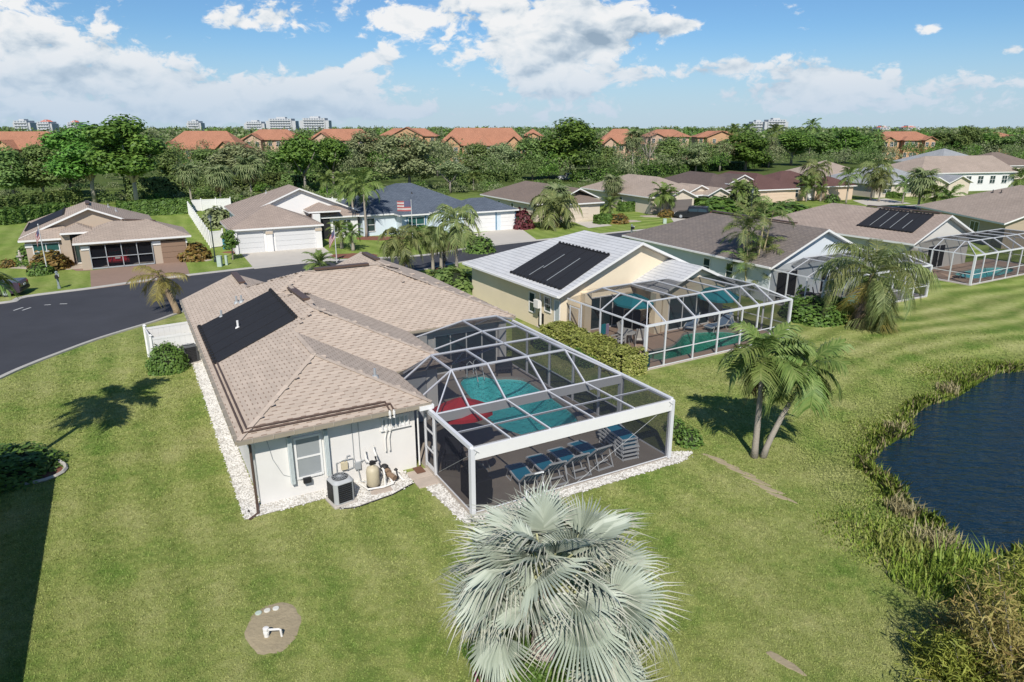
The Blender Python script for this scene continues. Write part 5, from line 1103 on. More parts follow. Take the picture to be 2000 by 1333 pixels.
for nm, lab, A, px, ze, wl, rf, bl in [
    ('house', 'low house with tan roof glimpsed behind the reddish brown roof', 20, (1606, 346), ZF, CREAM, TANR2, [(0, 14, 0, 14, {})]),
    ('house', 'cream house with pale grey hip roof among the small palms', 18, (1712, 360), ZF, CREAM, GREYR, [(0, 15, 0, 15, {}), (9, 14.5, -2.5, 6, dict(g0=True)), (15, 21, -2, 6, dict(g0=True))]),
    ('house', 'larger house with broad tan roof and white street gable', 14, (1800, 339), ZF + 1.2, WHITE, TANR2, [(0, 24, 0, 14, dict(axis='u', g1=True))]),
    ('house', 'white house with light grey roof behind the broad tan roof', 14, (1880, 322), ZF + 1.2, WHITE, GREYR, [(0, 16, 6, 22, dict(axis='u'))]),
    ('house', 'brown roofed house at the far edge behind palms', 12, (1962, 326), ZF + .8, CREAM, BROWNR, [(0, 16, 4, 18, dict(axis='u'))])]:
    f = Frame(A, at(*px, ze)); h = House(nm, lab, f, ze, .42, wl, rf, WHITE)
    for b_ in bl: h.block(*b_[:4], over=.45, **b_[4])
    h.window(3, .43, 1.4, 2, 1.4, 0, 2, 2); h.window(8, .43, 1.4, 1.6, 1.4, 0, 2, 2)
    if 'broad tan' in lab and 'larger' in lab:
        for v in (4, 7, 10):
            h.window(23.53, v, 3.9 if v != 7 else 5.2, .9, 1.0, PI / 2, 1, 2); h.window(23.53, v, 1.5, 1.0, 1.2, PI / 2, 1, 2)
        for u in (12, 15, 18, 21): h.window(u, .43, 2.2, 1.4, 1.6, 0, 2, 2)
# the neighbour just outside the frame whose shadow lies on the lawn
FL = Frame(29.2, (-17.55, 21.06)); HL = House('house', 'white house just beyond the edge, throwing the long shadow on the lawn', FL, 2.71, .42, STUCCO, TANR, WHITE)
HL.block(-13, 0, -20, 0, over=.5)

# red roofed condominium blocks beyond the trees
OCHRE = mat('ochre_stucco', (.50, .30, .17), .85, noise=(.4, .12)); PINKT = mat('salmon_stucco', (.52, .36, .26), .85, noise=(.4, .12))
CONDO_ROWS = []
def condo(label, x0, x1, ridge, eave, D, parts=2, wall=OCHRE, ang=0):
    D = D * 1.32; d = D; X0, X1 = (x0 - 1000) / F_PX * (D * CP + 5 * SP), (x1 - 1000) / F_PX * (D * CP + 5 * SP)
    ze = z_at(0, D, eave); zr = z_at(0, D + 9, ridge); f = Frame(ang, ((X0, D))); L = (X1 - X0) / math.cos(R(ang)); dep = 12.0; k = max(.2, (zr - ze) / (dep / 2))
    d = D
    h = House('condominium', label, f, ze, k, wall, ORANGE, mat('tile_edge', (.40, .2, .12), .8), 'apartment block')
    h.block(0, L, 0, dep, 'u', over=.8)
    CONDO_ROWS.append((f, L, D, ze))
    n = parts
    for i in range(n):
        u = L * (i + .5) / n; w = min(15, L / n * .66); h.block(u - w / 2, u + w / 2, -2.6, 12, g0=(i % 2 == 0), over=.7, k=k * .95)
        for z in ([1.8, ze - 1.6] if ze > 4 else [1.6]):
            for du in (-w * .22, w * .22): h.window(u + du, -1.93, z, 1.3, 1.7, 0, 2, 2)
    for i in range(n + 1):
        u = min(max(L * i / n, 2.2), L - 2.2)
        for z in ([1.8, ze - 1.6] if ze > 4 else [1.6]): h.window(u, .8, z, 1.4, 1.6, 0, 2, 1)
    return h
for a in [('red tiled condominium block at the far edge behind the dark trees', -150, 112, 257, 292, 165, 4), ('long red tiled condominium roof right of the tallest tree', 310, 468, 256, 291, 170, 3),
          ('condominium with arched windows under its red roof', 468, 584, 253, 273, 205, 2), ('red hip roofed condominium behind the dark twin trees', 598, 730, 252, 274, 215, 2),
          ('small red roof peeking beside the wide red roof', 738, 854, 251, 266, 235, 1), ('widest red tiled roof above the olive trees', 852, 1034, 250, 284, 180, 3), ('red roof touching the big bright tree', 1168, 1262, 252, 281, 190, 2),
          ('red hip roof beside the bare pale tree', 1258, 1350, 253, 267, 215, 2), ('small red roof before the white towers', 1360, 1452, 256, 268, 230, 1), ('low red roof far beyond the palms', 1712, 1832, 257, 274, 215, 3), ('small red roof right of the big bright tree', 1020, 1062, 252, 266, 245, 1), ('faint red roof at the wooded skyline', 1880, 1990, 259, 268, 260, 3)]:
    condo(*a[:6], a[6], OCHRE if a[6] != 2 else PINKT)
# towers on the horizon
TW = mat('tower_white', (.47, .48, .49), .7, noise=(.05, .1)); TR = mat('tower_red_roof', (.50, .14, .09), .8); TWIN = mat('tower_window', (.22, .25, .28), .3)
def tower(label, x0, x1, top, D, floors, bays, roof=None, step=0):
    s_ = (D * CP) / F_PX; X0, X1 = (x0 - 1000) * s_, (x1 - 1000) * s_; h = z_at(0, D, top); w = X1 - X0; t = thing('tower_block', label, 'apartment tower', ((X0 + X1) / 2, D, 0), 0, 'towers on the horizon')
    mb = MB(); mb.box((0, 8, h / 2), (w * .76, 16, h)); mb.box((-w * .41, 9, h * .44), (w * .18, 14, h * .88)); mb.box((w * .41, 9, h * .44), (w * .18, 14, h * .88)); mb.box((0, 8, h + 1), (w * .3, 9, 2.0)); obj('wall', mb, TW, t)
    fh = h / floors
    for j in range(floors):
        bl = MB(); bl.box((0, -.6, fh * j + .5), (w * .70, 1.2, .9)); obj('balcony', bl, TW, t)
        for i in range(bays): 
            wm = MB(); wm.box((w * .68 * ((i + .5) / bays - .5), -.02, fh * (j + .62)), (w * .68 / bays * .6, .1, fh * .5)); obj('window', wm, TWIN, t)
    if roof:
        mb = MB(); mb.lathe([(w * .42, 0), (w * .38, h * .04), (w * .1, h * .13)], (0, 8, h), 4); obj('roof', mb, roof, t)
for a in [('wide white apartment tower nearer the middle of the skyline', 585, 642, 231, 900, 8, 8), ('white apartment tower beside the widest one on the skyline', 519, 577, 232, 920, 8, 8), ('low pale tower seen through skyline trees', 476, 516, 238, 1000, 6, 6), ('small pinkish tower block on the skyline', 364, 392, 237, 1100, 6, 4), ('red topped tower at the edge of the skyline', 70, 100, 238, 900, 6, 4, TR), ('pale tower next to the red topped one', 24, 58, 236, 950, 6, 4), ('red topped tower half hidden by the tallest tree', 130, 152, 239, 930, 6, 3, TR),
          ('tallest white tower on the right skyline', 1494, 1540, 234, 900, 7, 6), ('lower white tower joined to the tallest one', 1466, 1498, 238, 910, 6, 4), ('low red roofed block on the right skyline', 1764, 1800, 249, 800, 4, 4, TR), ('small red roofed block left of its twin', 1716, 1742, 249, 820, 4, 3, TR)]: tower(*a)
# ------------------------------------------------------------------ trees between the street and the red roofs
for a in [('ficus', 186, 397, 244, 132, 'tall bright green tree with a forked pale trunk behind the tan house', .30, True), ('ficus', 268, 406, 228, 146, 'tallest green tree on the left with a thick pale trunk', .34, True),
          ('oak', 30, 396, 292, 100, 'dark oak nearest the edge behind the tan house'), ('oak', 88, 392, 286, 92, 'second dark oak from the edge behind the tan house'), ('olive', 140, 380, 292, 86, 'greyish oak under the bright forked tree'),
          ('olive', 470, 372, 282, 105, 'rounded grey green oak before the arched condominium'), ('oak', 405, 362, 296, 80, 'low oak between the fan palms and the long red roof'), ('oak', 340, 372, 292, 66, 'low oak beside the tallest green tree'), ('oak', 530, 362, 300, 70, 'small oak right of the rounded grey green oak'),
          ('ficus', 597, 378, 263, 88, 'dark green tree with thin pale trunk, left of the twin pair'), ('ficus', 652, 366, 270, 82, 'dark green tree, right one of the twin pair'), ('olive', 722, 352, 256, 84, 'olive green tree left of the wide grey oak'), ('olive', 800, 370, 262, 112, 'wide grey oak behind the blue roof'), ('olive', 690, 345, 280, 60, 'low olive tree behind the feather palms'),
          ('olive', 880, 378, 318, 66, 'feathery light green tree with several stems behind the blue roof', .35), ('olive', 855, 345, 275, 62, 'slim grey oak under the widest red roof'), ('oak', 925, 350, 285, 66, 'low dark oak under the widest red roof'), ('olive', 985, 352, 282, 74, 'grey oak above the brown hip roof'), ('oak', 1040, 352, 272, 66, 'dark oak left of the big bright tree'),
          ('ficus', 1113, 352, 234, 132, 'big bright green tree with dense crown in the middle distance'), ('oak', 1072, 348, 278, 56, 'bushy tree leaning on the big bright tree'), ('oak', 1185, 345, 290, 62, 'dark tree right of the big bright one'), ('bare', 1265, 335, 258, 52, 'half bare pale tree beside the tall cabbage palm', .25, True),
          ('oak', 1310, 342, 272, 66, 'small green tree right of the half bare one'), ('olive', 1358, 338, 282, 62, 'greyish tree above the light tan roof'), ('olive', 1405, 336, 280, 58, 'greyish tree before the parked vehicles'), ('ficus', 1455, 334, 262, 92, 'rounded mid green tree above the white gable'), ('olive', 1500, 328, 272, 56, 'narrow grey tree beside the rounded one'),
          ('ficus', 1545, 324, 258, 84, 'dense dark green tree above the reddish roof'), ('oak', 1600, 318, 262, 78, 'dense tree right of the one above the reddish roof'), ('ficus', 1648, 320, 255, 84, 'leafy tree in the middle of the right tree line'), ('oak', 1700, 312, 262, 76, 'shaggy tree in the right tree line above the grey hip roof'), ('olive', 1742, 310, 270, 62, 'grey tree above the grey hip roof'), ('ficus', 1788, 308, 262, 74, 'green tree left of the broad tan roof'),
          ('oak', 1836, 304, 262, 70, 'tree behind the broad tan roof'), ('oak', 1880, 306, 250, 54, 'tall ragged tree above the broad tan roof'), ('ficus', 1925, 302, 262, 72, 'broad green tree near the right skyline'), ('oak', 1975, 304, 268, 66, 'tree at the far right edge'), ('oak', 760, 330, 268, 60, 'tree among the grey oaks, before the small red roof'), ('oak', 20, 352, 300, 80, 'low tree before the red roof at the edge'), ('oak', 565, 345, 285, 50, 'low tree before the arched condominium corner'), ('olive', 1150, 335, 275, 50, 'tree between the big bright tree and the cabbage palm')]:
    kind, bx, by, ty, w, lab = a[:6]; tree(kind, bx, by, ty, w, lab, clear=a[6] if len(a) > 6 else .16, pale=len(a) > 7)
# the wood behind, as far as the horizon: nobody could count it
WOLIVE = leaf_mat('wood_olive', (.10, .13, .06), (.24, .28, .13), (.36, .39, .20)); WOAK = leaf_mat('wood_oak', (.06, .10, .03), (.155, .23, .065), (.26, .33, .11)); WGREEN = leaf_mat('wood_green', (.05, .11, .02), (.13, .25, .04), (.24, .37, .08))
def woodland():
    rnd = np.random.RandomState(2); cs = []; sz = []; ms = []
    def clump(x, y, w, h, n, leaf, lumps=1):
        k = max(1, int(n)); m = rnd.choice(3, p=[.42, .33, .25])
        for j in range(lumps):
            kk = k // lumps; u = rnd.normal(size=(kk, 3)); u /= np.linalg.norm(u, axis=1)[:, None]; u[:, 2] = np.abs(u[:, 2]); r = rnd.uniform(.6, 1.02, kk)[:, None]
            o = np.zeros(3) if lumps == 1 else np.array([rnd.uniform(-.6, .6) * w, rnd.uniform(-.6, .6) * w, rnd.uniform(-.25, .08) * h]); q = 1.0 if lumps == 1 else rnd.uniform(.45, .7)
            cs.append(u * r * np.array([w * q, w * q, h * .72 * (q if lumps > 1 else 1)]) + np.array([x, y, h * (.28 if lumps == 1 else .55)]) + o); sz.append(np.full(kk, leaf)); ms.append(np.full(kk, m))
    for i in range(640):                                           # belt just behind the named trees and among the red roofs
        y = 148 + 230 * rnd.uniform() ** 1.25; x = rnd.uniform(-.82, .82) * y; t = x / y
        if t > .16 and y < 145 + 45 * min(1, (t - .16) / .2): continue
        hm = 12.2 - ((29 if t < .1 else 23) + 6 * math.sin(x * .07) + 4 * math.sin(x * .21)) / 1333 * y; hh = hm * rnd.uniform(.6, 1.05); clump(x, y, rnd.uniform(2.8, 5.2), hh, 420, .20, 4)
    for f, L, D, ze in CONDO_ROWS:                                 # garden trees in front of the red roofed blocks
        for i in range(int(L / 3.2)):
            q = f.w(rnd.uniform(-2, L + 2), rnd.uniform(-13, -5)); clump(q.x, q.y, rnd.uniform(2.2, 3.6), ze * rnd.uniform(.62, 1.12), 300, .22, 3)
    for i in range(230):                                           # shrubs under the garden trees
        t = rnd.uniform(-.8, .3); y = rnd.uniform(114, 145) if t < -.1 else rnd.uniform(128, 150); clump(t * y, y, rnd.uniform(1.0, 2.2), rnd.uniform(.9, 2.4), 200, .14)
    for i in range(1500):
        y = 320 + 900 * rnd.uniform() ** 1.3; x = rnd.uniform(-.85, .85) * y; clump(x, y, rnd.uniform(3, 7), 12.2 + rnd.uniform(-3.5, 2.2 + 4 * rnd.uniform() ** 8) / 1333 * y, 60, .75)
    for i in range(900):
        y = 1200 + 1600 * rnd.uniform(); x = rnd.uniform(-.85, .85) * y; clump(x, y, rnd.uniform(6, 14), 12.2 + rnd.uniform(-2, 4) / 1333 * y, 26, 2.2)
    c = np.concatenate(cs); s_ = np.concatenate(sz)
    me = leaves_mesh('distant_woodland', c, s_, [WOLIVE, WOAK, WGREEN], .6, .7, mi=np.concatenate(ms)); tag(link('distant_woodland', me), 'green wood running to the horizon between the red roofs', None, None, 'stuff')
woodland()
# hedges and undergrowth at the back of the far gardens
for lab, p, q, w, h, m in [('long trimmed hedge behind the tan house', (0, 440), (130, 424), 2.0, 1.9, HEDGE), ('trimmed hedge between the tan and the white house', (235, 424), (372, 416), 2.0, 2.0, HEDGE), ('dark overgrown hedge under the tallest tree', (250, 392), (420, 384), 3.5, 3.8, OAK), ('dark hedge under the twin fan palms', (400, 384), (560, 366), 3.0, 3.0, OAK), ('shaded hedge left of the forked tree', (-40, 420), (150, 398), 2.4, 2.2, OAK),
                           ('long dark hedge behind the blue roof', (560, 372), (760, 350), 3, 3.0, OAK), ('leafy hedge behind the brown hip roof', (880, 362), (1010, 352), 3, 2.6, OAK), ('hedge behind the light tan roof', (1120, 356), (1330, 340), 3, 2.6, HEDGE), ('low hedge row before the far car park', (1330, 338), (1500, 326), 3, 2.2, HEDGE), ('clipped box hedge at the front of the cream house', (1212, 414), (1244, 412), 1.2, 1.3, HEDGE), ('clipped low hedge by the small date palm', (1166, 438), (1198, 435), 1.2, 1.0, HEDGE), ('dark clipped hedge on the far round lawn', (1722, 385), (1764, 388), 1.0, .8, HEDGE)]:
    hedge(m, at(*p), at(*q), w, h, lab, n=min(9000, 5200), leaf=.24 if at(*p).y > 85 else .13, seed=len(lab))
hg = lambda u, v: NB1.w(u, v)
hedge(HEDGEY, hg(-.55, .3), hg(-.25, -6.7), 1.7, 1.15, 'yellow green hedge along the cage of the cream house', 15000, leaf=.075)
hedge(HEDGE, hg(-1.5, .6), hg(-1.25, -4.5), .9, .6, 'low bright green planting in front of the yellow green hedge', 6000, leaf=.07, seed=4)
# palms
for a in [('sabal', 375, 400, 338, 52, 'fan palm left of three before the dark hedge', 'fan palms before the dark hedge'), ('sabal', 433, 398, 344, 56, 'middle fan palm of three before the dark hedge', 'fan palms before the dark hedge'), ('sabal', 492, 386, 326, 58, 'right fan palm of three, with the tallest trunk', 'fan palms before the dark hedge'),
          ('royal', 692, 452, 368, 66, 'feather palm with curved pink trunk beside the blue house, left of two'), ('royal', 716, 464, 366, 76, 'bushy feather palm with thick trunk beside the blue house, right of two'), ('royal', 640, 388, 352, 38, 'small palm with thin trunk behind the white garage house'), ('royal', 668, 385, 350, 36, 'second thin palm behind the white garage house'),
          ('date', 668, 486, 452, 50, 'low date palm in the red mulch, near the flagpole'), ('date', 690, 490, 455, 46, 'low date palm in the red mulch, beside the blue flower pot'), ('queen', 788, 545, 472, 84, 'queen palm with yellowing fronds in front of the blue house'), ('queen', 846, 532, 464, 56, 'slim double queen palm above the road, nearer the tall one'), ('queen', 862, 530, 470, 52, 'second stem of the double queen palm above the road'),
          ('queen', 893, 566, 436, 94, 'tall queen palm with straight pale trunk at the corner of the tiled house'), ('sabal', 1087, 436, 382, 62, 'round headed fan palm before the brown roof'), ('queen', 1082, 446, 412, 92, 'drooping feather palm below the round headed fan palm'), ('sabal', 1195, 408, 358, 46, 'round fan palm left of the light tan roof'), ('date', 1190, 428, 402, 44, 'small date palm by the clipped low hedge'),
          ('royal', 1292, 422, 382, 54, 'many stemmed palm in the pale bed by the dark car'), ('royal', 1302, 422, 386, 40, 'second stem cluster in the pale bed by the dark car'), ('sabal', 1234, 342, 272, 42, 'tall cabbage palm standing above the tree line'), ('royal', 1438, 412, 372, 44, 'bushy palm before the house with the white front gable'),
          ('royal', 1574, 394, 362, 46, 'green palm in front of the reddish roof, lower of two'), ('queen', 1588, 392, 334, 52, 'palm with brown skirt above the reddish roof'), ('royal', 1602, 394, 372, 26, 'small palm beside the white arched door'), ('royal', 1652, 398, 346, 42, 'dark palm with leaning trunk before the peach wall'), ('queen', 1700, 392, 336, 56, 'tall tousled palm left of the grey hip roof'), ('queen', 1716, 394, 350, 46, 'shorter tousled palm left of the grey hip roof'),
          ('royal', 1762, 398, 362, 40, 'slender palm on the round lawn'), ('sabal', 1792, 412, 352, 62, 'round headed fan palm with stout trunk by the far road'), ('royal', 1822, 416, 384, 50, 'feather palm behind the tan roof, left of its pair'), ('royal', 1848, 418, 388, 56, 'feather palm behind the tan roof, right of its pair'), ('queen', 1908, 366, 328, 50, 'left palm before the white street gable'), ('queen', 1932, 366, 332, 42, 'right palm before the white street gable'),
          ('royal', 1990, 372, 352, 50, 'palm at the far edge below the white street gable'), ('royal', 1580, 306, 248, 34, 'windblown palm on the right skyline'), ('royal', 1455, 312, 254, 30, 'thin palm left of the white towers'), ('royal', 1428, 312, 256, 30, 'thin palm on the skyline above the white gable'), ('royal', 1510, 306, 262, 40, 'ragged palm below the white towers'), ('queen', 1975, 462, 440, 30, 'fronds of a palm beside the orange gable'), ('date', 626, 540, 522, 66, 'dark green cycad beside the driveway behind the roof ridge'), ('royal', 925, 372, 348, 30, 'little yellow palm at the corner of the brown roof')]:
    palm(*a[:6], *(a[6:] or ()))
# shrubs
for m, x, y, rx, rz_, lab, n in [(HEDGE, 330, 722, .98, 1.35, 'round green bush beside the dark cooling unit', 2600), (HEDGE, 352, 682, .95, 1.2, 'yellowish green bush behind the dark cooling unit', 1800), (HEDGE, 303, 665, .5, .8, 'small shrub outside the white fence', 500),
                                 (HEDGE, 15, 925, 1.6, .8, 'dark bush in the kerbed bed in the shade', 2400), (HEDGE, 58, 505, 1.1, 1.2, 'green ball bush under the twin windows', 600), (CROTON, 100, 525, 1.6, 1.5, 'coppery bush by the flagpole of the tan house', 900), (HEDGE, 80, 508, 1.0, 1.0, 'yellow green bush left of the coppery one', 500), (HEDGE, 80, 536, 1.0, .95, 'small round bush at the bed edge of the tan house', 500), (CROTON, 18, 522, .7, .7, 'orange shrub at the wall corner of the tan house', 300),
                                 (CROTON, 378, 507, 1.55, 1.5, 'orange tinged round bush beside the brown driveway', 1000), (HEDGE, 1345, 866, .55, .62, 'leafy shrub outside the cage corner, nearer the dirt line', 500), (HEDGE, 1318, 842, .45, .55, 'leafy shrub close to the cage post', 420), (HEDGE, 1590, 624, 1.9, 1.35, 'big glossy green bush beside the shaggy palm', 2200), (HEDGE, 1565, 617, 1.3, 1.1, 'green bush at the cage corner of the cream house', 1300), (HEDGE, 1622, 616, 1.4, 1.2, 'glossy bush partly under the shaggy palm', 1300), (HEDGE, 1545, 575, 1.2, 1.3, 'bush behind the cage of the cream house', 900),
                                 (REDLEAF, 1019, 446, 1.5, 2.3, 'dark red leaved shrub at the corner of the blue house', 900), (HEDGE, 765, 448, 1.5, 2.2, 'green shrub at the wall of the pale blue house', 700), (HEDGE, 835, 462, 2.4, 1.1, 'low shrubs under the window of the pale blue house', 900), (CROTON, 1208, 436, 1.4, 1.2, 'orange shrub beside the clipped low hedge', 500), (CROTON, 1302, 424, 1.3, 1.0, 'copper shrub in the pale bed by the dark car', 400), (HEDGE, 1395, 416, 4.0, 2.2, 'broad green shrubs before the twin gables', 1400), (OAK, 1452, 410, 2.6, 4.2, 'dark leafy shrub tree beside the lamp post', 1500), (HEDGE, 1490, 410, 2.0, 1.2, 'low round bush before the peach wall', 500), (HEDGE, 1535, 422, 4.0, 1.8, 'spreading green shrubs behind the grey brown ridge', 1400), (HEDGE, 1625, 396, 1.2, 1.4, 'small round shrub on the far lawn', 400),
                                 (OAK, 880, 575, 2.2, 1.9, 'reddish green shrub at the corner of the tiled house', 1400), (HEDGE, 938, 492, 1.5, 1.5, 'shrub at the road behind the tiled roof', 700), (OLIVE, 425, 444, 1.9, 2.4, 'grey shrub tree inside the white fence', 900), (HEDGE, 1250, 470, 2.0, .9, 'shrub by the letter box behind the tiled roof', 500), (HEDGE, 1965, 472, 3.0, 1.6, 'green shrubs below the orange gable', 900), (CROTON, 1072, 625, .5, .9, 'potted plant by the cream house wall', 260), (HEDGE, 1085, 590, .45, 1.7, 'thin topiary plant by the cream house wall', 260)]:
    shrub(m, x, y, rx, rz_, lab, n=n, leaf=.075 if n >= 1500 else .13)
# a clipped tree with a round head by the white garage
q = at(455, 508); t = thing('topiary_tree', 'round headed little tree beside the white garage', 'tree', (q.x, q.y, 0)); mb = MB(); mb.tube([(0, 0, 0), (.05, 0, 1.3)], .07, 6); obj('trunk', mb, TRUNK, t); link('crown', crown_mesh(5, 1500, HEDGE, 9, leaf=.1), t, (0, 0, 1.95), 0, (1.25, 1.25, 1.0))
ground_cover('bed_plants', 'mixed low plants in the flower bed of the tan house', at(60, 520).x, at(60, 520).y, 3.2, .9, .4, 500, HEDGE, .12, 5)

# ------------------------------------------------------------------ pond bank
def bank():
    rnd = np.random.RandomState(9)
    A = np.array([(p.x, p.y) for p in POND]); cand = np.stack([rnd.uniform(8, 34, 190000), rnd.uniform(9, 42, 190000)], 1); d = sdf(cand, PONDA)
    w = 1.6 + 1.3 * np.sin(cand[:, 1] * .55 + 1) * np.cos(cand[:, 0] * .3) ; w = np.where(cand[:, 1] < 21, w + 1.6, w)
    keep = (d > -.25) & (d < np.clip(w, .7, 4.2)); cand, d, w = cand[keep], d[keep], w[keep]
    k = np.clip(np.sin(cand[:, 0] * 1.1 + cand[:, 1] * .8) * .5 + .5 + .4 * rnd.normal(size=len(cand)), 0, 1.4)
    tall = np.where(d < .45, .34, .18) * (.5 + k) * np.where(cand[:, 1] < 20, 1.35, .9) * np.clip(1.15 - d / np.clip(w, .7, 4.2), .25, 1)
    cand, d, tall, k = cand[:62000], d[:62000], tall[:62000], k[:62000]
    n = len(cand); z0 = -.45 * np.clip((3.4 - d) / 3.4, 0, 1) ** 1.5; az = rnd.uniform(0, 2 * np.pi, n); lean = rnd.uniform(.1, .75, n) * tall; wd = rnd.uniform(.012, .028, n)
    b = np.stack([cand[:, 0], cand[:, 1], z0 - .03], 1); tx = np.stack([np.cos(az), np.sin(az), np.zeros(n)], 1); sx = np.stack([-np.sin(az), np.cos(az), np.zeros(n)], 1); up = np.array([0, 0, 1.0])
    m = b + tx * (lean * .35)[:, None] + up * (tall * .6)[:, None]; e = b + tx * lean[:, None] + up * (tall * rnd.uniform(.75, 1.05, n))[:, None]
    V = np.stack([b - sx * wd[:, None], b + sx * wd[:, None], m + sx * wd[:, None] * .8, e, m - sx * wd[:, None] * .8], 1).reshape(-1, 3)
    me = bpy.data.meshes.new('bank_grass'); me.vertices.add(5 * n); me.vertices.foreach_set('co', V.ravel()); me.loops.add(5 * n); me.loops.foreach_set('vertex_index', np.arange(5 * n, dtype=np.int32)); me.polygons.add(n); me.polygons.foreach_set('loop_start', np.arange(0, 5 * n, 5, dtype=np.int32))
    me.materials.append(REED); me.materials.append(REEDDRY); me.materials.append(HEDGEY)
    q = rnd.uniform(size=n); mi = np.where((d < .3) & (q < .18), 1, np.where(q < .30, 2, np.where(q > .95, 1, 0))); me.polygons.foreach_set('material_index', mi.astype(np.int32)); me.update(calc_edges=True)
    tag(link('bank_grass', me), 'tall wild grass along the pond bank', None, None, 'stuff')
bank()
def reed_clump(label, x, y, n, h, m, spread=1.0, seed=1, bend=.5):
    q = at(x, y, -.3); t = thing('reed_clump', label, 'reeds', (q.x, q.y, -.35), 0, 'reeds on the pond bank'); rnd = random.Random(seed); mb = MB()
    for i in range(n):
        a = rnd.uniform(0, 6.28); r = spread * rnd.random() ** .6; x0, y0 = r * math.cos(a), r * math.sin(a); hh = h * rnd.uniform(.55, 1.1); b_ = rnd.uniform(0, 6.28); l = hh * bend * rnd.random(); w = .022
        p0 = Vector((x0, y0, 0)); p1 = p0 + Vector((l * .3 * math.cos(b_), l * .3 * math.sin(b_), hh * .6)); p2 = p0 + Vector((l * math.cos(b_), l * math.sin(b_), hh * (1 - .25 * rnd.random()))); s_ = Vector((-math.sin(b_), math.cos(b_), 0)) * w
        mb.add([p0 - s_, p0 + s_, p1 + s_, p1 - s_, p2], [(0, 1, 2, 3), (3, 2, 4)])
    obj('blades', mb, m, t); return t
reed_clump('big clump of broad green reeds at the near corner of the pond', 1915, 1160, 700, 1.25, REED, 1.25, 1); reed_clump('dry pale reeds leaning over the pond edge', 1830, 1075, 231, 0.77, REEDDRY, 0.75, 2, .9); reed_clump('dry reeds at the middle of the bank', 1760, 1000, 143, 0.63, REEDDRY, 0.52, 3, .9); reed_clump('straw coloured reeds at the bank point', 1745, 840, 143, 0.49, REEDDRY, 0.45, 4, .8); reed_clump('green reeds beside the yellow green patch', 1810, 1150, 420, .9, REED, 1.1, 5); reed_clump('dry reeds at the inlet of the pond', 1850, 762, 121, 0.49, REEDDRY, 0.52, 6, .8); reed_clump('yellow green rushes in the middle of the bank', 1780, 1095, 500, .7, HEDGEY, 1.0, 7)
CYP = leaf_mat('bronze_needles', (.20, .17, .05), (.38, .33, .10), (.42, .25, .12)); CYPG = leaf_mat('golden_needles', (.15, .19, .03), (.30, .34, .06), (.42, .38, .09))
def feathery(label, x, y, h, w, m, seed, n=2600, base=None):
    q = base or at(x, y); t = thing('cypress_bush', label, 'shrub', (q.x, q.y, -.1), seed, 'feathery bushes by the near pond corner'); rnd = np.random.RandomState(seed); mb = MB(); cs = []
    for i in range(26):
        a = rnd.uniform(0, 6.28); th = rnd.uniform(.15, 1.15); L = h * rnd.uniform(.6, 1.05); d = Vector((math.cos(a) * math.sin(th) * w / h * 1.3, math.sin(a) * math.sin(th) * w / h * 1.3, math.cos(th))); end = d * L; mb.tube([(0, 0, .05), tuple(d * L * .5 + Vector((0, 0, .1))), tuple(end)], [.03, .015, .004], 5)
        s_ = rnd.uniform(.25, 1, n // 26) ** .7; cs.append(np.outer(s_, np.array(end)) + rnd.normal(size=(n // 26, 3)) * .16 * np.array([1, 1, .8]))
    obj('stem', mb, TRUNK, t); c = np.concatenate(cs); link('foliage', leaves_mesh('foliage', c, .12, m, .2, .13), t); return t
q = at(1935, 1345); feathery('bronze feathery bush throwing a shadow on the lawn', 0, 0, 3.1, 1.9, CYP, 3, 4800, q + Vector((.35, -.3, 0))); feathery('golden green feathery bush beside the bronze one', 1985, 1240, 1.9, 1.3, CYPG, 5, 5200); feathery('small golden bush at the water corner', 1990, 1165, 1.3, .9, CYPG, 6, 3600); feathery('low bronze bush before the taller feathery one', 1905, 1280, 1.2, 1.1, CYP, 7, 4500); feathery('feathery bush cut by the bottom edge', 1880, 1345, 1.3, 1.2, CYPG, 8, 4500)
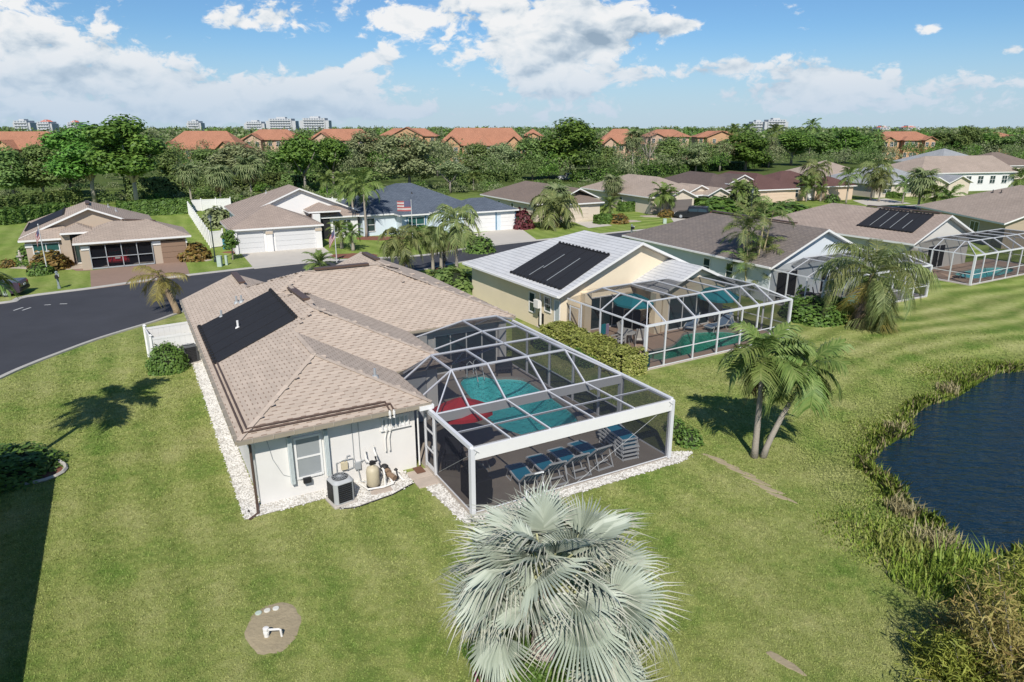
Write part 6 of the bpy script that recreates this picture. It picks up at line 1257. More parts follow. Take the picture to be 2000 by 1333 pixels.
# ------------------------------------------------------------------ blades on the near lawn
def lawn_blades():
    rnd = np.random.RandomState(21); n0 = 420000
    y = 10.5 + 31 * rnd.uniform(size=n0) ** 1.35; x = rnd.uniform(-.92, .92, n0) * (y * .95 + 3.6) * .82; P = np.stack([x, y], 1)
    keep = rnd.uniform(size=n0) < np.clip((43 - y) / 14, 0, 1); du, dv = P[:, 0] - MAIN.O.x, P[:, 1] - MAIN.O.y; u = du * MAIN.c + dv * MAIN.s; v = -du * MAIN.s + dv * MAIN.c
    keep &= ~((u > -.16) & (u < 15.0) & (v > -.2)); keep &= ~((u > 5.7) & (u < 15.3) & (v > -4.25)); keep &= ~((u > 2.5) & (u < 5.6) & (v > -1.2))
    du, dv = P[:, 0] - NB1.O.x, P[:, 1] - NB1.O.y; u1 = du * NB1.c + dv * NB1.s; v1 = -du * NB1.s + dv * NB1.c; keep &= ~((u1 > -2.2) & (u1 < 12.3) & (v1 > -7.0))
    q = at(533, 1228); keep &= ((P[:, 0] - q.x) / .70) ** 2 + ((P[:, 1] - q.y) / 1.0) ** 2 > 1
    q = at(1045, 1300); keep &= ((P[:, 0] - q.x) / 1.7) ** 2 + ((P[:, 1] - q.y) / 1.2) ** 2 > 1
    q = at(15, 925); keep &= ((P[:, 0] - q.x) / 2.1) ** 2 + ((P[:, 1] - q.y) / 1.2) ** 2 > 1
    NE = np.array([(p.x, p.y) for p in NEAR_E] + [(p.x, p.y) for p in reversed(FAR_E)]); m = P[:, 0] < -14; keep[m] &= sdf(P[m], NE) > .5
    m = P[:, 0] > 6; d = np.full(n0, 9.0); d[m] = sdf(P[m], PONDA); keep &= d > .6
    for a, b in (((1395, 895), (1530, 975)), ((1508, 1278), (1556, 1310))):
        A_, B__ = at(*a), at(*b); e = np.array([B__.x - A_.x, B__.y - A_.y]); w = P - np.array([A_.x, A_.y]); t = np.clip(w @ e / (e @ e), 0, 1); keep &= np.linalg.norm(w - t[:, None] * e, axis=1) > .12
    P, d = P[keep], d[keep]; n = len(P); h = rnd.uniform(.018, .045, n) * (P[:, 1] / 18) ** .35; az = rnd.uniform(0, 2 * np.pi, n); wd = rnd.uniform(.012, .022, n) * (P[:, 1] / 14) ** .8
    z = -.45 * np.clip((3.4 - d) / 3.4, 0, 1) ** 2; b = np.stack([P[:, 0], P[:, 1], z], 1); sx = np.stack([np.cos(az), np.sin(az), 0 * az], 1) * wd[:, None]; tip = b + np.stack([-np.sin(az) * h * .8, np.cos(az) * h * .8, h], 1)
    V = np.stack([b - sx, b + sx, tip], 1).reshape(-1, 3); me = bpy.data.meshes.new('grass'); me.vertices.add(3 * n); me.vertices.foreach_set('co', V.ravel()); me.loops.add(3 * n); me.loops.foreach_set('vertex_index', np.arange(3 * n, dtype=np.int32)); me.polygons.add(n); me.polygons.foreach_set('loop_start', np.arange(0, 3 * n, 3, dtype=np.int32))
    me.materials.append(lawn_material('grass_blade', True)); me.update(calc_edges=True); tag(link('grass', me), 'mown lawn grass round the middle house', None, None, 'stuff')
lawn_blades()
# ------------------------------------------------------------------ white stone edging, slabs, yard things of the beige house
def gravel(name, label, polys, n, seed=1, z=.0):
    """strips of loose white stones: every stone a small faceted lump"""
    rnd = np.random.RandomState(seed); base = np.array([(1, 0, 0), (-1, 0, 0), (0, 1, 0), (0, -1, 0), (0, 0, 1), (0, 0, -.4)]); tri = [(0, 2, 4), (2, 1, 4), (1, 3, 4), (3, 0, 4), (2, 0, 5), (1, 2, 5), (3, 1, 5), (0, 3, 5)]
    V, Fs = [], []; area = [abs(sum(p[i][0] * p[(i + 1) % len(p)][1] - p[(i + 1) % len(p)][0] * p[i][1] for i in range(len(p)))) / 2 for p in polys]
    for p, ar in zip(polys, area):
        A = np.array(p); lo, hi = A.min(0), A.max(0); k = int(n * ar / sum(area)); c = rnd.uniform(lo - .08, hi + .08, (k * 4, 2)); d = sdf(c, A); c = c[d < .05 * rnd.normal(size=len(c))][:k]
        for x, y in c:
            s_ = rnd.uniform(.022, .055); a = rnd.uniform(0, 3.14); R_ = np.array([(math.cos(a), -math.sin(a), 0), (math.sin(a), math.cos(a), 0), (0, 0, 1)]); b = len(V)
            V.extend((base * np.array([s_, s_ * rnd.uniform(.6, 1), s_ * .6])) @ R_.T + np.array([x, y, z + .022])); Fs.extend([tuple(i + b for i in t) for t in tri])
    me = bpy.data.meshes.new(name); me.from_pydata([tuple(v) for v in V], [], Fs); me.materials.append(mat('white_stone', (.60, .58, .54), .9, noise=(9, .5))); me.update()
    tag(link(name, me, None, (MAIN.O.x, MAIN.O.y, 0), MAIN.a), label, None, None, 'stuff')
    for p in polys:
        mb = MB(); mb.face([(x, y, z + .016) for x, y in p]); obj('stone_bed', mb, mat('stone_bed', (.46, .43, .38), .95, noise=(14, .5), bump=(25, .02)), kind='structure', loc=(MAIN.O.x, MAIN.O.y, 0), rz=MAIN.a)
gravel('white_gravel', 'loose white stones edging the house and the cage', [[(-.14, .2), (.46, .2), (.46, 19), (-.10, 19)], [(-.1, -.18), (2.9, -.12), (3.0, .5), (-.1, .5)], [(2.55, -.2), (2.75, -1.05), (3.3, -1.2), (4.6, -1.0), (5.55, -.62), (5.55, .5), (2.6, .5)],
                                                                                 [(6.02, -3.9), (6.36, -3.9), (6.36, -1.1), (5.8, -1.1)], [(6.4, -4.08), (15.25, -4.05), (16.1, -3.65), (14.98, -3.0), (14.98, -3.62), (6.4, -3.62)]], 9000)
gravel('pale_stones', 'loose pale stones beside the cream house', [[(9.6, 15.0), (11.0, 15.2), (10.8, 16.6), (9.4, 16.4)]], 500, 4)
SLAB = mat('stone_slab', (.44, .37, .31), .9, noise=(3, .35), bump=(10, .012))
for i, (u, v, w_, d_) in enumerate([(5.98, -.12, .84, .62), (5.98, -.78, .8, .62), (4.35, -.62, .75, .32)]):
    q = MAIN.w(u, v); mb = MB(); mb.rbox((0, 0, .02), (w_, d_, .06), .05); tag(obj('stone_slab', mb, SLAB, loc=(q.x, q.y, 0), rz=MAIN.a), kind='structure')
q = MAIN.w(6.05, .12, .06); mb = MB(); mb.rbox((0, 0, .01), (.34, .5, .02), .02); tag(obj('door_mat', mb, mat('brown_mat', (.14, .07, .045), .95, noise=(20, .3)), loc=q, rz=MAIN.a), 'brown mat in front of the cage screen door', 'mat')
mb = MB(); edge = [(2.5, -.2), (2.62, -.7), (2.78, -1.06), (3.05, -1.2), (3.35, -1.24), (4.6, -1.04), (5.5, -.66)]; mb.tube([(x, y, .03) for x, y in edge], .022, 5); tag(obj('edging_strip', mb, BLACKM, loc=(MAIN.O.x, MAIN.O.y, 0), rz=MAIN.a), 'dark edging strip round the white stones', 'garden edging')
def ac_unit(label, loc, rz, s=.82, h=.9, body=GREYM, dark=BLACKM, tall=True):
    t = thing('air_conditioner', label, 'air conditioner', loc, rz, 'cooling units beside the houses')
    mb = MB(); mb.rbox((0, 0, .05), (s * 1.15, s * 1.15, .08), .05); obj('pad', mb, CONC, t)
    mb = MB(); mb.rbox((0, 0, .10 + h / 2), (s, s, h), .17, n=4); obj('cabinet', mb, body, t)
    for a in range(4):
        mb = MB(); c, q = math.cos(a * PI / 2), math.sin(a * PI / 2); r = s / 2 + .006
        for k in range(9): z = .18 + (h - .22) * k / 8.0; mb.box((-r * q, -r * c, z), (s * .66 if a % 2 == 0 else .012, .012 if a % 2 == 0 else s * .66, (h - .22) / 8 * .82))
        obj('louvre_panel', mb, dark, t)
    mb = MB(); mb.lathe([(s * .36, 0), (s * .37, .03), (s * .34, .03), (s * .33, -.0)], (0, 0, .10 + h), 20); obj('fan_ring', mb, dark, t)
    mb = MB()
    for k in range(12): a = k * PI / 6; mb.bar((.06 * math.cos(a), .06 * math.sin(a), .135 + h), (s * .34 * math.cos(a), s * .34 * math.sin(a), .125 + h), .012, .012)
    for r in (.12, .2, .28): mb.tube([(r * s / .82 * math.cos(j * PI / 8), r * s / .82 * math.sin(j * PI / 8), .13 + h) for j in range(17)], .006, 4)
    mb.lathe([(.07, 0), (.07, .03), (.03, .04)], (0, 0, .13 + h), 8); obj('fan_grille', mb, GREYM, t); return t
q = MAIN.w(2.95, -.55); ac_unit('grey cooling unit with black louvres against the white stucco wall', (q.x, q.y, 0), MAIN.a + .15, .74, .82, mat('ac_grey', (.42, .43, .43), .45, .4))
q = at(372, 708); ac_unit('dark cooling unit between the round bush and the house', (q.x, q.y, 0), MAIN.a + .2, .8, .95, mat('ac_dark', (.085, .09, .095), .5, .4))
q = at(1067, 640); ac_unit('black cooling unit at the wall of the cream house', (q.x, q.y, 0), NB1.a, .85, 1.0, BLACKM)
q = MAIN.w(4.22, -.12); t = thing('pool_filter', 'beige pool filter tank with white plumbing at the house wall', 'pool filter', (q.x, q.y, 0), MAIN.a); FT = mat('filter_beige', (.50, .44, .31), .5, .4, noise=(4, .1))
mb = MB(); mb.lathe([(.20, .06), (.23, .10), (.23, .62), (.20, .74), (.10, .80), (.05, .81), (.05, .86)], n=18); obj('tank', mb, FT, t, True)
mb = MB(); mb.lathe([(.25, 0), (.25, .08), (.2, .1)], n=14); obj('tank_base', mb, BLACKM, t)
mb = MB(); mb.box((.02, 0, .92), (.2, .12, .1)); mb.tube([(-.12, 0, .95), (.16, 0, .95), (.16, .1, 1.1)], .035, 6); mb.lathe([(.06, 0), (.09, .02), (.03, .05)], (0, 0, .97), 8); obj('valve', mb, BLACKM, t)
mb = MB(); mb.tube([(-.1, -.02, .95), (-.12, .3, 1.0), (-.14, .36, 1.35)], .032, 6); mb.tube([(.2, .1, 1.1), (.22, .4, 1.2), (.2, .42, 1.4)], .032, 6); mb.tube([(-.42, .25, .10), (-.30, -.32, .12), (.25, -.42, .12), (.62, -.34, .12)], .035, 6); mb.tube([(.62, -.34, .12), (.55, .1, .35), (.42, .25, .5)], .033, 6); mb.tube([(.3, -.42, .12), (.33, -.3, .55), (.36, -.1, .62)], .035, 6); mb.tube([(.36, -.1, .62), (.38, -.28, .12), (.72, -.2, .1)], .033, 6); obj('white_pipe', mb, PVC, t)
q = MAIN.w(4.82, -.05); t = thing('pool_pump', 'black pool pump with strainer beside the beige filter tank', 'pool pump', (q.x, q.y, 0), MAIN.a)
mb = MB(); mb.tube([(-.05, .3, .38), (-.02, .12, .36), (.0, .0, .34)], [.06, .13, .13], 10); mb.tube([(0, 0, .3), (.12, -.3, .24)], .11, 10); obj('motor', mb, mat('pump_brown', (.22, .15, .10), .6), t)
mb = MB(); mb.lathe([(.12, 0), (.15, .05), (.15, .18), (.09, .24)], (-.05, .28, .32), 12); obj('strainer', mb, BLACKM, t)
mb = MB(); mb.tube([(.12, -.1, .1), (.3, -.12, .12), (.34, .1, .3), (.3, .22, .3)], .03, 6); mb.lathe([(.05, 0), (.08, .03), (.02, .1)], (.32, .12, .3), 8); obj('valve', mb, BLACKM, t)
mb = MB(); mb.tube([(.34, .1, .26), (.42, -.2, .08), (.5, -.28, .06)], .03, 6); mb.tube([(.2, -.1, .1), (.22, -.1, .34)], .03, 6); obj('white_pipe', mb, PVC, t)

# clean-out pipe and round lids on the bare patch
q = at(533, 1246); t = thing('cleanout_pipe', 'white bent drain pipe standing on the bare soil patch', 'pipe', (q.x, q.y, -.0), -.35)
mb = MB(); mb.tube([(-.17, -.02, -.02), (-.17, -.02, .24)], .062, 10); mb.lathe([(.075, 0), (.075, .06)], (-.17, -.02, .10), 10); mb.lathe([(.075, 0), (.075, .05), (.03, .06)], (-.17, -.02, .21), 10); obj('riser', mb, PVC, t)
mb = MB(); mb.tube([(-.14, 0, .20), (.14, .10, .22), (.17, .11, .20), (.19, .11, -.02)], .028, 8); obj('bend', mb, PVC, t)
for i, (x, y, c) in enumerate([(505, 1199, (.45, .52, .44)), (522, 1194, (.62, .6, .52)), (539, 1190, (.62, .62, .56))]):
    q = at(x, y); mb = MB(); mb.lathe([(.085, 0), (.085, .035), (.07, .042)], n=12); tag(obj('drain_lid', mb, mat('lid%d' % i, c, .6), loc=(q.x, q.y, .0)), ['greenish round drain lid on the bare soil, furthest from the pale ones', 'pale round drain lid between the other two lids', 'pale round drain lid at the end of the row of lids'][i], 'drain lid')
# kerbed bed in the shade
q = at(15, 925); mb = MB(); ring = [(q.x + 2.05 * math.cos(a * .2618), q.y + 1.15 * math.sin(a * .2618), .06) for a in range(25)]; mb.tube(ring, .075, 5); tag(obj('bed_kerb', mb, KERB), kind='structure')
bed('flower_bed', q.x, q.y, 2.0, 1.1, MULCH, .03, 22, 0, .01)

# white vinyl fences
def fence(label, pts, h=1.8, step=2.2, fm=WHITE):
    p0 = pts[0]; t = thing('fence', label, 'fence', (p0.x, p0.y, 0)); P = [p - p0 for p in pts]
    def post(p):
        mb = MB(); mb.box((p.x, p.y, h / 2 + .03), (.13, .13, h + .06)); mb.lathe([(.11, 0), (.10, .03), (.0, .1)], (p.x, p.y, h + .06), 4); obj('post', mb, fm, t)
    for a, b in zip(P[:-1], P[1:]):
        n = max(1, round((b - a).length / step))
        for i in range(n):
            s_, e = a.lerp(b, i / n), a.lerp(b, (i + 1) / n); post(s_); d = (e - s_).normalized(); rz = math.atan2(d.y, d.x); L = (e - s_).length - .13
            k = 8; pn = MB()
            for j in range(k): c = s_ + d * (.065 + L * (j + .5) / k); pn.box((c.x, c.y, h * .5), (L / k - .004, .03 + .003 * (j % 2), h - .3), rz)
            obj('panel', pn, fm, t)
            for z in (.13, h - .12): mb = MB(); c = (s_ + e) / 2; mb.box((c.x, c.y, z), (L, .06, .12), rz); obj('rail', mb, fm, t)
    post(P[-1]); return t
fence('white panel fence running back beside the white garage house', [at(438, 482), at(412, 485), at(366, 414), at(452, 410)])
fence('white panel fence corner beside the middle house', [MAIN.w(.3, 17.8), MAIN.w(-1.9, 17.6), MAIN.w(-2.1, 19.9), MAIN.w(.3, 20.2)], 1.75, 2.3)
fence('short white fence behind the tall feather palms', [at(630, 408), at(672, 412)], 1.8)

# ------------------------------------------------------------------ garden furniture
TEAL = mat('teal_sling', (.02, .24, .38), .8, noise=(3, .15)); LFR = mat('lounger_frame', (.68, .69, .70), .45, .4); GREYBL = mat('grey_blue_cushion', (.17, .25, .36), .85, noise=(3, .1))
def lounger(label, fr, u, v, rz, back=1, z0=.06, group='sun loungers under the dark cage', sling=TEAL, frame=LFR, cat='sun lounger', thick=.03):
    q = fr.w(u, v, z0); t = thing('sun_lounger', label, cat, q, fr.a + rz, group); b = .62 if back else .0
    prof = [(1.0, .30), (.62, .36), (.05, .31), (-.32, .34)] + ([(-.82, .34 + .50)] if back else [(-.85, .33)])     # y (foot to head), height
    W = .30
    for nm, seg in (('foot_sling', prof[:2]), ('seat_sling', prof[1:4]), ('back_sling', prof[3:])):
        mb = MB()
        for (ya, za), (yb, zb) in zip(seg[:-1], seg[1:]): mb.add([(-W, ya, za), (W, ya, za), (W, yb, zb), (-W, yb, zb), (-W, ya, za - thick), (W, ya, za - thick), (W, yb, zb - thick), (-W, yb, zb - thick)], [(0, 1, 2, 3), (7, 6, 5, 4), (0, 4, 5, 1), (1, 5, 6, 2), (2, 6, 7, 3), (3, 7, 4, 0)])
        obj(nm, mb, sling, t)
    mb = MB()
    for s_ in (-1, 1):
        for (ya, za), (yb, zb) in zip(prof[:-1], prof[1:]): mb.bar((s_ * (W + .03), ya, za - .01), (s_ * (W + .03), yb, zb - .01), .05, .06)
    for i in (0, -1): mb.bar((-W, prof[i][0], prof[i][1]), (W, prof[i][0], prof[i][1]), .05, .05)
    if back:
        for s_ in (-.5, 0, .5): mb.bar((s_ * W, -.36, .31), (s_ * W, -.80, .80), .03, .03)
    obj('frame', mb, frame, t)
    for s_ in (-1, 1):
        mb = MB(); mb.tube([(s_ * (W + .03), .72, .34), (s_ * (W + .04), .86, .0), (s_ * (W + .04), .45, .0), (s_ * (W + .03), .35, .33)], .022, 5); obj('leg', mb, frame, t)
        mb = MB(); mb.tube([(s_ * (W + .03), -.25, .33), (s_ * (W + .04), -.42, .0), (s_ * (W + .04), -.98, .02), (s_ * (W + .03), -.72 if back else -.8, .62 if back else .3)], .022, 5); obj('leg', mb, frame, t)
    mb = MB(); mb.bar((-W, -.95, .04), (W, -.95, .04), .04, .06); mb.bar((-W, -.7, .2), (W, -.7, .2), .03, .05); obj('stretcher', mb, frame, t); return t
nth = ['blue sling lounger nearest the black grill cabinet', 'blue sling lounger second from the black grill cabinet', 'blue sling lounger third from the black grill cabinet', 'blue sling lounger next to the stack']
for i, (u, v) in enumerate([(8.93, -2.72), (10.02, -2.45), (11.05, -2.36), (12.1, -2.25)]): lounger(nth[i], MAIN, u, v, -.10 + .05 * i)
for i, w_ in enumerate(['flat blue lounger at the bottom of the stack', 'flat blue lounger second from the bottom of the stack', 'flat blue lounger below the topmost in the stack', 'flat blue lounger on top of the stack']): lounger(w_, MAIN, 13.55, -2.1, -.12, 0, .06 + .16 * i)
def umbrella(label, p, rad, h, m, tilt=0.0, az=0.0, n=8, m2=None, one=False):
    t = thing('patio_umbrella', label, 'umbrella', (p.x, p.y, p.z), az); mb = MB(); mb.tube([(0, 0, 0), (0, 0, h)], .025, 8); obj('pole', mb, GREYM, t); mb = MB(); mb.lathe([(.26, 0), (.26, .05), (.05, .1), (.04, .3)], n=14); obj('base', mb, BLACKM, t)
    M = Matrix.Translation((0, 0, h)) @ Matrix.Rotation(tilt, 4, 'X')
    for i in range(n):
        a, b = 2 * PI * i / n, 2 * PI * (i + 1) / n; mb = MB(); P = lambda r, an, z: M @ Vector((r * math.cos(an), r * math.sin(an), z)); c = (a + b) / 2
        R1, R2 = rad * .5, rad; vs = [P(0, a, .0), P(R1, a, -.17 * rad), P(R1 * .96, c, -.19 * rad), P(R1, b, -.17 * rad), P(R2, a, -.42 * rad), P(R2 * .93, c, -.43 * rad), P(R2, b, -.42 * rad), P(R2, a, -.52 * rad), P(R2 * .93, c, -.54 * rad), P(R2, b, -.52 * rad)]
        mb.add(vs, [(0, 1, 2), (0, 2, 3), (1, 4, 5, 2), (2, 5, 6, 3), (4, 7, 8, 5), (5, 8, 9, 6)]); obj('canopy_panel', mb, m2 if (m2 and (i == 4 if one else i % 2 == 0)) else m, t)
        mb = MB(); mb.bar(P(.02, a, -.03), P(R2 * .98, a, -.44 * rad), .02, .02); obj('rib', mb, GREYM, t)
    return t
RED = mat('red_canvas', (.58, .03, .035), .8, noise=(2, .12)); TEALC = mat('teal_canvas', (.02, .24, .28), .8, noise=(2, .12)); TEALD = mat('teal_canvas_panel', (.018, .20, .24), .8)
umbrella('red patio umbrella inside the cage near the screen door', MAIN.w(7.95, .45, .06), 1.25, 2.42, RED, -.10, MAIN.a)
umbrella('teal umbrella beside the wall of the cream house', NB1.w(4.6, -.9, .06), 1.25, 2.55, TEALC, .05, NB1.a, 8, TEALD); umbrella('teal umbrella above the loungers at the far side of the cream house cage', NB1.w(10.4, -2.2, .06), 1.4, 2.6, TEALC, .08, NB1.a, 8, TEALD)
def table(label, p, r, h, top, leg=GREYM, n=18, cat='table'):
    t = thing('patio_table', label, cat, p); mb = MB(); mb.lathe([(r, 0), (r, .03), (r * .98, .035)], (0, 0, h), n); obj('tabletop', mb, top, t)
    for i in range(4): a = i * PI / 2 + .4; mb = MB(); mb.tube([(r * .25 * math.cos(a), r * .25 * math.sin(a), h), (r * .7 * math.cos(a), r * .7 * math.sin(a), 0)], .022, 5); obj('leg', mb, leg, t)
    return t
table('round stone topped table under the red umbrella', MAIN.w(8.0, -1.1, .06), .55, .72, mat('table_stone', (.36, .31, .27), .5, noise=(6, .3)))
def chair(label, p, rz, m, m2=None, name='patio_chair', group=None, wide=.62):
    t = thing(name, label, 'chair', p, rz, group); w = wide / 2; mb = MB(); mb.rbox((0, 0, .40), (wide, .6, .10), .05); obj('seat', mb, m2 or m, t); mb = MB(); mb.box((0, .32, .72), (wide, .08, .72), 0, 0, -.28); obj('backrest', mb, m2 or m, t)
    for s_ in (-1, 1):
        mb = MB(); mb.bar((s_ * w, -.32, .60), (s_ * w, .30, .60), .10, .05); obj('armrest', mb, m, t)
        for y in (-.28, .28): mb = MB(); mb.box((s_ * w, y, .29), (.07, .07, .58)); obj('leg', mb, m, t)
    mb = MB()
    for k in range(5): mb.box((-w + wide * (k + .5) / 5, -.30, .24), (wide / 5 * .8, .03, .3))
    obj('skirt', mb, m, t); return t
DKCH = mat('charcoal_wicker', (.035, .036, .045), .8, noise=(12, .3)); chair('black wicker armchair at the far end of the pool deck', MAIN.w(13.75, 7.7, .06), MAIN.a + 2.75, DKCH, wide=.75); chair('dark wicker armchair under the porch, half in shade', MAIN.w(12.4, 9.0, .06), MAIN.a + 3.3, DKCH, wide=.75); chair('dark chair pushed to the red umbrella table', MAIN.w(7.2, -.3, .06), MAIN.a - .6, DKCH)
q = MAIN.w(7.05, -2.65, .06); t = thing('grill', 'black grill cabinet near the front corner post of the cage', 'grill', q, MAIN.a); mb = MB(); mb.rbox((0, 0, .47), (.62, 1.25, .9), .04); obj('cabinet', mb, BLACKM, t); mb = MB(); mb.tube([(0, -.42, 1.0), (0, .42, 1.0)], .27, 10); obj('hood', mb, BLACKM, t); mb = MB(); mb.tube([(.3, -.3, 1.05), (.33, 0, 1.06), (.3, .3, 1.05)], .02, 6); obj('handle', mb, GREYM, t)
for s_ in (-1, 1): mb = MB(); mb.box((.32, s_ * .3, .45), (.02, .5, .7)); obj('door', mb, BLACKM, t)
q = MAIN.w(12.25, 8.05, .06); t = thing('pool_ladder', 'white grab rails at the far end of the turquoise pool', 'pool rail', q, MAIN.a + .4)
for s_ in (-.25, .25): mb = MB(); mb.tube([(s_, .3, 0), (s_, .28, .7), (s_, .1, .88), (s_, -.25, .7), (s_, -.45, -.1)], .025, 6); obj('rail', mb, ALU, t)
# cream house patio
CH = mat('pale_chair', (.58, .56, .52), .7); gcl = 'grey blue loungers in the cream house cage'
for lab, u, v, rz in (('grey blue lounger near the column of the cream house', 8.7, -1.9, 2.2), ('grey blue lounger facing the green pool, under the teal umbrella', 9.9, -3.0, 1.6), ('grey blue lounger nearest the far cage wall', 11.2, -2.6, 2.4)): lounger(lab, NB1, u, v, rz, 1, .06, gcl, GREYBL, mat('white_frame', (.66, .66, .64), .5), thick=.09)
table('round white table by the cage wall of the cream house', NB1.w(2.9, -2.4, .06), .55, .7, CH); table('white dining table near the cream house door', NB1.w(6.6, -.6, .06), .7, .72, CH)
for i, (u, v, r, l) in enumerate([(2.2, -2.5, -1.6, 'white chair left of the round white table'), (3.5, -2.9, 2.6, 'white chair before the round white table'), (3.4, -1.7, .5, 'white chair behind the round white table'), (5.9, -1.0, -1.2, 'dark chair at the white dining table, nearer the column'), (7.2, -1.1, 1.5, 'dark chair at the white dining table, nearer the loungers')]): chair(l, NB1.w(u, v, .06), NB1.a + r, CH if i < 3 else DKCH)
q = NB1.w(2.2, -1.2, .06); t = thing('towel_stand', 'stand with teal towels by the cage wall of the cream house', 'towel stand', q, NB1.a); mb = MB(); mb.tube([(-.3, 0, 0), (-.3, 0, 1.0), (.3, 0, 1.0), (.3, 0, 0)], .02, 6); obj('rail', mb, ALU, t); mb = MB(); mb.box((-.1, 0, .72), (.34, .09, .62)); obj('towel', mb, TEALC, t); mb = MB(); mb.box((.2, 0, .7), (.22, .08, .6)); obj('towel', mb, mat('lilac_towel', (.4, .3, .42), .9), t)
q = NB1.w(5.3, -.1, .06); mb = MB(); mb.prism([(-.4, -.3), (.4, -.3), (.4, .3), (-.4, .3)], 0, 1.15); mb.bar((-.4, 0, 1.15), (.4, 0, 1.15), .5, .12); tag(obj('grill_cover', mb, mat('black_cover', (.02, .022, .028), .8), loc=q, rz=NB1.a), 'black covered grill against the cream house porch', 'grill')
q = NB1.w(1.15, -6.1, .06); mb = MB(); mb.lathe([(.16, 0), (.2, .1), (.2, .5), (.17, .6)], n=10); tag(obj('bin', mb, mat('dark_teal', (.03, .12, .12), .6), loc=q), 'dark teal bin at the cage corner of the cream house', 'bin')
q = NB2.w(2.6, -1.2, .06); table('patio table inside the cage behind the shaggy palm', q, .6, .7, DKCH); chair('dark patio chair inside the cage behind the shaggy palm', NB2.w(3.4, -1.5, .06), 1.2, DKCH); t = table('low bench table outside the farthest cage pool', NB3.w(2.3, -3.2, .06), .5, .45, DKCH)
q = at(1688, 598); t = thing('pool_lounge_frame', 'dark blue sling chair leaning beside the shaggy palm trunk', 'chair', (q.x, q.y, 0), .8); mb = MB(); mb.box((0, 0, .65), (.8, .05, .9), 0, 0, -.4); obj('sling', mb, mat('navy_sling', (.02, .05, .10), .7), t); mb = MB(); mb.tube([(-.42, .2, 1.1), (-.42, -.2, .2), (.42, -.2, .2), (.42, .2, 1.1)], .025, 6); mb.tube([(-.42, -.2, .2), (-.42, .35, 0)], .025, 5); mb.tube([(.42, -.2, .2), (.42, .35, 0)], .025, 5); obj('frame', mb, ALU, t)

# ------------------------------------------------------------------ street furniture and vehicles
def lamp_post(label, x, y, top):
    q = at(x, y); h = z_at(q.x, q.y, top); t = thing('street_lamp', label, 'lamp post', (q.x, q.y, 0), 0, 'lamp posts on the lawns'); LM = mat('dark_green_metal', (.02, .035, .032), .5, .5)
    mb = MB(); mb.lathe([(.16, 0), (.15, .25), (.08, .4), (.055, 1.0), (.05, h - .7)], n=10); obj('post', mb, LM, t); mb = MB(); mb.lathe([(.09, 0), (.12, .06), (.19, .36), (.19, .40)], (0, 0, h - .72), 6); obj('lantern', mb, mat('lamp_glass', (.30, .32, .30), .3), t)
    mb = MB(); mb.lathe([(.26, 0), (.22, .07), (.05, .24), (.03, .30)], (0, 0, h - .32), 6); mb.bar((-.3, 0, h - .8), (.3, 0, h - .8), .03, .03); obj('lantern_cap', mb, LM, t)
lamp_post('dark lamp post on the lawn between the tan and the white house', 421, 512, 418); lamp_post('dark lamp post beside the leafy shrub tree of the peach house', 1466, 415, 368); lamp_post('thin lamp post before the pale grey hip roof', 1851, 372, 333); lamp_post('thin lamp post by the white street gable', 1950, 366, 332)
def mailbox(label, x, y, m=mat('mail_grey', (.23, .27, .27), .6)):
    q = at(x, y); t = thing('mailbox', label, 'mailbox', (q.x, q.y, 0), .4, 'letter boxes at the kerb'); mb = MB(); mb.box((0, 0, .65), (.14, .14, 1.3)); mb.lathe([(.13, 0), (.12, .03), (0, .14)], (0, 0, 1.3), 4); mb.box((0, 0, .1), (.2, .2, .2)); obj('post', mb, m, t)
    mb = MB(); mb.rbox((.02, -.16, 1.0), (.24, .5, .26), .05); obj('letter_box', mb, BLACKM, t); mb = MB(); mb.box((.16, -.2, 1.1), (.03, .26, .22)); obj('number_plate', mb, WHITE, t)
mailbox('grey letter box post on the lawn of the tan house', 116, 564); mailbox('dark letter box at the road behind the tiled roof', 868, 528, mat('mail_dark', (.05, .05, .05), .6)); mailbox('grey letter box by the lawn of the cream twin gable house', 1233, 462)
for lab, x, y, h, w_ in (('wider green utility box on the lawn by the lamp post', 430, 521, .95, .42), ('slim green utility box on the lawn by the lamp post', 443, 518, .85, .22), ('pale utility box on the lawn before the dark car', 1298, 437, .6, .45)):
    q = at(x, y); mb = MB(); mb.rbox((0, 0, h / 2), (w_, w_ * .8, h), .04); mb.rbox((0, 0, h + .02), (w_ * 1.08, w_ * .9, .05), .04); mb.box((0, -w_ * .41, h * .55), (w_ * .7, .02, h * .5)); tag(obj('utility_box', mb, mat('utility_green', (.42, .50, .44), .7), loc=(q.x, q.y, 0)), lab, 'utility box', 'utility boxes on the lawns')
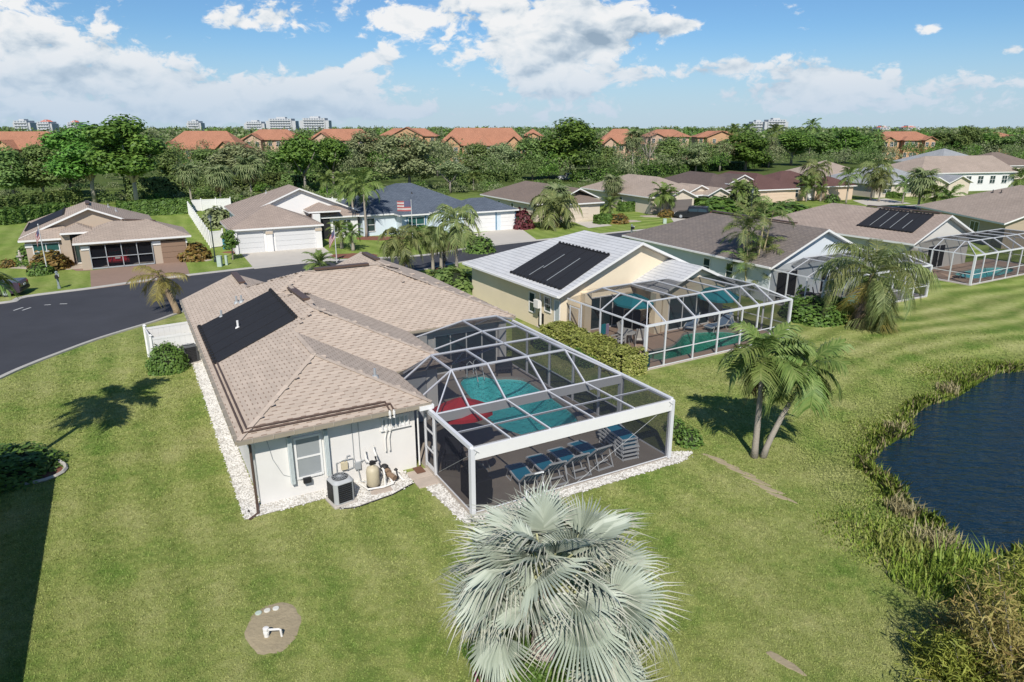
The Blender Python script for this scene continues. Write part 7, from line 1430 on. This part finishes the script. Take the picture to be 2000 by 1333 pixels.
def flag(label, x, y, top, w_, h_, lean=0.0, drop=.0, n=7):
    q = at(x, y); H_ = z_at(q.x, q.y, top); t = thing('flagpole', label, 'flagpole', (q.x, q.y, 0), 0, 'flagpoles in front of the houses'); mb = MB(); mb.lathe([(.05, 0), (.03, H_), (.06, H_ + .03), (.0, H_ + .12)], n=8); obj('pole', mb, mat('pole_grey', (.55, .55, .55), .4, .5), t)
    fl = None
    def P(a, b): return (-a * w_ * (1 - drop * .7), .10 * math.sin(a * 7 + b), H_ - .05 - b * h_ - drop * a * w_ * 1.1)
    R_, W_ = mat('flag_red', (.36, .10, .10), .8), mat('flag_white', (.52, .48, .47), .8)
    for i in range(n):
        mb = MB()
        for j in range(6): b0, b1 = i / n, (i + 1) / n; mb.face([P(j / 6, b0), P((j + 1) / 6, b0), P((j + 1) / 6, b1), P(j / 6, b1)])
        obj('stripe', mb, R_ if i % 2 == 0 else W_, t)
    mb = MB()
    for j in range(3): mb.face([(lambda p: (p[0], p[1] - .012, p[2]))(P(a, b)) for a, b in ((j / 6, 0), ((j + 1) / 6, 0), ((j + 1) / 6, 4 / n), (j / 6, 4 / n))])
    obj('canton', mb, mat('flag_blue', (.10, .10, .17), .8), t)
flag('pole with waving striped flag in front of the blue roof', 806, 468, 392, 1.6, 1.15); flag('pole with drooping striped flag beside the white garage house', 658, 513, 445, 1.3, .9, drop=.75); flag('pole with drooping flag before the entry of the tan house', 94, 536, 440, 1.2, .8, drop=.85)
def car(label, p, rz, col, kind='suv', L=4.7, W=1.85, H=1.7, group=None):
    t = thing('parked_car', label, 'car', p, rz, group); paint = mat('paint_' + label[:12].replace(' ', '_'), col, .25, .6)
    B = {'suv': [(0, .45), (.02, .78), (.08, .95), (.26, 1.02), (.96, 1.05), (1.0, .85), (1.0, .42)], 'sedan': [(0, .4), (.02, .68), (.08, .80), (.28, .9), (.88, .92), (.98, .85), (1.0, .4)], 'pickup': [(0, .5), (.02, .85), (.08, 1.0), (.26, 1.08), (.98, 1.08), (1.0, .9), (1.0, .5)]}[kind]
    Cb = {'suv': [(.24, 1.0), (.36, 1.0), (.40, H), (.92, H - .03), (.985, 1.04)], 'sedan': [(.24, .88), (.36, .9), (.42, H), (.70, H - .02), (.86, .91)], 'pickup': [(.22, 1.05), (.34, 1.06), (.38, H), (.62, H), (.66, 1.06)]}[kind]
    def slab(prof, w0, w1, zmid):
        mb = MB(); k = len(prof); vs = []
        for s_ in (-1, 1): vs += [((x - .5) * L, s_ * (w0 if z <= zmid else w1) / 2, z) for x, z in prof]
        mb.add(vs, [tuple(range(k - 1, -1, -1)), tuple(range(k, 2 * k))] + [(i, (i + 1) % k, k + (i + 1) % k, k + i) for i in range(k)]); return mb
    low = [(0, .32)] + B + [(1.0, .3), (.92, .24), (.08, .24)]; obj('body', slab(low, W, W * .97, .6), paint, t)
    obj('cabin', slab(Cb, W * .95, W * .78, 1.3), paint, t)
    x0, x1 = (Cb[1][0] - .5) * L, (Cb[-1][0] - .5) * L; zl, zh = Cb[1][1] + .05, H - .10
    for s_ in (-1, 1):
        y0, y1 = s_ * (W * .475 + .004), s_ * (W * .39 + .012); mid = (x0 + x1) / 2
        for a, b, ta, tb in ((x0 + .22, mid - .04, x0 + .42, mid - .04), (mid + .04, x1 - .25, mid + .04, x1 - .45)):
            mb = MB(); mb.face([(a, y0, zl), (b, y0, zl), (tb, y1, zh), (ta, y1, zh)]); obj('side_window', mb, GLASS, t)
        mb = MB(); mb.rbox((x0 + .25, s_ * (W / 2 + .08), 1.05), (.16, .2, .14), .03); obj('wing_mirror', mb, paint, t)
        mb = MB(); mb.rbox((L / 2 - .02, s_ * W * .40, .85), (.06, .24, .22), .02); obj('tail_light', mb, mat('tail_red', (.35, .02, .02), .3), t)
        mb = MB(); mb.rbox((-L / 2 + .04, s_ * W * .36, .70), (.08, .34, .14), .02); obj('headlight', mb, mat('headlight', (.6, .6, .6), .2, .6), t)
        for x in (-.30 * L, .31 * L):
            w = MB(); w.tube([(x, s_ * (W / 2 - .20), .34), (x, s_ * (W / 2 + .01), .34)], .34, 16); wo = obj('wheel', w, BLACKM, t); r_ = MB(); r_.tube([(x, s_ * (W / 2 - .05), .34), (x, s_ * (W / 2 + .025), .34)], .21, 10); obj('rim', r_, GREYM, wo)
    for (xa, za), (xb, zb), nm in ((Cb[1], Cb[2], 'windscreen'), (Cb[3], Cb[4], 'rear_window')):
        sx = -1 if nm == 'windscreen' else 1; a, b = Vector(((xa - .5) * L, 0, za)), Vector(((xb - .5) * L, 0, zb)); o = Vector((sx * .012, 0, .008)); p0, p1 = a.lerp(b, .12) + o, a.lerp(b, .88) + o; ws = (.42, .37) if sx < 0 else (.37, .42)
        mb = MB(); mb.face([(p0.x, -W * ws[0], p0.z), (p0.x, W * ws[0], p0.z), (p1.x, W * ws[1], p1.z), (p1.x, -W * ws[1], p1.z)]); obj(nm, mb, GLASS, t)
    for x in (-L / 2 - .02, L / 2 + .02): mb = MB(); mb.rbox((x, 0, .48), (.12, W * .94, .2), .04); obj('bumper', mb, BLACKM if kind != 'sedan' else paint, t)
    mb = MB(); mb.box((L / 2 + .05, 0, .78), (.02, .42, .14)); obj('licence_plate', mb, WHITE, t)
    if kind == 'suv':
        for s_ in (-1, 1): mb = MB(); mb.tube([(-.3 * L * .3, s_ * W * .34, H + .05), (.36 * L, s_ * W * .34, H + .04)], .02, 5); obj('roof_rail', mb, BLACKM, t)
    return t
q = at(1352, 427); car('black estate car parked on the drive of the cream twin gable house', q, -.42, (.012, .013, .016), 'suv', 4.8, 1.9, 1.72)
q = F1.w(3.3, 3.2, 0.02); car('red sports car standing behind the garage screen of the tan house', q, F1.a - PI / 2, (.42, .02, .03), 'sedan', 4.4, 1.8, 1.28)
mb = MB(); mb.box((4.8, 3.2, .0), (8.2, 5.3, .03)); obj('floor', mb, CONC, H1.root)
q = at(-26, 578); car('dark pickup at the kerb, only its tail in view', q, .28, (.05, .035, .055), 'pickup', 5.2, 1.9, 1.75)
for i, (x, y, c, l) in enumerate([(1322, 333, (.03, .03, .035), 'black vehicle parked under the far trees'), (1345, 331, (.12, .14, .15), 'grey vehicle parked under the far trees'), (1108, 352, (.5, .5, .5), 'pale vehicle glimpsed under the big bright tree'), (1222, 345, (.06, .08, .12), 'dark blue vehicle glimpsed by the cabbage palm trunk')]): car(l, at(x, y), .1 * i, c, 'suv', group='vehicles in the far car park')
q = at(444, 487); mb = MB(); mb.rbox((0, 0, .55), (.6, .7, 1.0), .06); mb.rbox((0, 0, 1.08), (.64, .76, .08), .06); tag(obj('wheelie_bin', mb, mat('bin_blue', (.05, .22, .36), .6), loc=(q.x, q.y, 0)), 'blue bin by the gate of the white fence', 'bin')
q = at(689, 487); mb = MB(); mb.lathe([(.14, 0), (.24, .3), (.27, .5), (.24, .52)], n=10); tag(obj('flower_pot', mb, mat('pot_pale', (.42, .55, .62), .6), loc=(q.x, q.y, 0)), 'pale blue pot among the low date palms', 'pot')
q = at(42, 516); t = thing('garden_statue', 'pale stone garden figure in the bed of the tan house', 'statue', (q.x, q.y, 0)); mb = MB(); mb.lathe([(.28, 0), (.26, .12), (.14, .2), (.12, .55), (.3, .7), (.32, .78)], n=10); obj('pedestal', mb, CONC, t); mb = MB(); mb.lathe([(.1, .78), (.12, 1.0), (.06, 1.12), (.09, 1.22), (.03, 1.3)], n=8); obj('figure', mb, CONC, t)
